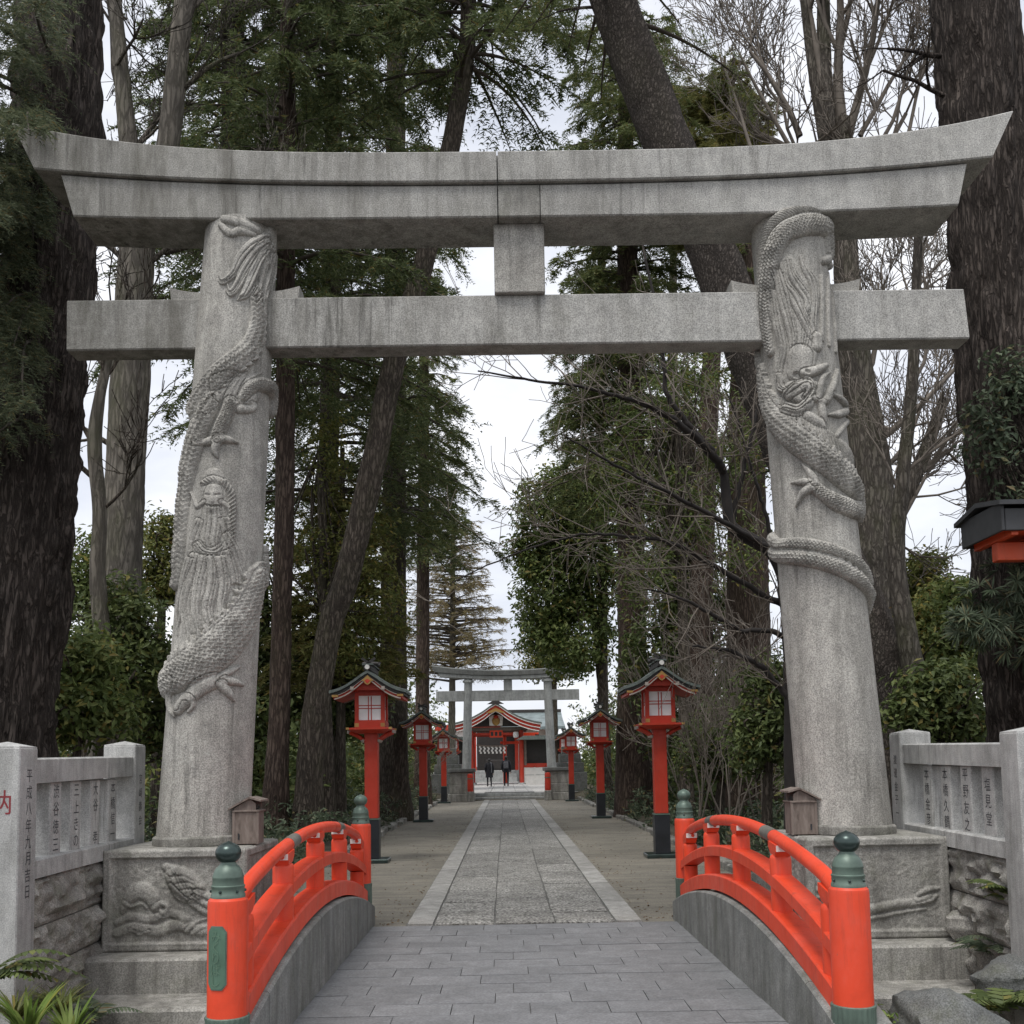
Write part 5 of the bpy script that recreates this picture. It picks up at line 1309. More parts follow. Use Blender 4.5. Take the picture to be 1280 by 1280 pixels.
def person(loc, h, female, rz, label):
    root = empty('person', loc, rz, label=label, cat='person', group='visitors walking toward the shrine')
    k = h/1.70
    st = 0.16
    # faces +Y (away from the viewer), mid-stride
    V = [(0, 0, 0.93), (0, 0.0, 1.12), (0, 0.01, 1.32), (0, 0.02, 1.43), (0, 0.03, 1.50), (0, 0.045, 1.60),
         (-0.09, 0, 0.88), (-0.10, st*0.6, 0.50), (-0.10, st*0.4, 0.09), (-0.10, st+0.02, 0.04),
         (0.09, 0, 0.88), (0.10, -st*0.1, 0.48), (0.10, -st*1.3, 0.12), (0.10, -st*0.9, 0.04),
         (-0.17, 0, 1.40), (-0.24, -0.04, 1.14), (-0.22, 0.10, 0.94), (-0.21, 0.14, 0.86),
         (0.17, 0, 1.40), (0.24, 0.0, 1.14), (0.25, 0.04, 0.90), (0.25, 0.06, 0.81)]
    E = [(0, 1), (1, 2), (2, 3), (3, 4), (4, 5), (0, 6), (6, 7), (7, 8), (8, 9), (0, 10), (10, 11), (11, 12), (12, 13), (3, 14), (14, 15), (15, 16), (16, 17), (3, 18), (18, 19), (19, 20), (20, 21)]
    Rr = [(0.15, 0.11), (0.14, 0.10), (0.17, 0.11), (0.11, 0.08), 0.055, (0.085, 0.10), 0.085, 0.06, 0.045, 0.04, 0.085, 0.06, 0.045, 0.04, 0.07, 0.05, 0.04, 0.035, 0.07, 0.05, 0.04, 0.035]
    V = [(x*k, y*k, z*k) for x, y, z in V]; Rr = [tuple(q*k for q in r_) if isinstance(r_, tuple) else r_*k for r_ in Rr]
    body = skin_mesh('body', V, E, Rr, M['black_cloth'], root)
    for s_, i in ((-1, 17), (1, 21)):
        hx, hy, hz = V[i]
        hv = [(hx, hy, hz), (hx, hy+0.01, hz-0.06*k)]+[(hx+s_*0.004, hy-0.03+0.018*q, hz-(0.10+0.02*(1-abs(q-1.5)/1.5))*k) for q in range(4)]+[(hx, hy+0.055, hz-0.05*k)]
        skin_mesh('hand', hv, [(0, 1), (1, 2), (1, 3), (1, 4), (1, 5), (0, 6)], [0.026, 0.03, 0.009, 0.009, 0.009, 0.009, 0.010], M['skin'], root, 0, 1)
    # head: shaped skull with face, ears, hair
    hd = MB()
    n, m = 20, 14; VV = []
    cx, cy, cz = 0, 0.045*k, 1.60*k
    for a in range(1, m):
        t = PI*a/m
        for b in range(n):
            f = 2*PI*b/n
            x = 0.078*math.sin(t)*math.cos(f); y = 0.098*math.sin(t)*math.sin(f); z = -0.118*math.cos(t)
            if z < -0.02: x *= 1+(z+0.02)*3.2; y *= 1+(z+0.02)*(1.0 if y > 0 else 3.0)
            if y > 0.06 and abs(x) < 0.02 and -0.035 < z < 0.02: y += 0.022*(1-abs(x)/0.02)
            if y > 0.06 and abs(abs(x)-0.032) < 0.016 and 0.0 < z < 0.03: y -= 0.010
            VV.append((cx+x*k, cy+y*k, cz+z*k))
    FF = [(a*n+b, a*n+(b+1) % n, (a+1)*n+(b+1) % n, (a+1)*n+b) for a in range(m-2) for b in range(n)]
    VV += [(cx, cy, cz-0.118*k), (cx, cy, cz+0.118*k)]
    FF += [((b+1) % n, b, len(VV)-2) for b in range(n)]+[((m-2)*n+b, (m-2)*n+(b+1) % n, len(VV)-1) for b in range(n)]
    hd.add(VV, FF); head = hd.build('head', M['skin'], root, True, 80)
    for s_ in (-1, 1): MB().ball((s_*0.08*k, cy, cz-0.005), 0.028*k, 8, 6, (0.4, 0.7, 1.1)).build('ear', M['skin'], head, True)
    for s_ in (-1, 1): MB().ball((s_*0.032*k, cy+0.083*k, cz+0.012), 0.011*k, 8, 6).build('eye', M['hair'], head, True)
    hr = MB(); hr.ball((cx, cy-0.018*k, cz+0.022*k), 0.108*k, 18, 12, (0.86, 0.98, 1.05))
    if female: hr.ball((cx, cy-0.06*k, cz-0.10*k), 0.10*k, 14, 10, (0.85, 0.6, 1.5))
    hr.build('hair', M['hair'], root, True, 80)
    # coat: flared loft from shoulders to hem
    hem = 0.55 if female else 0.80
    prof_ = [(1.455, 0.075, 0.07), (1.43, 0.17, 0.10), (1.36, 0.215, 0.125), (1.15, 0.20, 0.13), (0.98, 0.205, 0.135), (hem+0.12, 0.225 if female else 0.21, 0.155), (hem, 0.24 if female else 0.215, 0.165)]
    secs = [[(rx*k*math.cos(2*PI*q/24)*(1+0.02*math.sin(5*2*PI*q/24)), 0.005+ry*k*math.sin(2*PI*q/24), z*k) for q in range(24)] for z, rx, ry in prof_]
    MB().sweep(secs).build('coat', M['black_cloth'], root, True, 60)
    for s_, ids in ((-1, (14, 15, 16)), (1, (18, 19, 20))):
        MB().tube(spline([V[i] for i in ids], 4), np.linspace(0.078, 0.052, 9)*k, 12).build('sleeve', M['black_cloth'], root, True, 60)
    for i in (9, 13):
        x, y, z = V[i]; MB().ball((x, y-0.02, 0.05*k), 0.05, 12, 8, (0.9, 2.4, 0.95)).build('shoe', M['hair'], root, True)
    if female:
        MB().tube(spline([(-0.08*k, 0.10, 1.46*k), (0, 0.11, 1.44*k), (0.10*k, -0.09, 1.46*k), (0.13*k, -0.15, 1.2*k), (0.13*k, -0.16, 0.85*k)], 5), 0.035, 8).build('scarf', M['grey_cloth'], root, True)
    else:
        MB().box((0, -0.19, 1.2*k), (0.28, 0.14, 0.40), bev=0.04).build('backpack', M['grey_cloth'], root, True)
    return root
person((-1.12, 60.0, TZ+0.05), 1.60, True, 0.10, 'person in a dark knee-length coat and grey scarf walking toward the shrine')
person((-0.13, 60.2, TZ+0.05), 1.74, False, -0.05, 'person in a short black jacket with a backpack walking toward the shrine')

# ================================================================== vegetation
M['bark_dark'] = bark('bark_dark', (0.034, 0.028, 0.025), (0.104, 0.087, 0.077), 0.14, 20.0, 1.0)
M['bark_slant'] = bark('bark_slant', (0.050, 0.043, 0.039), (0.150, 0.130, 0.116), 0.42, 24.0, 0.9, 0.15)
M['bark_grey'] = bark('bark_grey', (0.062, 0.054, 0.047), (0.165, 0.148, 0.128), 0.22, 16.0, 0.8, 0.4)
M['bark_pale'] = bark('bark_pale', (0.085, 0.077, 0.066), (0.185, 0.168, 0.145), 0.16, 13.0, 0.6, 0.4)
M['bark_red'] = bark('bark_red', (0.045, 0.032, 0.027), (0.14, 0.105, 0.086), 0.15, 16.0, 0.9, 0.15)
M['bark_brown'] = bark('bark_brown', (0.045, 0.037, 0.031), (0.14, 0.118, 0.098), 0.2, 16.0, 0.9, 0.3)
M['twig'] = plain('twig', (0.075, 0.060, 0.048), 0.9, var=0.3, bump=0.2)
M['twig_dark'] = plain('plum_bark', (0.022, 0.018, 0.016), 0.85, var=0.4, bump=0.4, bscale=30)
M['twig_pale'] = plain('twig_pale', (0.17, 0.145, 0.12), 0.9, var=0.25, bump=0.2)
M['needle_dark'] = leaf('needle_dark', [(0.061, 0.083, 0.0366), (0.1, 0.1293, 0.0561), (0.1525, 0.183, 0.0854)], 0.55, 0.2)
M['needle_mid'] = leaf('needle_mid', [(0.0708, 0.0952, 0.0366), (0.1196, 0.1488, 0.0586), (0.183, 0.2098, 0.0903)], 0.55, 0.2)
M['needle_grey'] = leaf('needle_grey', [(0.062, 0.080, 0.050), (0.100, 0.122, 0.074), (0.150, 0.170, 0.105)], 0.55, 0.2)
M['needle_yellow'] = leaf('needle_yellow', [(0.10, 0.11, 0.034), (0.155, 0.16, 0.055), (0.22, 0.21, 0.085)], 0.6, 0.25)
M['needle_tan'] = leaf('needle_tan', [(0.13, 0.125, 0.055), (0.22, 0.185, 0.105), (0.28, 0.23, 0.15)], 0.7, 0.25)
M['leaf_dark'] = leaf('leaf_dark', [(0.0512, 0.0732, 0.0268), (0.0903, 0.122, 0.0439), (0.1525, 0.1891, 0.0732)], 0.32, 0.18, 0.5)
M['leaf_mid'] = leaf('leaf_mid', [(0.0708, 0.1025, 0.0317), (0.1196, 0.1635, 0.0537), (0.2013, 0.2379, 0.0878)], 0.38, 0.22, 0.5)
M['leaf_olive'] = leaf('leaf_olive', [(0.080, 0.102, 0.028), (0.140, 0.160, 0.048), (0.22, 0.22, 0.075)], 0.45, 0.28, 0.4)
M['leaf_blue'] = leaf('leaf_blue', [(0.050, 0.072, 0.046), (0.088, 0.118, 0.076), (0.150, 0.182, 0.125)], 0.35, 0.15, 0.5)
M['leaf_bright'] = leaf('leaf_bright', [(0.10, 0.17, 0.035), (0.17, 0.25, 0.06), (0.25, 0.32, 0.10)], 0.45, 0.3, 0.4)
M['leaf_dead'] = leaf('leaf_dead', [(0.07, 0.035, 0.018), (0.14, 0.075, 0.035), (0.20, 0.13, 0.07)], 0.8, 0.1, 0.2)

def nrm(a): return a/(np.linalg.norm(a, axis=-1, keepdims=True)+1e-9)
class Geo:
    """numpy mesh collector"""
    def __init__(s): s.V = []; s.T = []; s.Q = []; s.n = 0
    def quads(s, V, Q): s.V.append(np.asarray(V).reshape(-1, 3)); s.Q.append(np.asarray(Q)+s.n); s.n += len(s.V[-1])
    def tris(s, V, T):
        V = np.asarray(V).reshape(-1, 3); T = np.asarray(T); s.V.append(V); s.Q.append(np.column_stack([T, T[:, 2]])+s.n) if False else s.T.append(T+s.n); s.n += len(V)
    def tube(s, pts, rad, n=5):
        V, F = tube_np(pts, rad, n); s.quads(V, F)
    def obj(s, name, mat, parent, smooth=False, origin=(0, 0, 0), **k):
        V = np.vstack(s.V)-np.asarray(origin, float)
        me = bpy.data.meshes.new(name)
        T = np.vstack(s.T) if s.T else np.zeros((0, 3), int); Q = np.vstack(s.Q) if s.Q else np.zeros((0, 4), int)
        me.vertices.add(len(V)); me.vertices.foreach_set('co', V.astype(np.float32).ravel())
        L = np.concatenate([T.ravel(), Q.ravel()]).astype(np.int32)
        me.loops.add(len(L)); me.loops.foreach_set('vertex_index', L)
        nf = len(T)+len(Q); me.polygons.add(nf)
        tot = np.concatenate([np.full(len(T), 3), np.full(len(Q), 4)]).astype(np.int32)
        st = np.concatenate([[0], np.cumsum(tot)[:-1]]).astype(np.int32)
        me.polygons.foreach_set('loop_start', st); me.polygons.foreach_set('loop_total', tot)
        me.update(calc_edges=True)
        if smooth: me.polygons.foreach_set('use_smooth', np.ones(nf, dtype=bool))
        me.materials.append(mat)
        return put(bpy.data.objects.new(name, me), parent, **k)
def trunk_geo(g, pts, rad, n=28, ring=0.12, amp=0.05, seed=1, ridges=16):
    """furrowed trunk: path points, radii; amp relative to radius"""
    p = np.column_stack([np.asarray(pts, float), rad]); p = spline(p, 8)
    seg = np.concatenate([[0], np.cumsum(np.linalg.norm(np.diff(p[:, :3], axis=0), axis=1))])
    m = max(8, int(seg[-1]/ring)); s_ = np.linspace(0, seg[-1], m)
    q = np.stack([np.interp(s_, seg, p[:, k]) for k in range(4)], -1)
    V, F = tube_np(q[:, :3], q[:, 3], n)
    V = V.reshape(m, n, 3)
    c = q[:, None, :3]; d = V-c
    u, v = np.meshgrid(np.arange(n)/n, s_/max(seg[-1], 1e-6), indexing='xy')
    sw = 0.03*vnoise(u*0, v, 1, max(2, int(seg[-1]/0.8)), seed+9)
    nzv = max(3, int(seg[-1]/0.45))
    a = vnoise((u+sw) % 1, v, ridges, nzv, seed); b = vnoise((u+sw) % 1, v, ridges*2, nzv*3, seed+1); w = vnoise(u, v, 3, max(2, int(seg[-1]/1.2)), seed+2)
    f = 1+amp*(1.6*(np.abs(a-0.5)*2-0.5)+0.9*(b-0.5))+0.10*(w-0.5)
    V = c+d*f[..., None]
    g.quads(V.reshape(-1, 3), F)
def px_path(rows, Y):
    """rows (px, py, width px[, Y]) -> 3-D points and radii"""
    pts, rad = [], []
    for r_ in rows:
        y = r_[3] if len(r_) > 3 else Y
        p = atY(r_[0], r_[1], y); pts.append(p); rad.append(r_[2]/2*y/1280.0)
    return pts, rad
def down_to_ground(pts, rad, z=-0.1, flare=1.35):
    """add a root end below the last point"""
    p = np.array(pts[-1]); q = np.array(pts[-2]); d = p-q
    if p[2] > z+0.15:
        e = p+d/abs(d[2]+1e-6)*(p[2]-z)*0.55; e[2] = z
        pts.append(e); rad.append(rad[-1]*flare)
    return pts, rad
def leaves_geo(g, C, Nrm, L, W, r_, fold=0.25):
    """diamond leaves: centre C, facing normal Nrm"""
    n = len(C)
    a = nrm(np.cross(Nrm, r_.normal(size=(n, 3)))); b = np.cross(Nrm, a)
    L = (L*r_.uniform(0.5, 1.5, n))[:, None]; W = (W*r_.uniform(0.75, 1.2, n))[:, None]
    V = np.stack([C-a*L*0.5, C-a*L*0.05+b*W*0.5+Nrm*W*fold, C+a*L*0.5-Nrm*L*0.12, C-a*L*0.05-b*W*0.5+Nrm*W*fold], 1)
    i = np.arange(n)[:, None]*4
    g.tris(V.reshape(-1, 3), np.vstack([np.concatenate([i, i+1, i+2], 1), np.concatenate([i, i+2, i+3], 1)]))
def crown_geo(g, lobes, nclump, nleaf, L, W, seed, cr=0.35, shell=0.5, up=0.5):
    r_ = np.random.default_rng(seed)
    lob = np.array(lobes, float); vol = lob[:, 3]*lob[:, 4]*lob[:, 5]; k = r_.choice(len(lob), nclump, p=vol**0.75/np.sum(vol**0.75))
    d = nrm(r_.normal(size=(nclump, 3))); rad = shell+(1-shell)*r_.random(nclump)**0.7
    c = lob[k, :3]+d*lob[k, 3:6]*rad[:, None]
    kk = np.repeat(np.arange(nclump), nleaf)
    n = len(kk)
    crr = (cr*r_.uniform(0.6, 1.4, nclump))[kk]
    o = nrm(r_.normal(size=(n, 3))); P = c[kk]+o*(crr*r_.random(n)**0.45)[:, None]*np.array([1.15, 1.15, 0.75])
    N = nrm(o*0.6+d[kk]*0.35+np.array([0, -0.15, up])+0.55*r_.normal(size=(n, 3)))
    leaves_geo(g, P, N, L, W, r_)
    return c
def sprays_geo(g, B, D, Ln, k, nl, nw, r_, droop=0.5, spread=0.85):
    """feathery needle sprays: base B, direction D, length Ln; k needles a side"""
    n = len(B); D = nrm(D)
    up = np.array([0.0, 0.0, 1.0])
    S = nrm(np.cross(D, up)+1e-3*r_.normal(size=(n, 3)))
    t = (np.arange(k)+0.5)/k
    ax = B[:, None]+D[:, None]*(Ln[:, None]*t[None])[..., None]-up*(droop*Ln[:, None]*t[None]**2)[..., None]
    P, Tn = [], []
    for sd in (-1, 1):
        jit = r_.normal(size=(n, k, 3))*0.28
        d = nrm(S[:, None]*sd*spread+D[:, None]*0.75-up*0.15+jit)
        ln = nl*(1.15-0.75*t)[None, :, None]*r_.uniform(0.7, 1.3, (n, k, 1))
        wv = nrm(np.cross(d, r_.normal(size=(n, k, 3))))*nw*0.5
        P.append(np.stack([ax-wv, ax+wv, ax+d*ln], 2).reshape(-1, 3))
    V = np.vstack(P); m = len(V)//3
    g.tris(V, np.arange(m*3).reshape(-1, 3))
def conifer_geo(gn, gb, axis, z0, z1, Lf, nb, seed, twigs=14, k=6, nl=0.17, nw=0.034, droop=0.35, rise=0.15, az=None, spl=0.42, sub=3, brad=0.03, azr=None):
    """axis(z) -> x,y; Lf(u) branch length with u 0 (bottom) .. 1 (top)"""
    r_ = np.random.default_rng(seed)
    for i in range(nb):
        u = (i+r_.random())/nb; z = z0+(z1-z0)*u
        x, y = axis(z); a = r_.uniform(0, 2*PI) if azr is None else r_.uniform(*azr)
        L = Lf(u)*r_.uniform(0.65, 1.15)
        d = np.array([math.cos(a), math.sin(a), 0.0]); t = np.linspace(0, 1, 8)
        ph = r_.uniform(-0.35, 0.35)
        side = np.array([-d[1], d[0], 0])
        path = np.array([x, y, z])+d*L*t[:, None]+side*(ph*L*t**2)[:, None]+np.array([0, 0, 1.0])*(L*(rise*t-droop*t*t))[:, None]
        gb.tube(path, brad*L**0.5*(1.05-t)+0.005, 4)
        m = max(4, int(twigs*L/2.5)); tt = 0.12+0.88*r_.random(m)**0.8
        B = np.stack([np.interp(tt, t, path[:, q]) for q in range(3)], -1)
        sd = r_.choice([-1, 1], m)
        dirs = d*0.65+side*(sd*r_.uniform(0.3, 1.1, m))[:, None]+np.array([0, 0, 1])*(r_.uniform(-0.55, 0.12, m))[:, None]
        ln = spl*L**0.5*(1.15-0.55*tt)*r_.uniform(0.6, 1.2, m)
        sprays_geo(gn, B, dirs, ln, k, nl, nw, r_, droop)
        for s_ in range(sub):
            f = r_.uniform(0.3, 0.9, m)
            B2 = B+nrm(dirs)*(ln*f)[:, None]-np.array([0, 0, 1])*(droop*ln*f*f)[:, None]
            d2 = nrm(dirs)+0.6*r_.normal(size=(m, 3))+np.array([0, 0, -0.3])
            sprays_geo(gn, B2, d2, ln*0.6, max(3, k-2), nl*0.9, nw, r_, droop)
def branchy(g, start, d, L, rad, depth, r_, n=5, curve=0.25, kids=(2, 4), shrink=0.62, spread=0.75, up=0.15, seglen=5, minr=0.004):
    """recursive bare branches"""
    d = np.asarray(d, float)/np.linalg.norm(d); p = np.array(start, float)
    pts = [p.copy()]; rr = [rad]; end = max(minr, rad*0.5)
    for q in range(seglen):
        d = d+r_.normal(size=3)*curve*0.5+np.array([0, 0, up*0.35]); d /= np.linalg.norm(d)
        p = p+d*L/seglen; pts.append(p.copy()); rr.append(rad+(end-rad)*(q+1)/seglen)
    g.tube(np.array(pts), np.array(rr), n)
    if depth <= 0: return
    nk = r_.integers(kids[0], kids[1]+1)
    for q in range(nk):
        t = r_.uniform(0.35, 1.0) if q else 1.0
        i = min(seglen, int(t*seglen)); b = pts[i]
        base = pts[min(i+0, seglen)]-pts[max(i-1, 0)]; base = base/(np.linalg.norm(base)+1e-9)
        dd = base+spread*r_.normal(size=3)+np.array([0, 0, up])
        branchy(g, b, dd, L*shrink*r_.uniform(0.75, 1.2), max(minr, rr[i]*0.68), depth-1, r_, max(3, n-1), curve, kids, shrink, spread, up, max(3, seglen-1), minr)
def tree(name, label, base, cat='tree', group=None): return empty(name, base, label=label, cat=cat, group=group)

# ---------------------------------------------------------------- the two giant trunks flanking the torii
pts, rad = px_path([(84, -420, 96), (80, -150, 100), (75, 60, 106), (66, 250, 108), (52, 430, 112), (38, 600, 116), (22, 760, 120), (4, 900, 126)], 10.6)
pts, rad = down_to_ground(pts, rad, -0.15, 1.5)
base = tuple(pts[-1])
t = tree('cedar_tree', 'huge dark furrowed trunk with drooping needles behind the left-hand stone fence', base)
g = Geo(); trunk_geo(g, pts, rad, 110, 0.06, 0.12, 3, 34)
gb = Geo()
r_ = np.random.default_rng(5)
# stub limb at its edge and short dead snags
branchy(g, pts[5]+np.array([-0.3, -0.1, 0.2]), (-1, -0.4, 0.1), 0.9, 0.11, 1, r_, 8, 0.3)
g.obj('trunk', M['bark_dark'], t, True, base)
gn = Geo()
ax = np.array([p for p in pts])
def axis_of(pts):
    P_ = np.array(pts); o = np.argsort(P_[:, 2])
    return lambda z: (np.interp(z, P_[o, 2], P_[o, 0]), np.interp(z, P_[o, 2], P_[o, 1]))
conifer_geo(gn, gb, axis_of(pts), 5.0, 8.2, lambda u: 1.5, 30, 21, twigs=60, k=9, nl=0.085, nw=0.011, droop=0.8, rise=0.12, spl=0.26, sub=4, brad=0.016, azr=(PI*1.02, PI*1.58))
conifer_geo(gn, gb, axis_of(pts), 7.0, 9.3, lambda u: 2.5, 16, 22, twigs=52, k=9, nl=0.085, nw=0.011, droop=0.55, rise=0.10, spl=0.26, sub=4, brad=0.014, azr=(PI*1.40, PI*1.60))
conifer_geo(gn, gb, axis_of(pts), 13.0, 16.0, lambda u: 3.4-u, 14, 23, twigs=16, k=5, nl=0.2, nw=0.04, droop=0.4, azr=(0, PI))
gb.obj('branches', M['twig'], t, False, base); gn.obj('crown', M['needle_grey'], t, False, base)

pts, rad = px_path([(1200, -420, 96), (1208, -150, 100), (1217, 0, 104), (1232, 200, 106), (1250, 420, 110), (1268, 620, 114), (1284, 780, 118), (1300, 900, 124)], 10.6)
pts, rad = down_to_ground(pts, rad, -0.15, 1.5)
base = tuple(pts[-1])
t = tree('cedar_tree', 'huge dark furrowed trunk with side twigs behind the weathered right-hand stone fence', base)
g = Geo(); trunk_geo(g, pts, rad, 110, 0.06, 0.12, 8, 34)
r_ = np.random.default_rng(9)
for (x0, y0, dx, dz) in ((1180, 238, -1, 0.05), (1172, 120, -1, 0.12), (1168, 70, -1, -0.1), (1265, 60, 1, 0.0), (1266, 120, 1, 0.1)):
    branchy(g, atY(x0+8, y0, 10.5), (dx, -0.2, dz), 0.75, 0.028, 2, r_, 5, 0.25, (2, 4), 0.6, 0.7, 0.0, 4, 0.003)
g.obj('trunk', M['bark_dark'], t, True, base)
gn = Geo(); gb = Geo(); conifer_geo(gn, gb, axis_of(pts), 13.5, 16.0, lambda u: 3.2-u, 12, 24, twigs=16, k=5, nl=0.2, nw=0.04, droop=0.4, azr=(0, PI))
gb.obj('branches', M['twig'], t, False, base); gn.obj('crown', M['needle_grey'], t, False, base)

# ---------------------------------------------------------------- slanting pine and the pollard behind the right pillar
pts, rad = px_path([(700, -190, 52), (762, -10, 58), (800, 90, 60), (836, 180, 62), (905, 350, 62), (962, 500, 64), (1030, 665, 66), (1095, 810, 70), (1130, 905, 76)], 14.0)
pts, rad = down_to_ground(pts, rad, -0.1, 1.5); base = tuple(pts[-1])
t = tree('pine_tree', 'tall slanting pine whose grey-brown trunk leans across behind the torii', base)
g = Geo(); trunk_geo(g, pts, rad, 44, 0.06, 0.055, 13, 18)
gn = Geo(); gb = Geo()
branchy(g, atY(775, 10, 14.0), (-1, 0, 0.1), 0.9, 0.03, 1, np.random.default_rng(2), 5, 0.2, (1, 2), 0.5, 0.5, -0.1, 4)
conifer_geo(gn, gb, axis_of(pts), 12.2, 14.5, lambda u: 2.4-0.8*u, 20, 31, twigs=26, k=8, nl=0.10, nw=0.013, droop=0.35)
g.obj('trunk', M['bark_slant'], t, True, base); gb.obj('branches', M['twig'], t, False, base); gn.obj('crown', M['needle_mid'], t, False, base)

def pollard(name, label, rows, Y, mat, seeds, limbs, twigmat, depth=4, extra=(), n=30, amp=0.05):
    pts, rad = px_path(rows, Y); pts, rad = down_to_ground(pts, rad); base = tuple(pts[-1])
    t = tree(name, label, base)
    g = Geo(); trunk_geo(g, pts, rad, n, 0.1, amp, seeds, 12); r_ = np.random.default_rng(seeds)
    gt = Geo()
    for rows2 in extra:
        p2, r2 = px_path(rows2, Y); trunk_geo(g, p2, r2, 16, 0.1, 0.05, seeds+3, 8)
    for (x, y, dx, dy, dz, L, rd) in limbs:
        branchy(gt, atY(x, y, Y), (dx, dy, dz), L, rd, depth, r_, 5, 0.22, (3, 5), 0.66, 0.60, 0.25, 4, 0.0065)
    g.obj('trunk', mat, t, True, base); gt.obj('branches', twigmat, t, False, base)
    return t
pollard('bare_tree', 'bare many-stemmed pollarded tree behind the right pillar of the great torii',
        [(1052, 150, 22), (1056, 300, 30), (1066, 430, 40), (1082, 560, 56), (1092, 680, 66), (1100, 800, 74), (1108, 900, 84)], 17.0, M['bark_grey'], 41,
        [(1052, 150, 0.1, 0, 1, 2.4, 0.11), (1030, 120, -0.3, 0, 1, 2.2, 0.09), (1060, 170, 0.5, -0.1, 1, 2.2, 0.09), (1052, 230, -0.7, 0.1, 0.8, 2.0, 0.07), (1060, 250, 0.7, 0.1, 0.7, 2.0, 0.07), (1085, 560, 0.9, -0.1, 0.7, 1.9, 0.07), (1090, 640, 0.9, 0.1, 0.9, 2.0, 0.08), (1075, 480, 0.8, 0, 0.8, 1.7, 0.06), (1068, 420, 0.9, 0, 0.6, 1.6, 0.06), (1100, 700, 0.7, 0, 0.9, 1.6, 0.05), (1000, 170, -0.4, 0, 0.9, 1.8, 0.06), (985, 180, -0.6, 0, 0.8, 1.8, 0.04), (1075, 170, 0.6, 0, 0.9, 2.0, 0.05), (1100, 180, 0.5, 0, 1, 1.8, 0.04), (940, 190, -0.2, 0.2, 1, 1.9, 0.035), (1130, 190, 0.2, 0, 1, 1.9, 0.04), (1095, 600, 0.8, 0.2, 0.8, 1.8, 0.05)],
        M['twig_pale'], 4, [[(1030, -60, 16), (1030, 60, 18), (1036, 180, 22), (1052, 290, 26)], [(1004, 0, 9), (1016, 90, 12), (1040, 230, 16)], [(1180, 500, 14), (1150, 580, 18), (1112, 660, 26)]])
pollard('bare_tree', 'thin bare grey tree standing between the pollard and the huge right-hand trunk',
        [(1150, 240, 10), (1146, 340, 12), (1140, 480, 15), (1128, 600, 18), (1120, 700, 22), (1135, 800, 26), (1150, 880, 30)], 13.5, M['bark_grey'], 43,
        [(1146, 340, 0.2, 0, 1, 1.4, 0.035), (1150, 300, -0.5, 0, 1, 1.2, 0.03), (1140, 480, 0.7, 0, 0.8, 1.3, 0.03), (1130, 590, 0.8, 0, 0.6, 1.1, 0.03), (1125, 620, -0.7, 0, 0.7, 1.0, 0.025)], M['twig_pale'], 3, n=12)
# pale forked trees on the left
pollard('bare_tree', 'pale moss-stained forked trunk seen between the huge left trunk and the carved pillar',
        [(172, 300, 46), (166, 400, 46), (160, 520, 48), (155, 640, 50), (150, 740, 52), (146, 850, 56)], 16.5, M['bark_pale'], 51,
        [(205, 315, 1, 0, 0.1, 1.6, 0.07), (150, 120, -0.3, 0, 1, 1.8, 0.06), (228, 40, 0.3, 0, 1, 1.8, 0.07), (160, 330, -0.6, 0, 0.6, 1.5, 0.05), (185, 330, 0.8, 0, 0.5, 1.6, 0.05), (145, 560, -0.8, 0, 0.5, 1.3, 0.05), (215, 120, 0.7, 0, 0.6, 1.4, 0.05), (160, 200, 0.4, 0, 0.8, 1.4, 0.05), (130, 460, -0.5, 0, 0.9, 1.3, 0.04)],
        M['bark_grey'], 4, [[(236, -60, 22), (224, 60, 26), (208, 190, 30), (184, 300, 38)], [(140, -40, 16), (152, 90, 20), (162, 200, 26), (170, 300, 32)]])
pollard('bare_tree', 'twisted thin bare tree silhouetted against the sky beside the huge left trunk',
        [(140, 430, 10), (124, 500, 14), (118, 560, 18), (125, 640, 18), (122, 720, 20), (128, 800, 22), (130, 880, 26)], 13.0, M['bark_pale'], 53,
        [(124, 500, 0.2, 0, 1, 1.2, 0.035), (120, 600, -0.9, 0, 0.6, 0.7, 0.04), (118, 560, -0.5, 0, 1, 1.2, 0.03), (125, 640, 0.8, 0, 0.6, 0.9, 0.025), (124, 480, 0.6, 0, 0.8, 1.0, 0.025)], M['bark_brown'], 3, n=14)

# ---------------------------------------------------------------- conifers along the avenue
def conifer(name, label, rows, Y, bmat, nmat, seed, z0, z1, Lf, nb, n=22, amp=0.05, turns=(2.2, 4.1), **k):
    pts, rad = px_path(rows, Y)
    pts, rad = down_to_ground(pts, rad); base = tuple(pts[-1])
    t = tree(name, label, base, group='tall conifers along the avenue')
    g = Geo(); trunk_geo(g, pts, rad, n, 0.14, amp, seed, 12)
    gn = Geo(); gb = Geo()
    conifer_geo(gn, gb, axis_of(pts), z0, z1, Lf, nb, seed, **k)
    g.obj('trunk', bmat, t, True, base); b_ = gb.obj('branches', M['twig'], t, False, base); c_ = gn.obj('crown', nmat, t, False, base)
    # further boughs share the same mesh data, turned about the trunk
    xa, ya = axis_of(pts)((z0+z1)/2)
    for q, an in enumerate(turns):
        T_ = Matrix.Translation((xa-base[0], ya-base[1], 0.22*(q+1))) @ Matrix.Rotation(an, 4, 'Z') @ Matrix.Translation((-(xa-base[0]), -(ya-base[1]), 0))
        for o in (b_, c_):
            d = o.copy(); put(d, t); d.matrix_local = T_
    return t
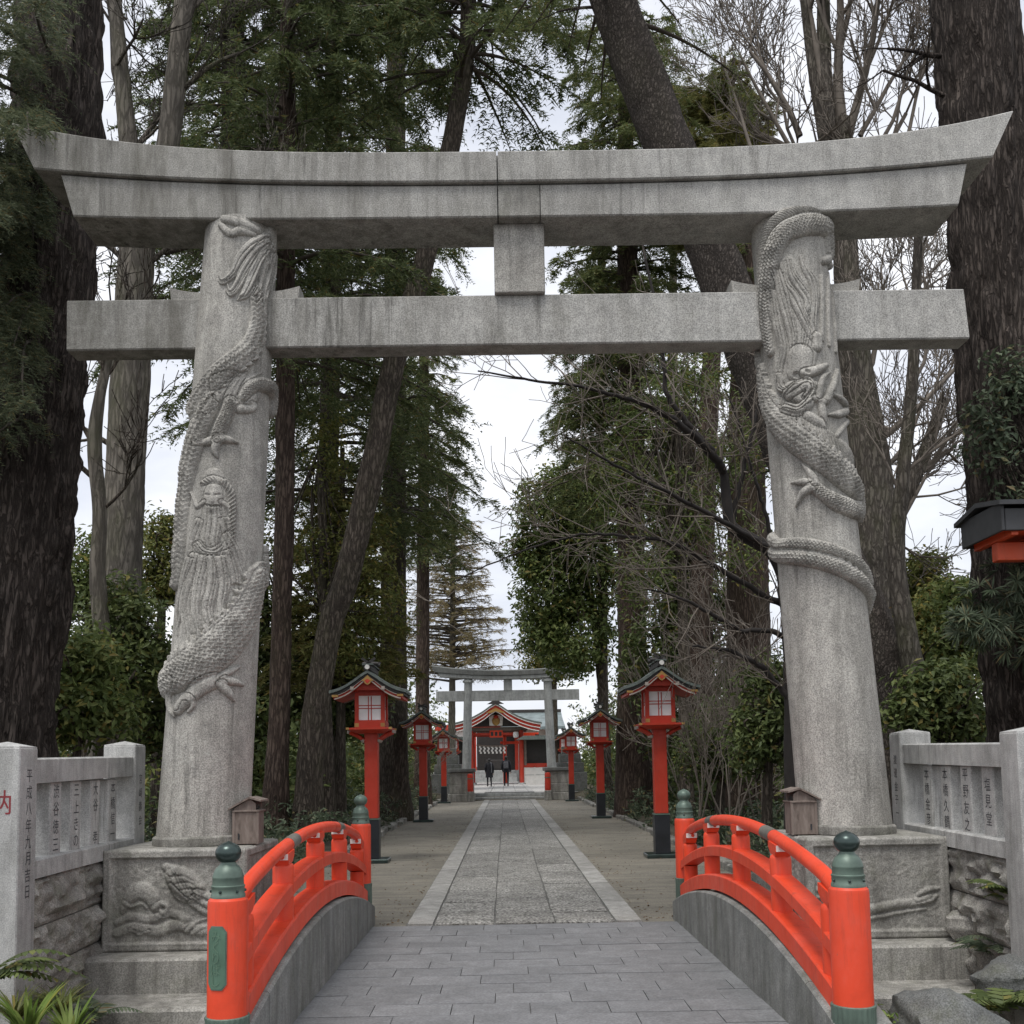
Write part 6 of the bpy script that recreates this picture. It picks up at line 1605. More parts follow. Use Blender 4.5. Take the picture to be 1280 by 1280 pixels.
conifer('conifer_tree', 'tall conifer with a leaning trunk curving across behind the left half of the torii',
        [(580, -120, 20), (585, 40, 22), (563, 185, 25), (532, 320, 27), (508, 400, 28), (488, 470, 29), (467, 577, 31), (433, 724, 31), (413, 782, 31), (393, 900, 32), (386, 985, 36)], 20.0, M['bark_brown'], M['needle_dark'], 61,
        15.5, 20.0, lambda u: 2.8-u, 24, twigs=20, droop=0.4)
conifer('conifer_tree', 'straight slim conifer trunk just right of the bearded dragon pillar',
        [(362, -260, 18), (360, 0, 20), (358, 250, 22), (357, 450, 24), (356, 600, 24), (353, 750, 25), (349, 900, 27), (345, 990, 32)], 20.0, M['bark_red'], M['needle_dark'], 62,
        9.5, 19.5, lambda u: 3.3-1.4*u, 84, twigs=26, droop=0.45, turns=())
conifer('conifer_tree', 'conifer with dense dark crown between the slim trunk and the leaning trunk',
        [(420, -230, 20), (418, 0, 22), (415, 300, 24), (412, 520, 25), (410, 700, 27), (408, 900, 30)], 26.0, M['bark_brown'], M['needle_dark'], 63,
        8.0, 24.0, lambda u: 3.9-1.8*u, 120, twigs=26, droop=0.5, turns=())
conifer('conifer_tree', 'conifer with drooping layered branches at the left edge of the sky gap',
        [(496, -200, 22), (495, 0, 24), (494, 300, 27), (493, 600, 30), (492, 800, 34), (492, 950, 38)], 30.0, M['bark_brown'], M['needle_mid'], 64,
        8.4, 25.0, lambda u: 3.3-1.5*u, 95, twigs=24, droop=0.55, rise=0.2, turns=())
conifer('conifer_tree', 'dark conifer filling the space above the left lintel',
        [(292, -240, 26), (292, 0, 28), (290, 300, 32), (288, 600, 36), (286, 800, 40)], 24.0, M['bark_dark'], M['needle_dark'], 65,
        13.5, 23.0, lambda u: 3.0-1.2*u, 62, twigs=24, droop=0.45, turns=(2.3,))
conifer('conifer_tree', 'reddish straight trunk beside the small torii, leaning trunk side',
        [(530, 300, 12), (530, 500, 13), (529, 700, 16), (528, 900, 18), (528, 960, 20)], 40.0, M['bark_red'], M['needle_mid'], 66,
        9.5, 22.0, lambda u: 2.2-0.9*u, 46, twigs=18, droop=0.5)
conifer('conifer_tree', 'bushy dark conifer rising above the right half of the lintel',
        [(778, -60, 8), (780, 60, 14), (784, 300, 26), (788, 560, 34), (790, 760, 36), (792, 900, 42)], 30.0, M['bark_red'], M['needle_mid'], 67,
        9.5, 24.5, lambda u: 2.9-1.2*u, 110, twigs=26, droop=0.4, turns=(2.3,))
conifer('conifer_tree', 'conifer with thick reddish trunk just left of the dark plum branch',
        [(936, 210, 16), (934, 330, 34), (933, 500, 44), (935, 700, 52), (936, 850, 58), (938, 950, 66)], 24.0, M['bark_red'], M['needle_mid'], 68,
        8.2, 15.5, lambda u: 1.9-0.6*u, 26, twigs=18, droop=0.45, turns=())
conifer('conifer_tree', 'slender conifer right of the sky gap behind the round evergreen',
        [(752, 250, 10), (752, 500, 11), (753, 700, 12), (754, 900, 14)], 38.0, M['bark_brown'], M['needle_dark'], 69,
        8.5, 20.5, lambda u: 2.4-1.0*u, 60, twigs=20, droop=0.4)
conifer('pine_tree', 'yellow-green pine crown above the right half of the lintel',
        [(906, 70, 3), (903, 130, 10), (892, 400, 22), (880, 650, 28), (874, 900, 34)], 27.0, M['bark_red'], M['needle_yellow'], 70,
        15.3, 19.6, lambda u: 2.1-1.0*u, 40, twigs=34, k=10, nl=0.22, nw=0.024, droop=-0.25, rise=0.3)
conifer('pine_tree', 'pale tan half-bare larch at the foot of the sky gap behind the small torii',
        [(566, 640, 5), (566, 760, 7), (565, 900, 9)], 54.0, M['bark_pale'], M['needle_tan'], 71,
        6.0, 14.5, lambda u: 3.6-2.2*u, 70, twigs=12, k=5, droop=0.05, rise=0.15, sub=2, nl=0.22, nw=0.03)
conifer('conifer_tree', 'young olive-green conifer with flat layered sprays behind the nearest left lantern',
        [(428, 560, 6), (427, 700, 9), (426, 900, 12)], 25.0, M['bark_brown'], M['needle_yellow'], 72,
        3.4, 8.4, lambda u: 1.9-1.0*u, 46, twigs=24, droop=0.2, rise=0.1)
conifer('conifer_tree', 'pale straight trunk far behind the plum branches',
        [(842, 300, 8), (840, 500, 14), (838, 680, 18), (836, 900, 22)], 34.0, M['bark_pale'], M['needle_dark'], 73,
        9.5, 17.0, lambda u: 2.0-0.9*u, 30, twigs=18, droop=0.4, turns=())

# ---------------------------------------------------------------- broadleaf trees
def broadleaf(name, label, trunk_rows, Y, lobes_px, mat, seed, nclump, nleaf, L, W, cr=0.4, bmat='bark_brown', cat='tree', group=None, shell=0.5, extra_mat=None):
    pts, rad = px_path(trunk_rows, Y); pts, rad = down_to_ground(pts, rad); base = tuple(pts[-1])
    t = tree(name, label, base, cat, group)
    g = Geo(); trunk_geo(g, pts, rad, 14, 0.12, 0.05, seed, 8)
    lobes = []
    for (x, y, rx, rz, *dy) in lobes_px:
        yy = Y+(dy[0] if dy else 0); c = atY(x, y, yy); s_ = yy/1280.0
        lobes.append((c[0], c[1], c[2], rx*s_, max(rx*s_*0.9, 0.4), rz*s_))
    gl = Geo(); c = crown_geo(gl, lobes, nclump, nleaf, L, W, seed, cr, shell)
    r_ = np.random.default_rng(seed)
    P_ = np.array(pts)
    for q in r_.choice(len(c), min(len(c), 26), replace=False):
        j = r_.integers(0, max(1, len(P_)//2)); a = P_[j]
        mid = (a+c[q])/2+r_.normal(size=3)*0.2
        g.tube(spline([a, mid, c[q]], 4), np.linspace(rad[j]*0.45, 0.008, 9), 5)
    g.obj('trunk', M[bmat], t, True, base); gl.obj('crown', M[mat], t, False, base)
    return t
broadleaf('evergreen_tree', 'round-headed evergreen with small glossy leaves right of the sky gap', [(712, 590, 6), (735, 720, 9), (752, 850, 12), (757, 965, 16)], 38.0,
          [(700, 640, 58, 62), (690, 740, 46, 60), (730, 700, 52, 80), (668, 690, 30, 40), (720, 800, 50, 50), (672, 790, 24, 36), (742, 620, 40, 50)], 'leaf_mid', 81, 760, 30, 0.20, 0.105, 0.5)
broadleaf('evergreen_tree', 'pale olive evergreen behind the small torii, plum tree side', [(690, 760, 6), (692, 850, 8), (694, 970, 10)], 56.0,
          [(680, 800, 26, 30), (700, 820, 34, 30), (672, 830, 18, 20)], 'leaf_olive', 82, 240, 26, 0.2, 0.1, 0.6)
broadleaf('evergreen_tree', 'tall dark-leaved evergreen behind the dark plum branch', [(860, 500, 10), (862, 700, 14), (866, 960, 20)], 28.0,
          [(845, 720, 50, 70), (880, 790, 60, 80), (820, 820, 46, 60), (860, 900, 60, 60), (840, 620, 36, 50)], 'leaf_dark', 83, 560, 28, 0.17, 0.08, 0.45)
broadleaf('evergreen_tree', 'evergreen spreading over the undergrowth between the left trunks', [(330, 700, 8), (335, 850, 10), (338, 980, 14)], 26.0,
          [(330, 800, 50, 70), (390, 850, 60, 60), (440, 880, 36, 50), (310, 900, 50, 60)], 'leaf_dark', 84, 600, 28, 0.16, 0.075, 0.45)
broadleaf('evergreen_tree', 'lacy small-leaved evergreen veiling the thick trunks right of the sky gap', [(846, 520, 8), (852, 700, 12), (858, 960, 18)], 22.5,
          [(800, 520, 60, 50), (860, 480, 60, 50), (920, 560, 50, 70), (770, 610, 40, 60), (850, 640, 60, 60), (800, 720, 50, 50), (930, 690, 40, 60)], 'leaf_mid', 85, 420, 20, 0.115, 0.05, 0.42, shell=0.2)
broadleaf('evergreen_tree', 'lacy small-leaved evergreen between the slim trunk and the leaning trunk', [(400, 560, 8), (404, 760, 11), (410, 960, 16)], 23.0,
          [(410, 560, 40, 60), (450, 680, 46, 60), (395, 700, 36, 60), (480, 760, 40, 50), (430, 800, 50, 50), (330, 690, 36, 60)], 'leaf_olive', 86, 330, 20, 0.115, 0.05, 0.42, shell=0.2)
# dark camellia bank behind the left fence
for k, (x, y, rx, rz, Y, m, lab) in enumerate([
    (150, 800, 60, 70, 13.5, 'leaf_dark', 'dark camellia bush directly behind the left fence and the carved pillar'),
    (95, 860, 60, 70, 12.2, 'leaf_mid', 'glossy green bush between the huge left trunk and the fence'),
    (210, 880, 50, 60, 14.5, 'leaf_dark', 'dark camellia bush half hidden by the bearded dragon pillar'),
    (110, 720, 50, 50, 18.0, 'leaf_mid', 'loose leafy shrub rising against the sky beside the huge left trunk'),
    (200, 700, 40, 60, 20.0, 'leaf_olive', 'airy olive shrub behind the pale forked trunk')]):
    broadleaf('camellia_bush', lab, [(x, y+10, 8), (x+2, y+60, 10), (x, y+110, 12)], Y, [(x, y, rx, rz), (x-rx*0.6, y+rz*0.5, rx*0.6, rz*0.6), (x+rx*0.6, y+rz*0.4, rx*0.6, rz*0.6), (x+rx*0.2, y-rz*0.6, rx*0.5, rz*0.5)], m, 90+k, 200, 26, 0.105, 0.05, 0.28, cat='bush', group='evergreen bushes behind the left fence', shell=0.35)
for k, (x, y, rx, rz, Y, m, lab) in enumerate([
    (1160, 800, 40, 60, 16.0, 'leaf_olive', 'yellow-green bush lit between the pollard and the huge right trunk'),
    (1175, 880, 50, 50, 13.0, 'leaf_dark', 'dark bush directly behind the right fence rail'),
    (1150, 730, 40, 40, 19.0, 'leaf_olive', 'loose olive shrub below the sky patch on the right'),
    (960, 890, 40, 70, 16.0, 'leaf_dark', 'dark shrub behind the right pillar beside the plum trunk'),
    (900, 930, 50, 50, 20.0, 'leaf_dark', 'dark shrub behind the nearest right lantern'),
    (1210, 780, 40, 60, 14.5, 'leaf_mid', 'leafy shrub at the foot of the huge right trunk')]):
    broadleaf('evergreen_shrub', lab, [(x, y+10, 8), (x+2, y+40, 10), (x, y+70, 12)], Y, [(x, y, rx, rz), (x-rx*0.6, y+rz*0.5, rx*0.6, rz*0.6), (x+rx*0.6, y+rz*0.4, rx*0.6, rz*0.6), (x+rx*0.2, y-rz*0.6, rx*0.5, rz*0.5)], m, 110+k, 190, 26, 0.105, 0.05, 0.28, cat='shrub', group='evergreen shrubs behind the right fence', shell=0.35)
# whorled long-leaved podocarpus at the right edge
def whorls(g, lobes, nw_, nl_, L, W, seed):
    r_ = np.random.default_rng(seed); lob = np.array(lobes, float)
    k = r_.choice(len(lob), nw_); d = nrm(r_.normal(size=(nw_, 3))); c = lob[k, :3]+d*lob[k, 3:6]*(0.35+0.65*r_.random((nw_, 1))**0.6)
    ax = nrm(d+np.array([0, -0.3, 0.5]))
    kk = np.repeat(np.arange(nw_), nl_); n = len(kk); ph = r_.uniform(0, 2*PI, n)
    u = nrm(np.cross(ax, (0.3, 0.2, 1.0)))[kk]; w = np.cross(ax[kk], u)
    dr = nrm(u*np.cos(ph)[:, None]+w*np.sin(ph)[:, None]+ax[kk]*r_.uniform(0.1, 0.9, n)[:, None])
    s_ = nrm(np.cross(dr, ax[kk])); ln = L*r_.uniform(0.7, 1.15, n)[:, None]
    V = np.stack([c[kk], c[kk]+dr*ln*0.5+s_*W/2, c[kk]+dr*ln-np.array([0, 0, 1])*ln*0.12, c[kk]+dr*ln*0.5-s_*W/2], 1)
    i = np.arange(n)[:, None]*4
    g.tris(V.reshape(-1, 3), np.vstack([np.concatenate([i, i+1, i+2], 1), np.concatenate([i, i+2, i+3], 1)]))
    return c
base = atY(1330, 1000, 9.6); base[2] = 0.0; base = tuple(base)
t = tree('podocarpus_tree', 'dark podocarpus with whorls of long narrow leaves at the right edge over the fence', base)
g = Geo(); gl = Geo()
def lob(x, y, rx, rz, Y): c = atY(x, y, Y); return (c[0], c[1], c[2], rx*Y/1280, rx*Y/1280, rz*Y/1280)
c = whorls(gl, [lob(1240, 760, 44, 50, 9.6), (lob(1275, 720, 40, 40, 9.6)), lob(1285, 790, 50, 50, 9.7), lob(1215, 780, 30, 26, 9.6), lob(1310, 700, 40, 60, 9.7)], 210, 20, 0.15, 0.016, 7)
stem = spline([base, (base[0]-0.05, base[1], 1.2), (base[0]-0.1, base[1], 2.4), (base[0]-0.15, base[1]+0.1, 3.6)], 6)
g.tube(stem, np.linspace(0.09, 0.03, len(stem)), 10)
for q in range(0, len(c), 9): g.tube(spline([stem[12], (stem[12]+c[q])/2+np.array([0, 0, 0.08]), c[q]], 4), np.linspace(0.022, 0.005, 9), 5)
g.obj('trunk', M['bark_brown'], t, True, base); gl.obj('crown', M['leaf_blue'], t, False, base)
base = atY(1335, 1000, 10.05); base[2] = 0.0; base = tuple(base)
t = tree('evergreen_oak', 'glossy leafy sprays spreading in front of the huge right-hand trunk', base)
g = Geo(); gl = Geo()
c = crown_geo(gl, [lob(1245, 560, 36, 50, 10.0), lob(1270, 480, 36, 50, 10.0), lob(1225, 520, 22, 30, 10.0), lob(1275, 620, 40, 30, 10.0), lob(1260, 660, 30, 20, 10.0)], 95, 13, 0.085, 0.036, 17, 0.13, 0.2)
stem = spline([base, (base[0], base[1], 2.0), (base[0]-0.1, base[1], 4.0), (base[0]-0.2, base[1], 5.6)], 6)
g.tube(stem, np.linspace(0.07, 0.015, len(stem)), 8)
for q in range(0, len(c), 2): g.tube(spline([stem[10+q % 8], (stem[10+q % 8]+c[q])/2+np.array([0, 0, 0.1]), c[q]], 4), np.linspace(0.014, 0.003, 9), 4)
g.obj('trunk', M['bark_brown'], t, True, base); gl.obj('crown', M['leaf_blue'], t, False, base)

# ---------------------------------------------------------------- the dark plum in front of the right-hand trees
t0 = atY(996, 975, 12.2)
rows = [(905, 592, 11), (908, 625, 13), (914, 657, 15), (940, 675, 17), (966, 690, 20), (982, 725, 23), (990, 800, 25), (994, 900, 28), (997, 985, 34)]
pts, rad = px_path(rows, 12.2); pts, rad = down_to_ground(pts, rad); base = tuple(pts[-1])
t = tree('plum_tree', 'dark crooked bare plum tree reaching leftward beside the wound-tail pillar', base)
g = Geo(); trunk_geo(g, pts, rad, 18, 0.05, 0.06, 77, 9)
gt = Geo(); r_ = np.random.default_rng(12)
def limb(rows, Y, twn=14, tl=0.55, yj=0.3):
    p, rd = px_path(rows, Y)
    p = np.array(p); p[:, 1] += np.linspace(0, -yj, len(p))
    q = spline(np.column_stack([p, rd]), 6); q[1:-1, :3] += r_.normal(size=(len(q)-2, 3))*0.008
    g.tube(q[:, :3], q[:, 3], 7)
    for _ in range(twn):
        i = r_.integers(2, len(q)-1); d = q[i, :3]-q[i-1, :3]; d /= np.linalg.norm(d)
        branchy(gt, q[i, :3], d*0.8+r_.normal(size=3)*0.65+np.array([0, 0, 0.25]), tl*r_.uniform(0.6, 1.5), min(q[i, 3]*0.5, 0.012), 2, r_, 4, 0.22, (2, 4), 0.65, 0.6, 0.1, 4, 0.004)
limb([(905, 592, 11), (895, 582, 11), (872, 562, 10), (845, 545, 9), (812, 529, 7), (770, 519, 5.5), (720, 512, 4), (660, 508, 3), (600, 503, 1.8)], 12.2, 26, 0.7, 1.0)
limb([(905, 592, 10), (892, 570, 9), (868, 545, 8), (845, 520, 7), (829, 495, 6), (825, 465, 5), (822, 430, 4), (800, 330, 3), (795, 290, 2)], 12.2, 12, 0.5, 0.4)
limb([(966, 690, 9), (930, 672, 7), (880, 650, 6), (820, 625, 4.5), (760, 600, 3.5), (700, 570, 2)], 12.2, 20, 0.7, 0.8)
limb([(985, 760, 10), (950, 745, 8), (900, 720, 6), (840, 690, 5), (780, 682, 4), (720, 683, 3), (650, 705, 2.2), (570, 745, 1.5)], 12.4, 24, 0.7, 0.9)
limb([(988, 800, 9), (960, 790, 7), (920, 790, 6), (880, 770, 5), (840, 752, 3.5), (800, 745, 2)], 12.2, 22, 0.6, 0.5)
limb([(990, 880, 9), (965, 850, 8), (940, 830, 7), (900, 815, 5), (860, 812, 3)], 12.2, 18, 0.55, 0.3)
limb([(914, 657, 8), (925, 600, 6), (940, 540, 5), (950, 480, 4), (948, 450, 3)], 12.3, 12, 0.6, 0.2)
limb([(970, 700, 7), (955, 640, 5), (940, 600, 4), (925, 550, 3), (905, 500, 2)], 12.3, 12, 0.6, 0.2)
g.obj('trunk', M['twig_dark'], t, True, base); gt.obj('branches', M['twig_pale'], t, False, base)
# a thin budding branch rising from the left into the sky gap
base = atY(560, 1000, 22.0); base[2] = 0; base = tuple(base)

# ================================================================== undergrowth, distant wood, foreground planting
def mass(name, label, boxes, mat, seed, L, W, per=26, cr=0.3, cat='undergrowth'):
    """one uncountable mass of leaves: boxes (x0,x1,y0,y1,ztop,clumps)"""
    g = Geo(); r_ = np.random.default_rng(seed)
    for (x0, x1, y0, y1, zt, n) in boxes:
        c = np.column_stack([r_.uniform(x0, x1, n), r_.uniform(y0, y1, n), np.zeros(n)])
        bump_ = 0.55+0.45*np.sin(c[:, 0]*1.9+seed)*np.cos(c[:, 1]*1.3+seed*2)
        c[:, 2] = 0.08+zt*bump_*r_.random(n)**0.8
        kk = np.repeat(np.arange(n), per); m = len(kk)
        o = nrm(r_.normal(size=(m, 3))); P_ = c[kk]+o*(cr*r_.uniform(0.3, 1.2, m))[:, None]*np.array([1.1, 1.1, 0.7])
        P_[:, 2] = np.maximum(P_[:, 2], 0.03)
        N_ = nrm(o*0.5+np.array([0, -0.1, 0.6])+0.5*r_.normal(size=(m, 3)))
        leaves_geo(g, P_, N_, L, W, r_)
    o = g.obj(name, M[mat], None, False)
    return tag(o, label, cat, None, 'stuff')
mass('undergrowth', 'low aucuba and fern undergrowth along the left edge of the path', [(-6.5, -3.15, 11.2, 22, 0.9, 330), (-6.5, -3.15, 22, 45, 1.0, 330)], 'leaf_blue', 1, 0.13, 0.05, 24, 0.22)
mass('undergrowth', 'low dark undergrowth along the right edge of the path', [(3.1, 6.5, 11.2, 22, 0.9, 300), (3.1, 6.5, 22, 45, 1.0, 330)], 'leaf_blue', 2, 0.13, 0.05, 24, 0.22)
mass('undergrowth', 'tall shaded thicket deep behind the left trunks', [(-13, -4.6, 22, 40, 5.0, 900), (-9, -3.9, 40, 60, 6.0, 500)], 'leaf_dark', 3, 0.22, 0.11, 26, 0.5)
mass('undergrowth', 'tall shaded thicket deep behind the right trunks', [(4.4, 13, 22, 40, 4.8, 900), (3.9, 9, 40, 60, 6.0, 500)], 'leaf_dark', 4, 0.22, 0.11, 26, 0.5)
mass('distant_woods', 'far wood closing the view on both sides of the shrine', [(-40, -9, 40, 75, 7.0, 900), (9, 40, 40, 75, 7.0, 900), (-40, -5.5, 80, 110, 9.5, 700), (7, 40, 80, 110, 9.5, 600)], 'leaf_mid', 5, 0.42, 0.22, 22, 1.1, 'woods')
mass('undergrowth', 'leafy hedge mass beyond the notice board on the right', [(6.4, 12, 11.5, 20, 2.6, 330)], 'leaf_mid', 6, 0.15, 0.075, 22, 0.4)
mass('undergrowth', 'leafy hedge mass beyond the huge left trunk', [(-12, -6.4, 11.5, 20, 2.6, 330)], 'leaf_mid', 7, 0.15, 0.075, 22, 0.4)
# thin bare saplings standing in the right-hand thicket
for k, (x, y, Y, lab) in enumerate([(868, 905, 19.0, 'thin bare sapling in the thicket left of the plum trunk'), (905, 900, 17.5, 'spindly twiggy sapling between the nearest right lantern and the plum trunk'), (945, 880, 19.0, 'bare twiggy shrub close behind the plum trunk'), (778, 860, 33.0, 'small bare sapling beyond the nearest right lantern beside the bed edging'), (508, 800, 40.0, 'small pale bare sapling left of the small torii')]):
    b = atY(x, y, Y); b[2] = 0.1; r_ = np.random.default_rng(200+k)
    t = tree('bare_sapling', lab, tuple(b), 'sapling', 'bare saplings in the thicket')
    g = Geo()
    for q in range(4): branchy(g, b, (r_.normal()*0.35, r_.normal()*0.2, 1), 1.5, 0.022, 4, r_, 5, 0.2, (2, 4), 0.72, 0.5, 0.2, 5, 0.005)
    g.obj('stems', M['twig_pale'], t, False, tuple(b))

# foreground: rocks, ferns, strap leaves
def rock(label, c, s_, seed, mat='rock'):
    bm = bmesh.new(); bmesh.ops.create_icosphere(bm, subdivisions=4, radius=1.0)
    r_ = np.random.default_rng(seed); ph = r_.uniform(0, 6, 12)
    pl = nrm(r_.normal(size=(9, 3))); off = r_.uniform(0.62, 0.95, 9)
    for v in bm.verts:
        p = np.array(v.co)
        for q in range(9):
            e = p@pl[q]-off[q]
            if e > 0: p = p-pl[q]*e*0.85
        f = 1+0.05*math.sin(5*p[0]+ph[0])*math.sin(6*p[1]+ph[1])+0.035*math.sin(13*p[2]+3*p[0]+ph[2])+0.02*math.sin(23*p[0]+17*p[1]+ph[3])
        v.co = Vector((p[0]*s_[0]*f, p[1]*s_[1]*f, p[2]*s_[2]*f))
    me = bpy.data.meshes.new('garden_rock'); bm.to_mesh(me); bm.free(); me.materials.append(M[mat])
    me.polygons.foreach_set('use_smooth', np.ones(len(me.polygons), dtype=bool)); me.set_sharp_from_angle(angle=R(32))
    o = bpy.data.objects.new('garden_rock', me); o.location = c; o.rotation_euler = (0, 0, r_.uniform(0, 6))
    return put(o, None, label, 'rock', 'garden rocks beside the bridge')
def at3(x, y, Y): return tuple(atY(x, y, Y))
rock('low grooved grey rock at the bottom beside the plaqueless red post', at3(1180, 1290, 6.6), (0.46, 0.36, 0.26), 1)
rock('rounded boulder wedged beside the cloud pedestal', at3(1214, 1158, 8.2), (0.17, 0.2, 0.17), 2, 'rough_stone')
rock('small boulder under the ferns in the bottom right corner', at3(1262, 1225, 7.2), (0.25, 0.25, 0.2), 3)
def frond_geo(g, b, d, L, r_, n=13, w=0.11, arch=0.55):
    """fern frond: rachis with paired leaflets"""
    d = np.array(d, float); d /= np.linalg.norm(d); t = np.linspace(0, 1, n)
    h = np.array([d[0], d[1], 0]); h /= np.linalg.norm(h)+1e-6
    ax_ = np.array(b)+d*(L*t)[:, None]-np.array([0, 0, 1])*(arch*L*t**2)[:, None]
    g.tube(ax_, np.linspace(0.004, 0.001, n), 3)
    sd = np.cross(h, (0, 0, 1)); V = []
    for i in range(1, n):
        tg = ax_[i]-ax_[i-1]; tg /= np.linalg.norm(tg)
        l = w*math.sin(PI*min(1, 0.18+0.82*t[i]))**0.7*(1.1-0.55*t[i])
        for s_ in (-1, 1):
            e = sd*s_*l+tg*l*0.45-np.array([0, 0, 1])*l*0.25
            wv = tg*L/n*0.42
            V.append([ax_[i]-wv, ax_[i]+e*0.5-wv*0.7, ax_[i]+e, ax_[i]+e*0.45+wv, ax_[i]+wv*0.6])
    V = np.array(V); i = np.arange(len(V))[:, None]*5
    g.tris(V.reshape(-1, 3), np.vstack([np.concatenate([i, i+1, i+3], 1), np.concatenate([i+1, i+2, i+3], 1), np.concatenate([i, i+3, i+4], 1)]))
def fern(label, c, n, L, seed, mat='leaf_dark', spread=1.0, az=(0, 2*PI)):
    t = tree('fern', label, c, 'fern', 'ferns around the pedestals'); g = Geo(); r_ = np.random.default_rng(seed)
    for q in range(n):
        a = r_.uniform(*az); frond_geo(g, np.array(c)+r_.normal(size=3)*0.02, (math.cos(a)*spread, math.sin(a)*spread, r_.uniform(0.5, 1.1)), L*r_.uniform(0.7, 1.15), r_)
    g.obj('fronds', M[mat], t, False, c)
def gz_(x, y): return float(ground_z(np.array(x), np.array(y)))
fern('dark fern arching over the rocks at the bottom right corner', at3(1250, 1262, 6.9), 14, 0.55, 1)
fern('fern growing against the right fence wall below its near post', at3(1268, 1120, 7.35), 10, 0.42, 2)
fern('feathery fern beside the rounded boulder', at3(1246, 1190, 7.7), 12, 0.40, 3, 'leaf_blue')
fern('dark fern frond crossing the near post of the left fence', at3(-12, 1225, 6.4), 9, 0.60, 4, 'leaf_dark', 1.2, (-0.6, 0.9))
fern('small fern spilling over the lower step of the turtle pedestal', at3(120, 1268, 7.4), 10, 0.36, 5, 'leaf_blue')
fern('fern tuft under the left fence wall', at3(60, 1258, 7.1), 14, 0.36, 6, 'leaf_blue')
def strap(label, c, n, L, seed, mat, W=0.03, lean=0.8):
    t = tree('strap_leaf_plant', label, c, 'plant', 'strap-leaved plants by the bridge'); g = Geo(); r_ = np.random.default_rng(seed)
    for q in range(n):
        a = r_.uniform(0, 2*PI); d = np.array([math.cos(a), math.sin(a), 0]); l = L*r_.uniform(0.7, 1.2); tt = np.linspace(0, 1, 7)
        ax_ = np.array(c)+np.array([0, 0, 1])*(l*(tt-0.35*lean*tt**2))[:, None]+d*(l*lean*0.6*tt**1.6)[:, None]
        s_ = np.cross(d, (0, 0, 1))*W/2*(1.02-tt**2.5)[:, None]
        V = np.stack([ax_-s_, ax_+s_], 1).reshape(-1, 3)
        g.quads(V, [(2*i, 2*i+1, 2*i+3, 2*i+2) for i in range(6)])
    g.obj('leaves', M[mat], t, True, c)
strap('bright yellow-green strap leaves in the bottom left corner', at3(34, 1318, 6.2), 40, 0.46, 1, 'leaf_bright', 0.034)
strap('bright yellow-green strap leaves beside the plaqued red post', at3(88, 1322, 6.3), 30, 0.44, 2, 'leaf_bright', 0.03)
strap('thin grassy leaves arching below the left fence wall', at3(75, 1278, 6.9), 90, 0.34, 3, 'leaf_olive', 0.014, 1.2)
strap('thin grassy leaves at the foot of the left fence post', at3(18, 1290, 6.6), 90, 0.36, 4, 'leaf_olive', 0.014, 1.2)
b = at3(1090, 1285, 6.7)
t = tree('bright_shrub', 'small bright green shrub beside the plaqueless red post', b, 'shrub'); g = Geo()
crown_geo(g, [(b[0], b[1], b[2]+0.02, 0.13, 0.14, 0.16)], 60, 16, 0.035, 0.016, 33, 0.06, 0.2); g.obj('crown', M['leaf_bright'], t, False, b)
g = Geo(); r_ = np.random.default_rng(3); n = 420
C_ = np.column_stack([r_.uniform(1.8, 3.6, n), r_.uniform(5.6, 8.0, n), np.zeros(n)]); C_[:, 2] = ground_z(C_[:, 0], C_[:, 1])+0.02
leaves_geo(g, C_, nrm(np.array([0, 0, 1.0])+0.5*r_.normal(size=(n, 3))), 0.06, 0.03, r_)
o = g.obj('leaf_litter', M['leaf_dead'], None); tag(o, 'brown fallen leaves on the soil beside the right railing', 'leaf litter', None, 'stuff')
g = Geo(); n = 900
C_ = np.column_stack([r_.uniform(-3.6, -1.8, n), r_.uniform(5.4, 7.6, n), np.zeros(n)]); C_[:, 2] = ground_z(C_[:, 0], C_[:, 1])+0.02
leaves_geo(g, C_, nrm(np.array([0, 0, 1.0])+0.6*r_.normal(size=(n, 3))), 0.06, 0.025, r_)
o = g.obj('ground_cover', M['leaf_dark'], None); tag(o, 'dark low ground cover beside the left railing', 'ground cover', None, 'stuff')
# edging stones of the planting beds
for sgn, nm in ((-1, 'left'), (1, 'right')):
    e = empty('bed_edging', (sgn*3.08, 12.0, 0), label='row of rough edging stones along the %s planting bed' % nm, cat='edging', group='edging stones of the planting beds')
    y = 10.6; rr2 = random.Random(4+sgn)
    while y < 45.5:
        L_ = rr2.uniform(0.5, 1.1)
        MB().box((rr2.uniform(-0.05, 0.05), y-12+L_/2, 0.03), (0.16, L_-0.03, rr2.uniform(0.12, 0.2)), rz=rr2.uniform(-0.04, 0.04), bev=0.02).build('edging_stone', M['rough_stone'], e)
        y += L_
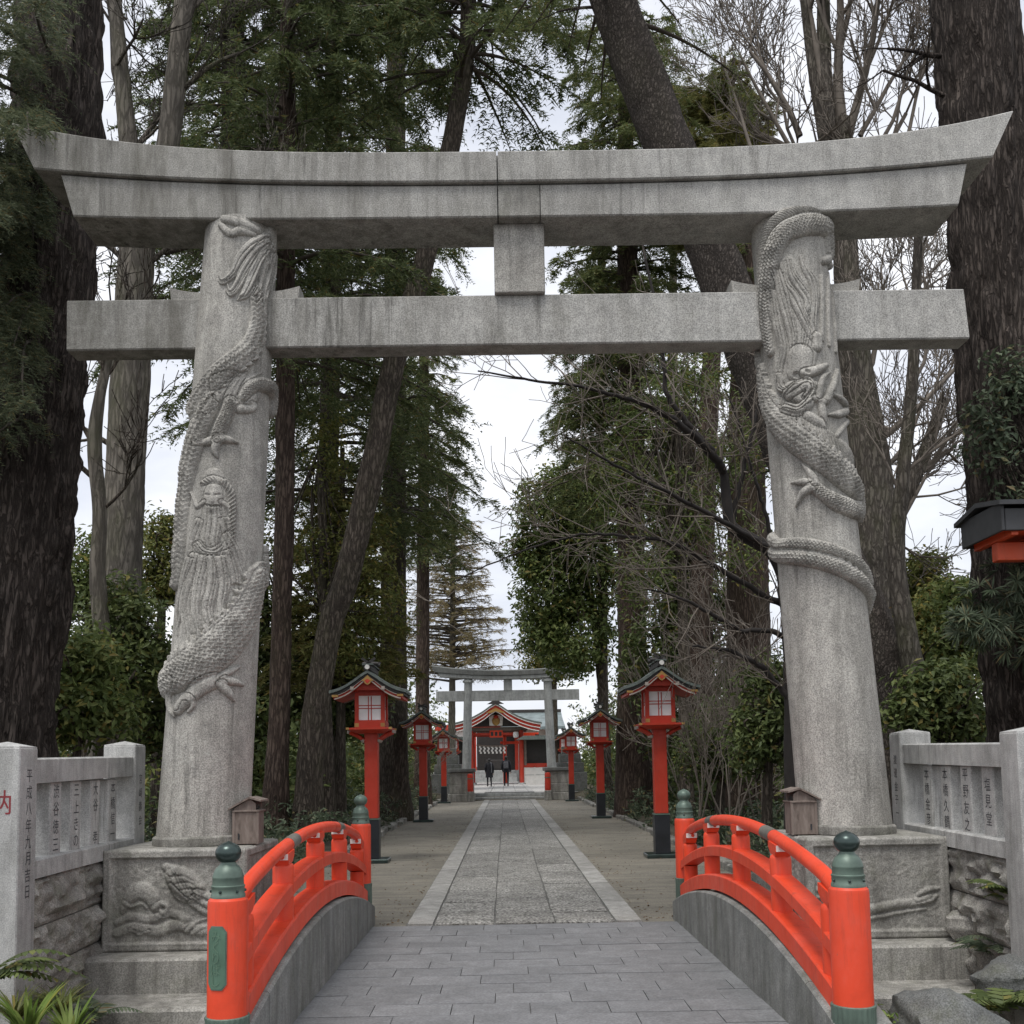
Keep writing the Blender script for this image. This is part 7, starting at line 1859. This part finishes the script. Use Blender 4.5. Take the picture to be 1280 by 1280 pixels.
# corner of a roofed notice board at the right edge
nb_ = empty('roofed_notice_board', (5.34, 9.24, -0.06), label='dark eave corner with an orange-red underside cut off by the right edge of the picture', cat='notice board')
def rb(x0, x1, y0, y1, z0, z1): return ((x0+x1)/2-5.2, (y0+y1)/2-9.24, (z0+z1)/2), (x1-x0, y1-y0, z1-z0)
M['eave_dark'] = plain('dark_eave', (0.035, 0.036, 0.038), 0.5, var=0.3)
M['orange_red'] = lacquer('orange_lacquer', (0.62, 0.085, 0.025), 0.45)
for nm, a in (('fascia', (4.10, 4.13, 8.84, 9.64, 3.60, 3.86)), ('fascia', (4.133, 6.30, 8.84, 8.87, 3.60, 3.80)), ('fascia', (4.133, 6.30, 9.61, 9.64, 3.60, 3.80))):
    MB().box(*rb(*a), bev=0.006).build(nm, M['eave_dark'], nb_)
rfm = MB().add([(4.06-5.2, 8.78-9.24, 3.82), (6.35-5.2, 8.78-9.24, 3.82), (6.35-5.2, 0.0, 3.90), (4.06-5.2, 0.0, 3.90), (4.06-5.2, 9.70-9.24, 3.82), (6.35-5.2, 9.70-9.24, 3.82),
               (4.06-5.2, 8.78-9.24, 3.86), (6.35-5.2, 8.78-9.24, 3.86), (6.35-5.2, 0.0, 3.945), (4.06-5.2, 0.0, 3.945), (4.06-5.2, 9.70-9.24, 3.86), (6.35-5.2, 9.70-9.24, 3.86)],
              [(0, 1, 2, 3), (3, 2, 5, 4), (6, 7, 8, 9), (9, 8, 11, 10), (0, 1, 7, 6), (4, 5, 11, 10), (0, 3, 9, 6), (3, 4, 10, 9), (1, 2, 8, 7), (2, 5, 11, 8)])
rfm.build('roof', M['eave_dark'], nb_)
MB().box(*rb(4.135, 6.28, 8.875, 9.605, 3.63, 3.66)).build('soffit', M['orange_red'], nb_)
for k in range(6): MB().box(*rb(4.2+k*0.34, 4.26+k*0.34, 8.88, 9.60, 3.57, 3.629)).build('rafter', M['orange_red'], nb_)
MB().box(*rb(4.22, 6.2, 9.18, 9.30, 3.40, 3.568), bev=0.006).build('beam', M['orange_red'], nb_)
for x in (4.62, 6.0): MB().box(*rb(x, x+0.12, 9.18, 9.30, -0.1, 3.399)).build('post', M['orange_red'], nb_)
MB().box(*rb(4.742, 5.998, 9.21, 9.27, 1.9, 3.1)).build('board', M['wood'], nb_)

# fallen needles and leaves gathering on the earth verges
g = Geo(); r_ = np.random.default_rng(31); n = 1500
sg = r_.choice([-1, 1], n); e = r_.random(n)**2.2
C_ = np.column_stack([sg*np.where(r_.random(n) < 0.65, 3.05-1.7*e, 1.2+0.5*e), 10.2+33*r_.random(n)**1.5, np.full(n, 0.012)])
leaves_geo(g, C_, nrm(np.array([0, 0, 1.0])+0.25*r_.normal(size=(n, 3))), 0.034, 0.014, r_)
o = g.obj('leaf_litter', M['leaf_dead'], None); tag(o, 'scattered brown leaves on the earth verges beside the stone path', 'leaf litter', None, 'stuff')
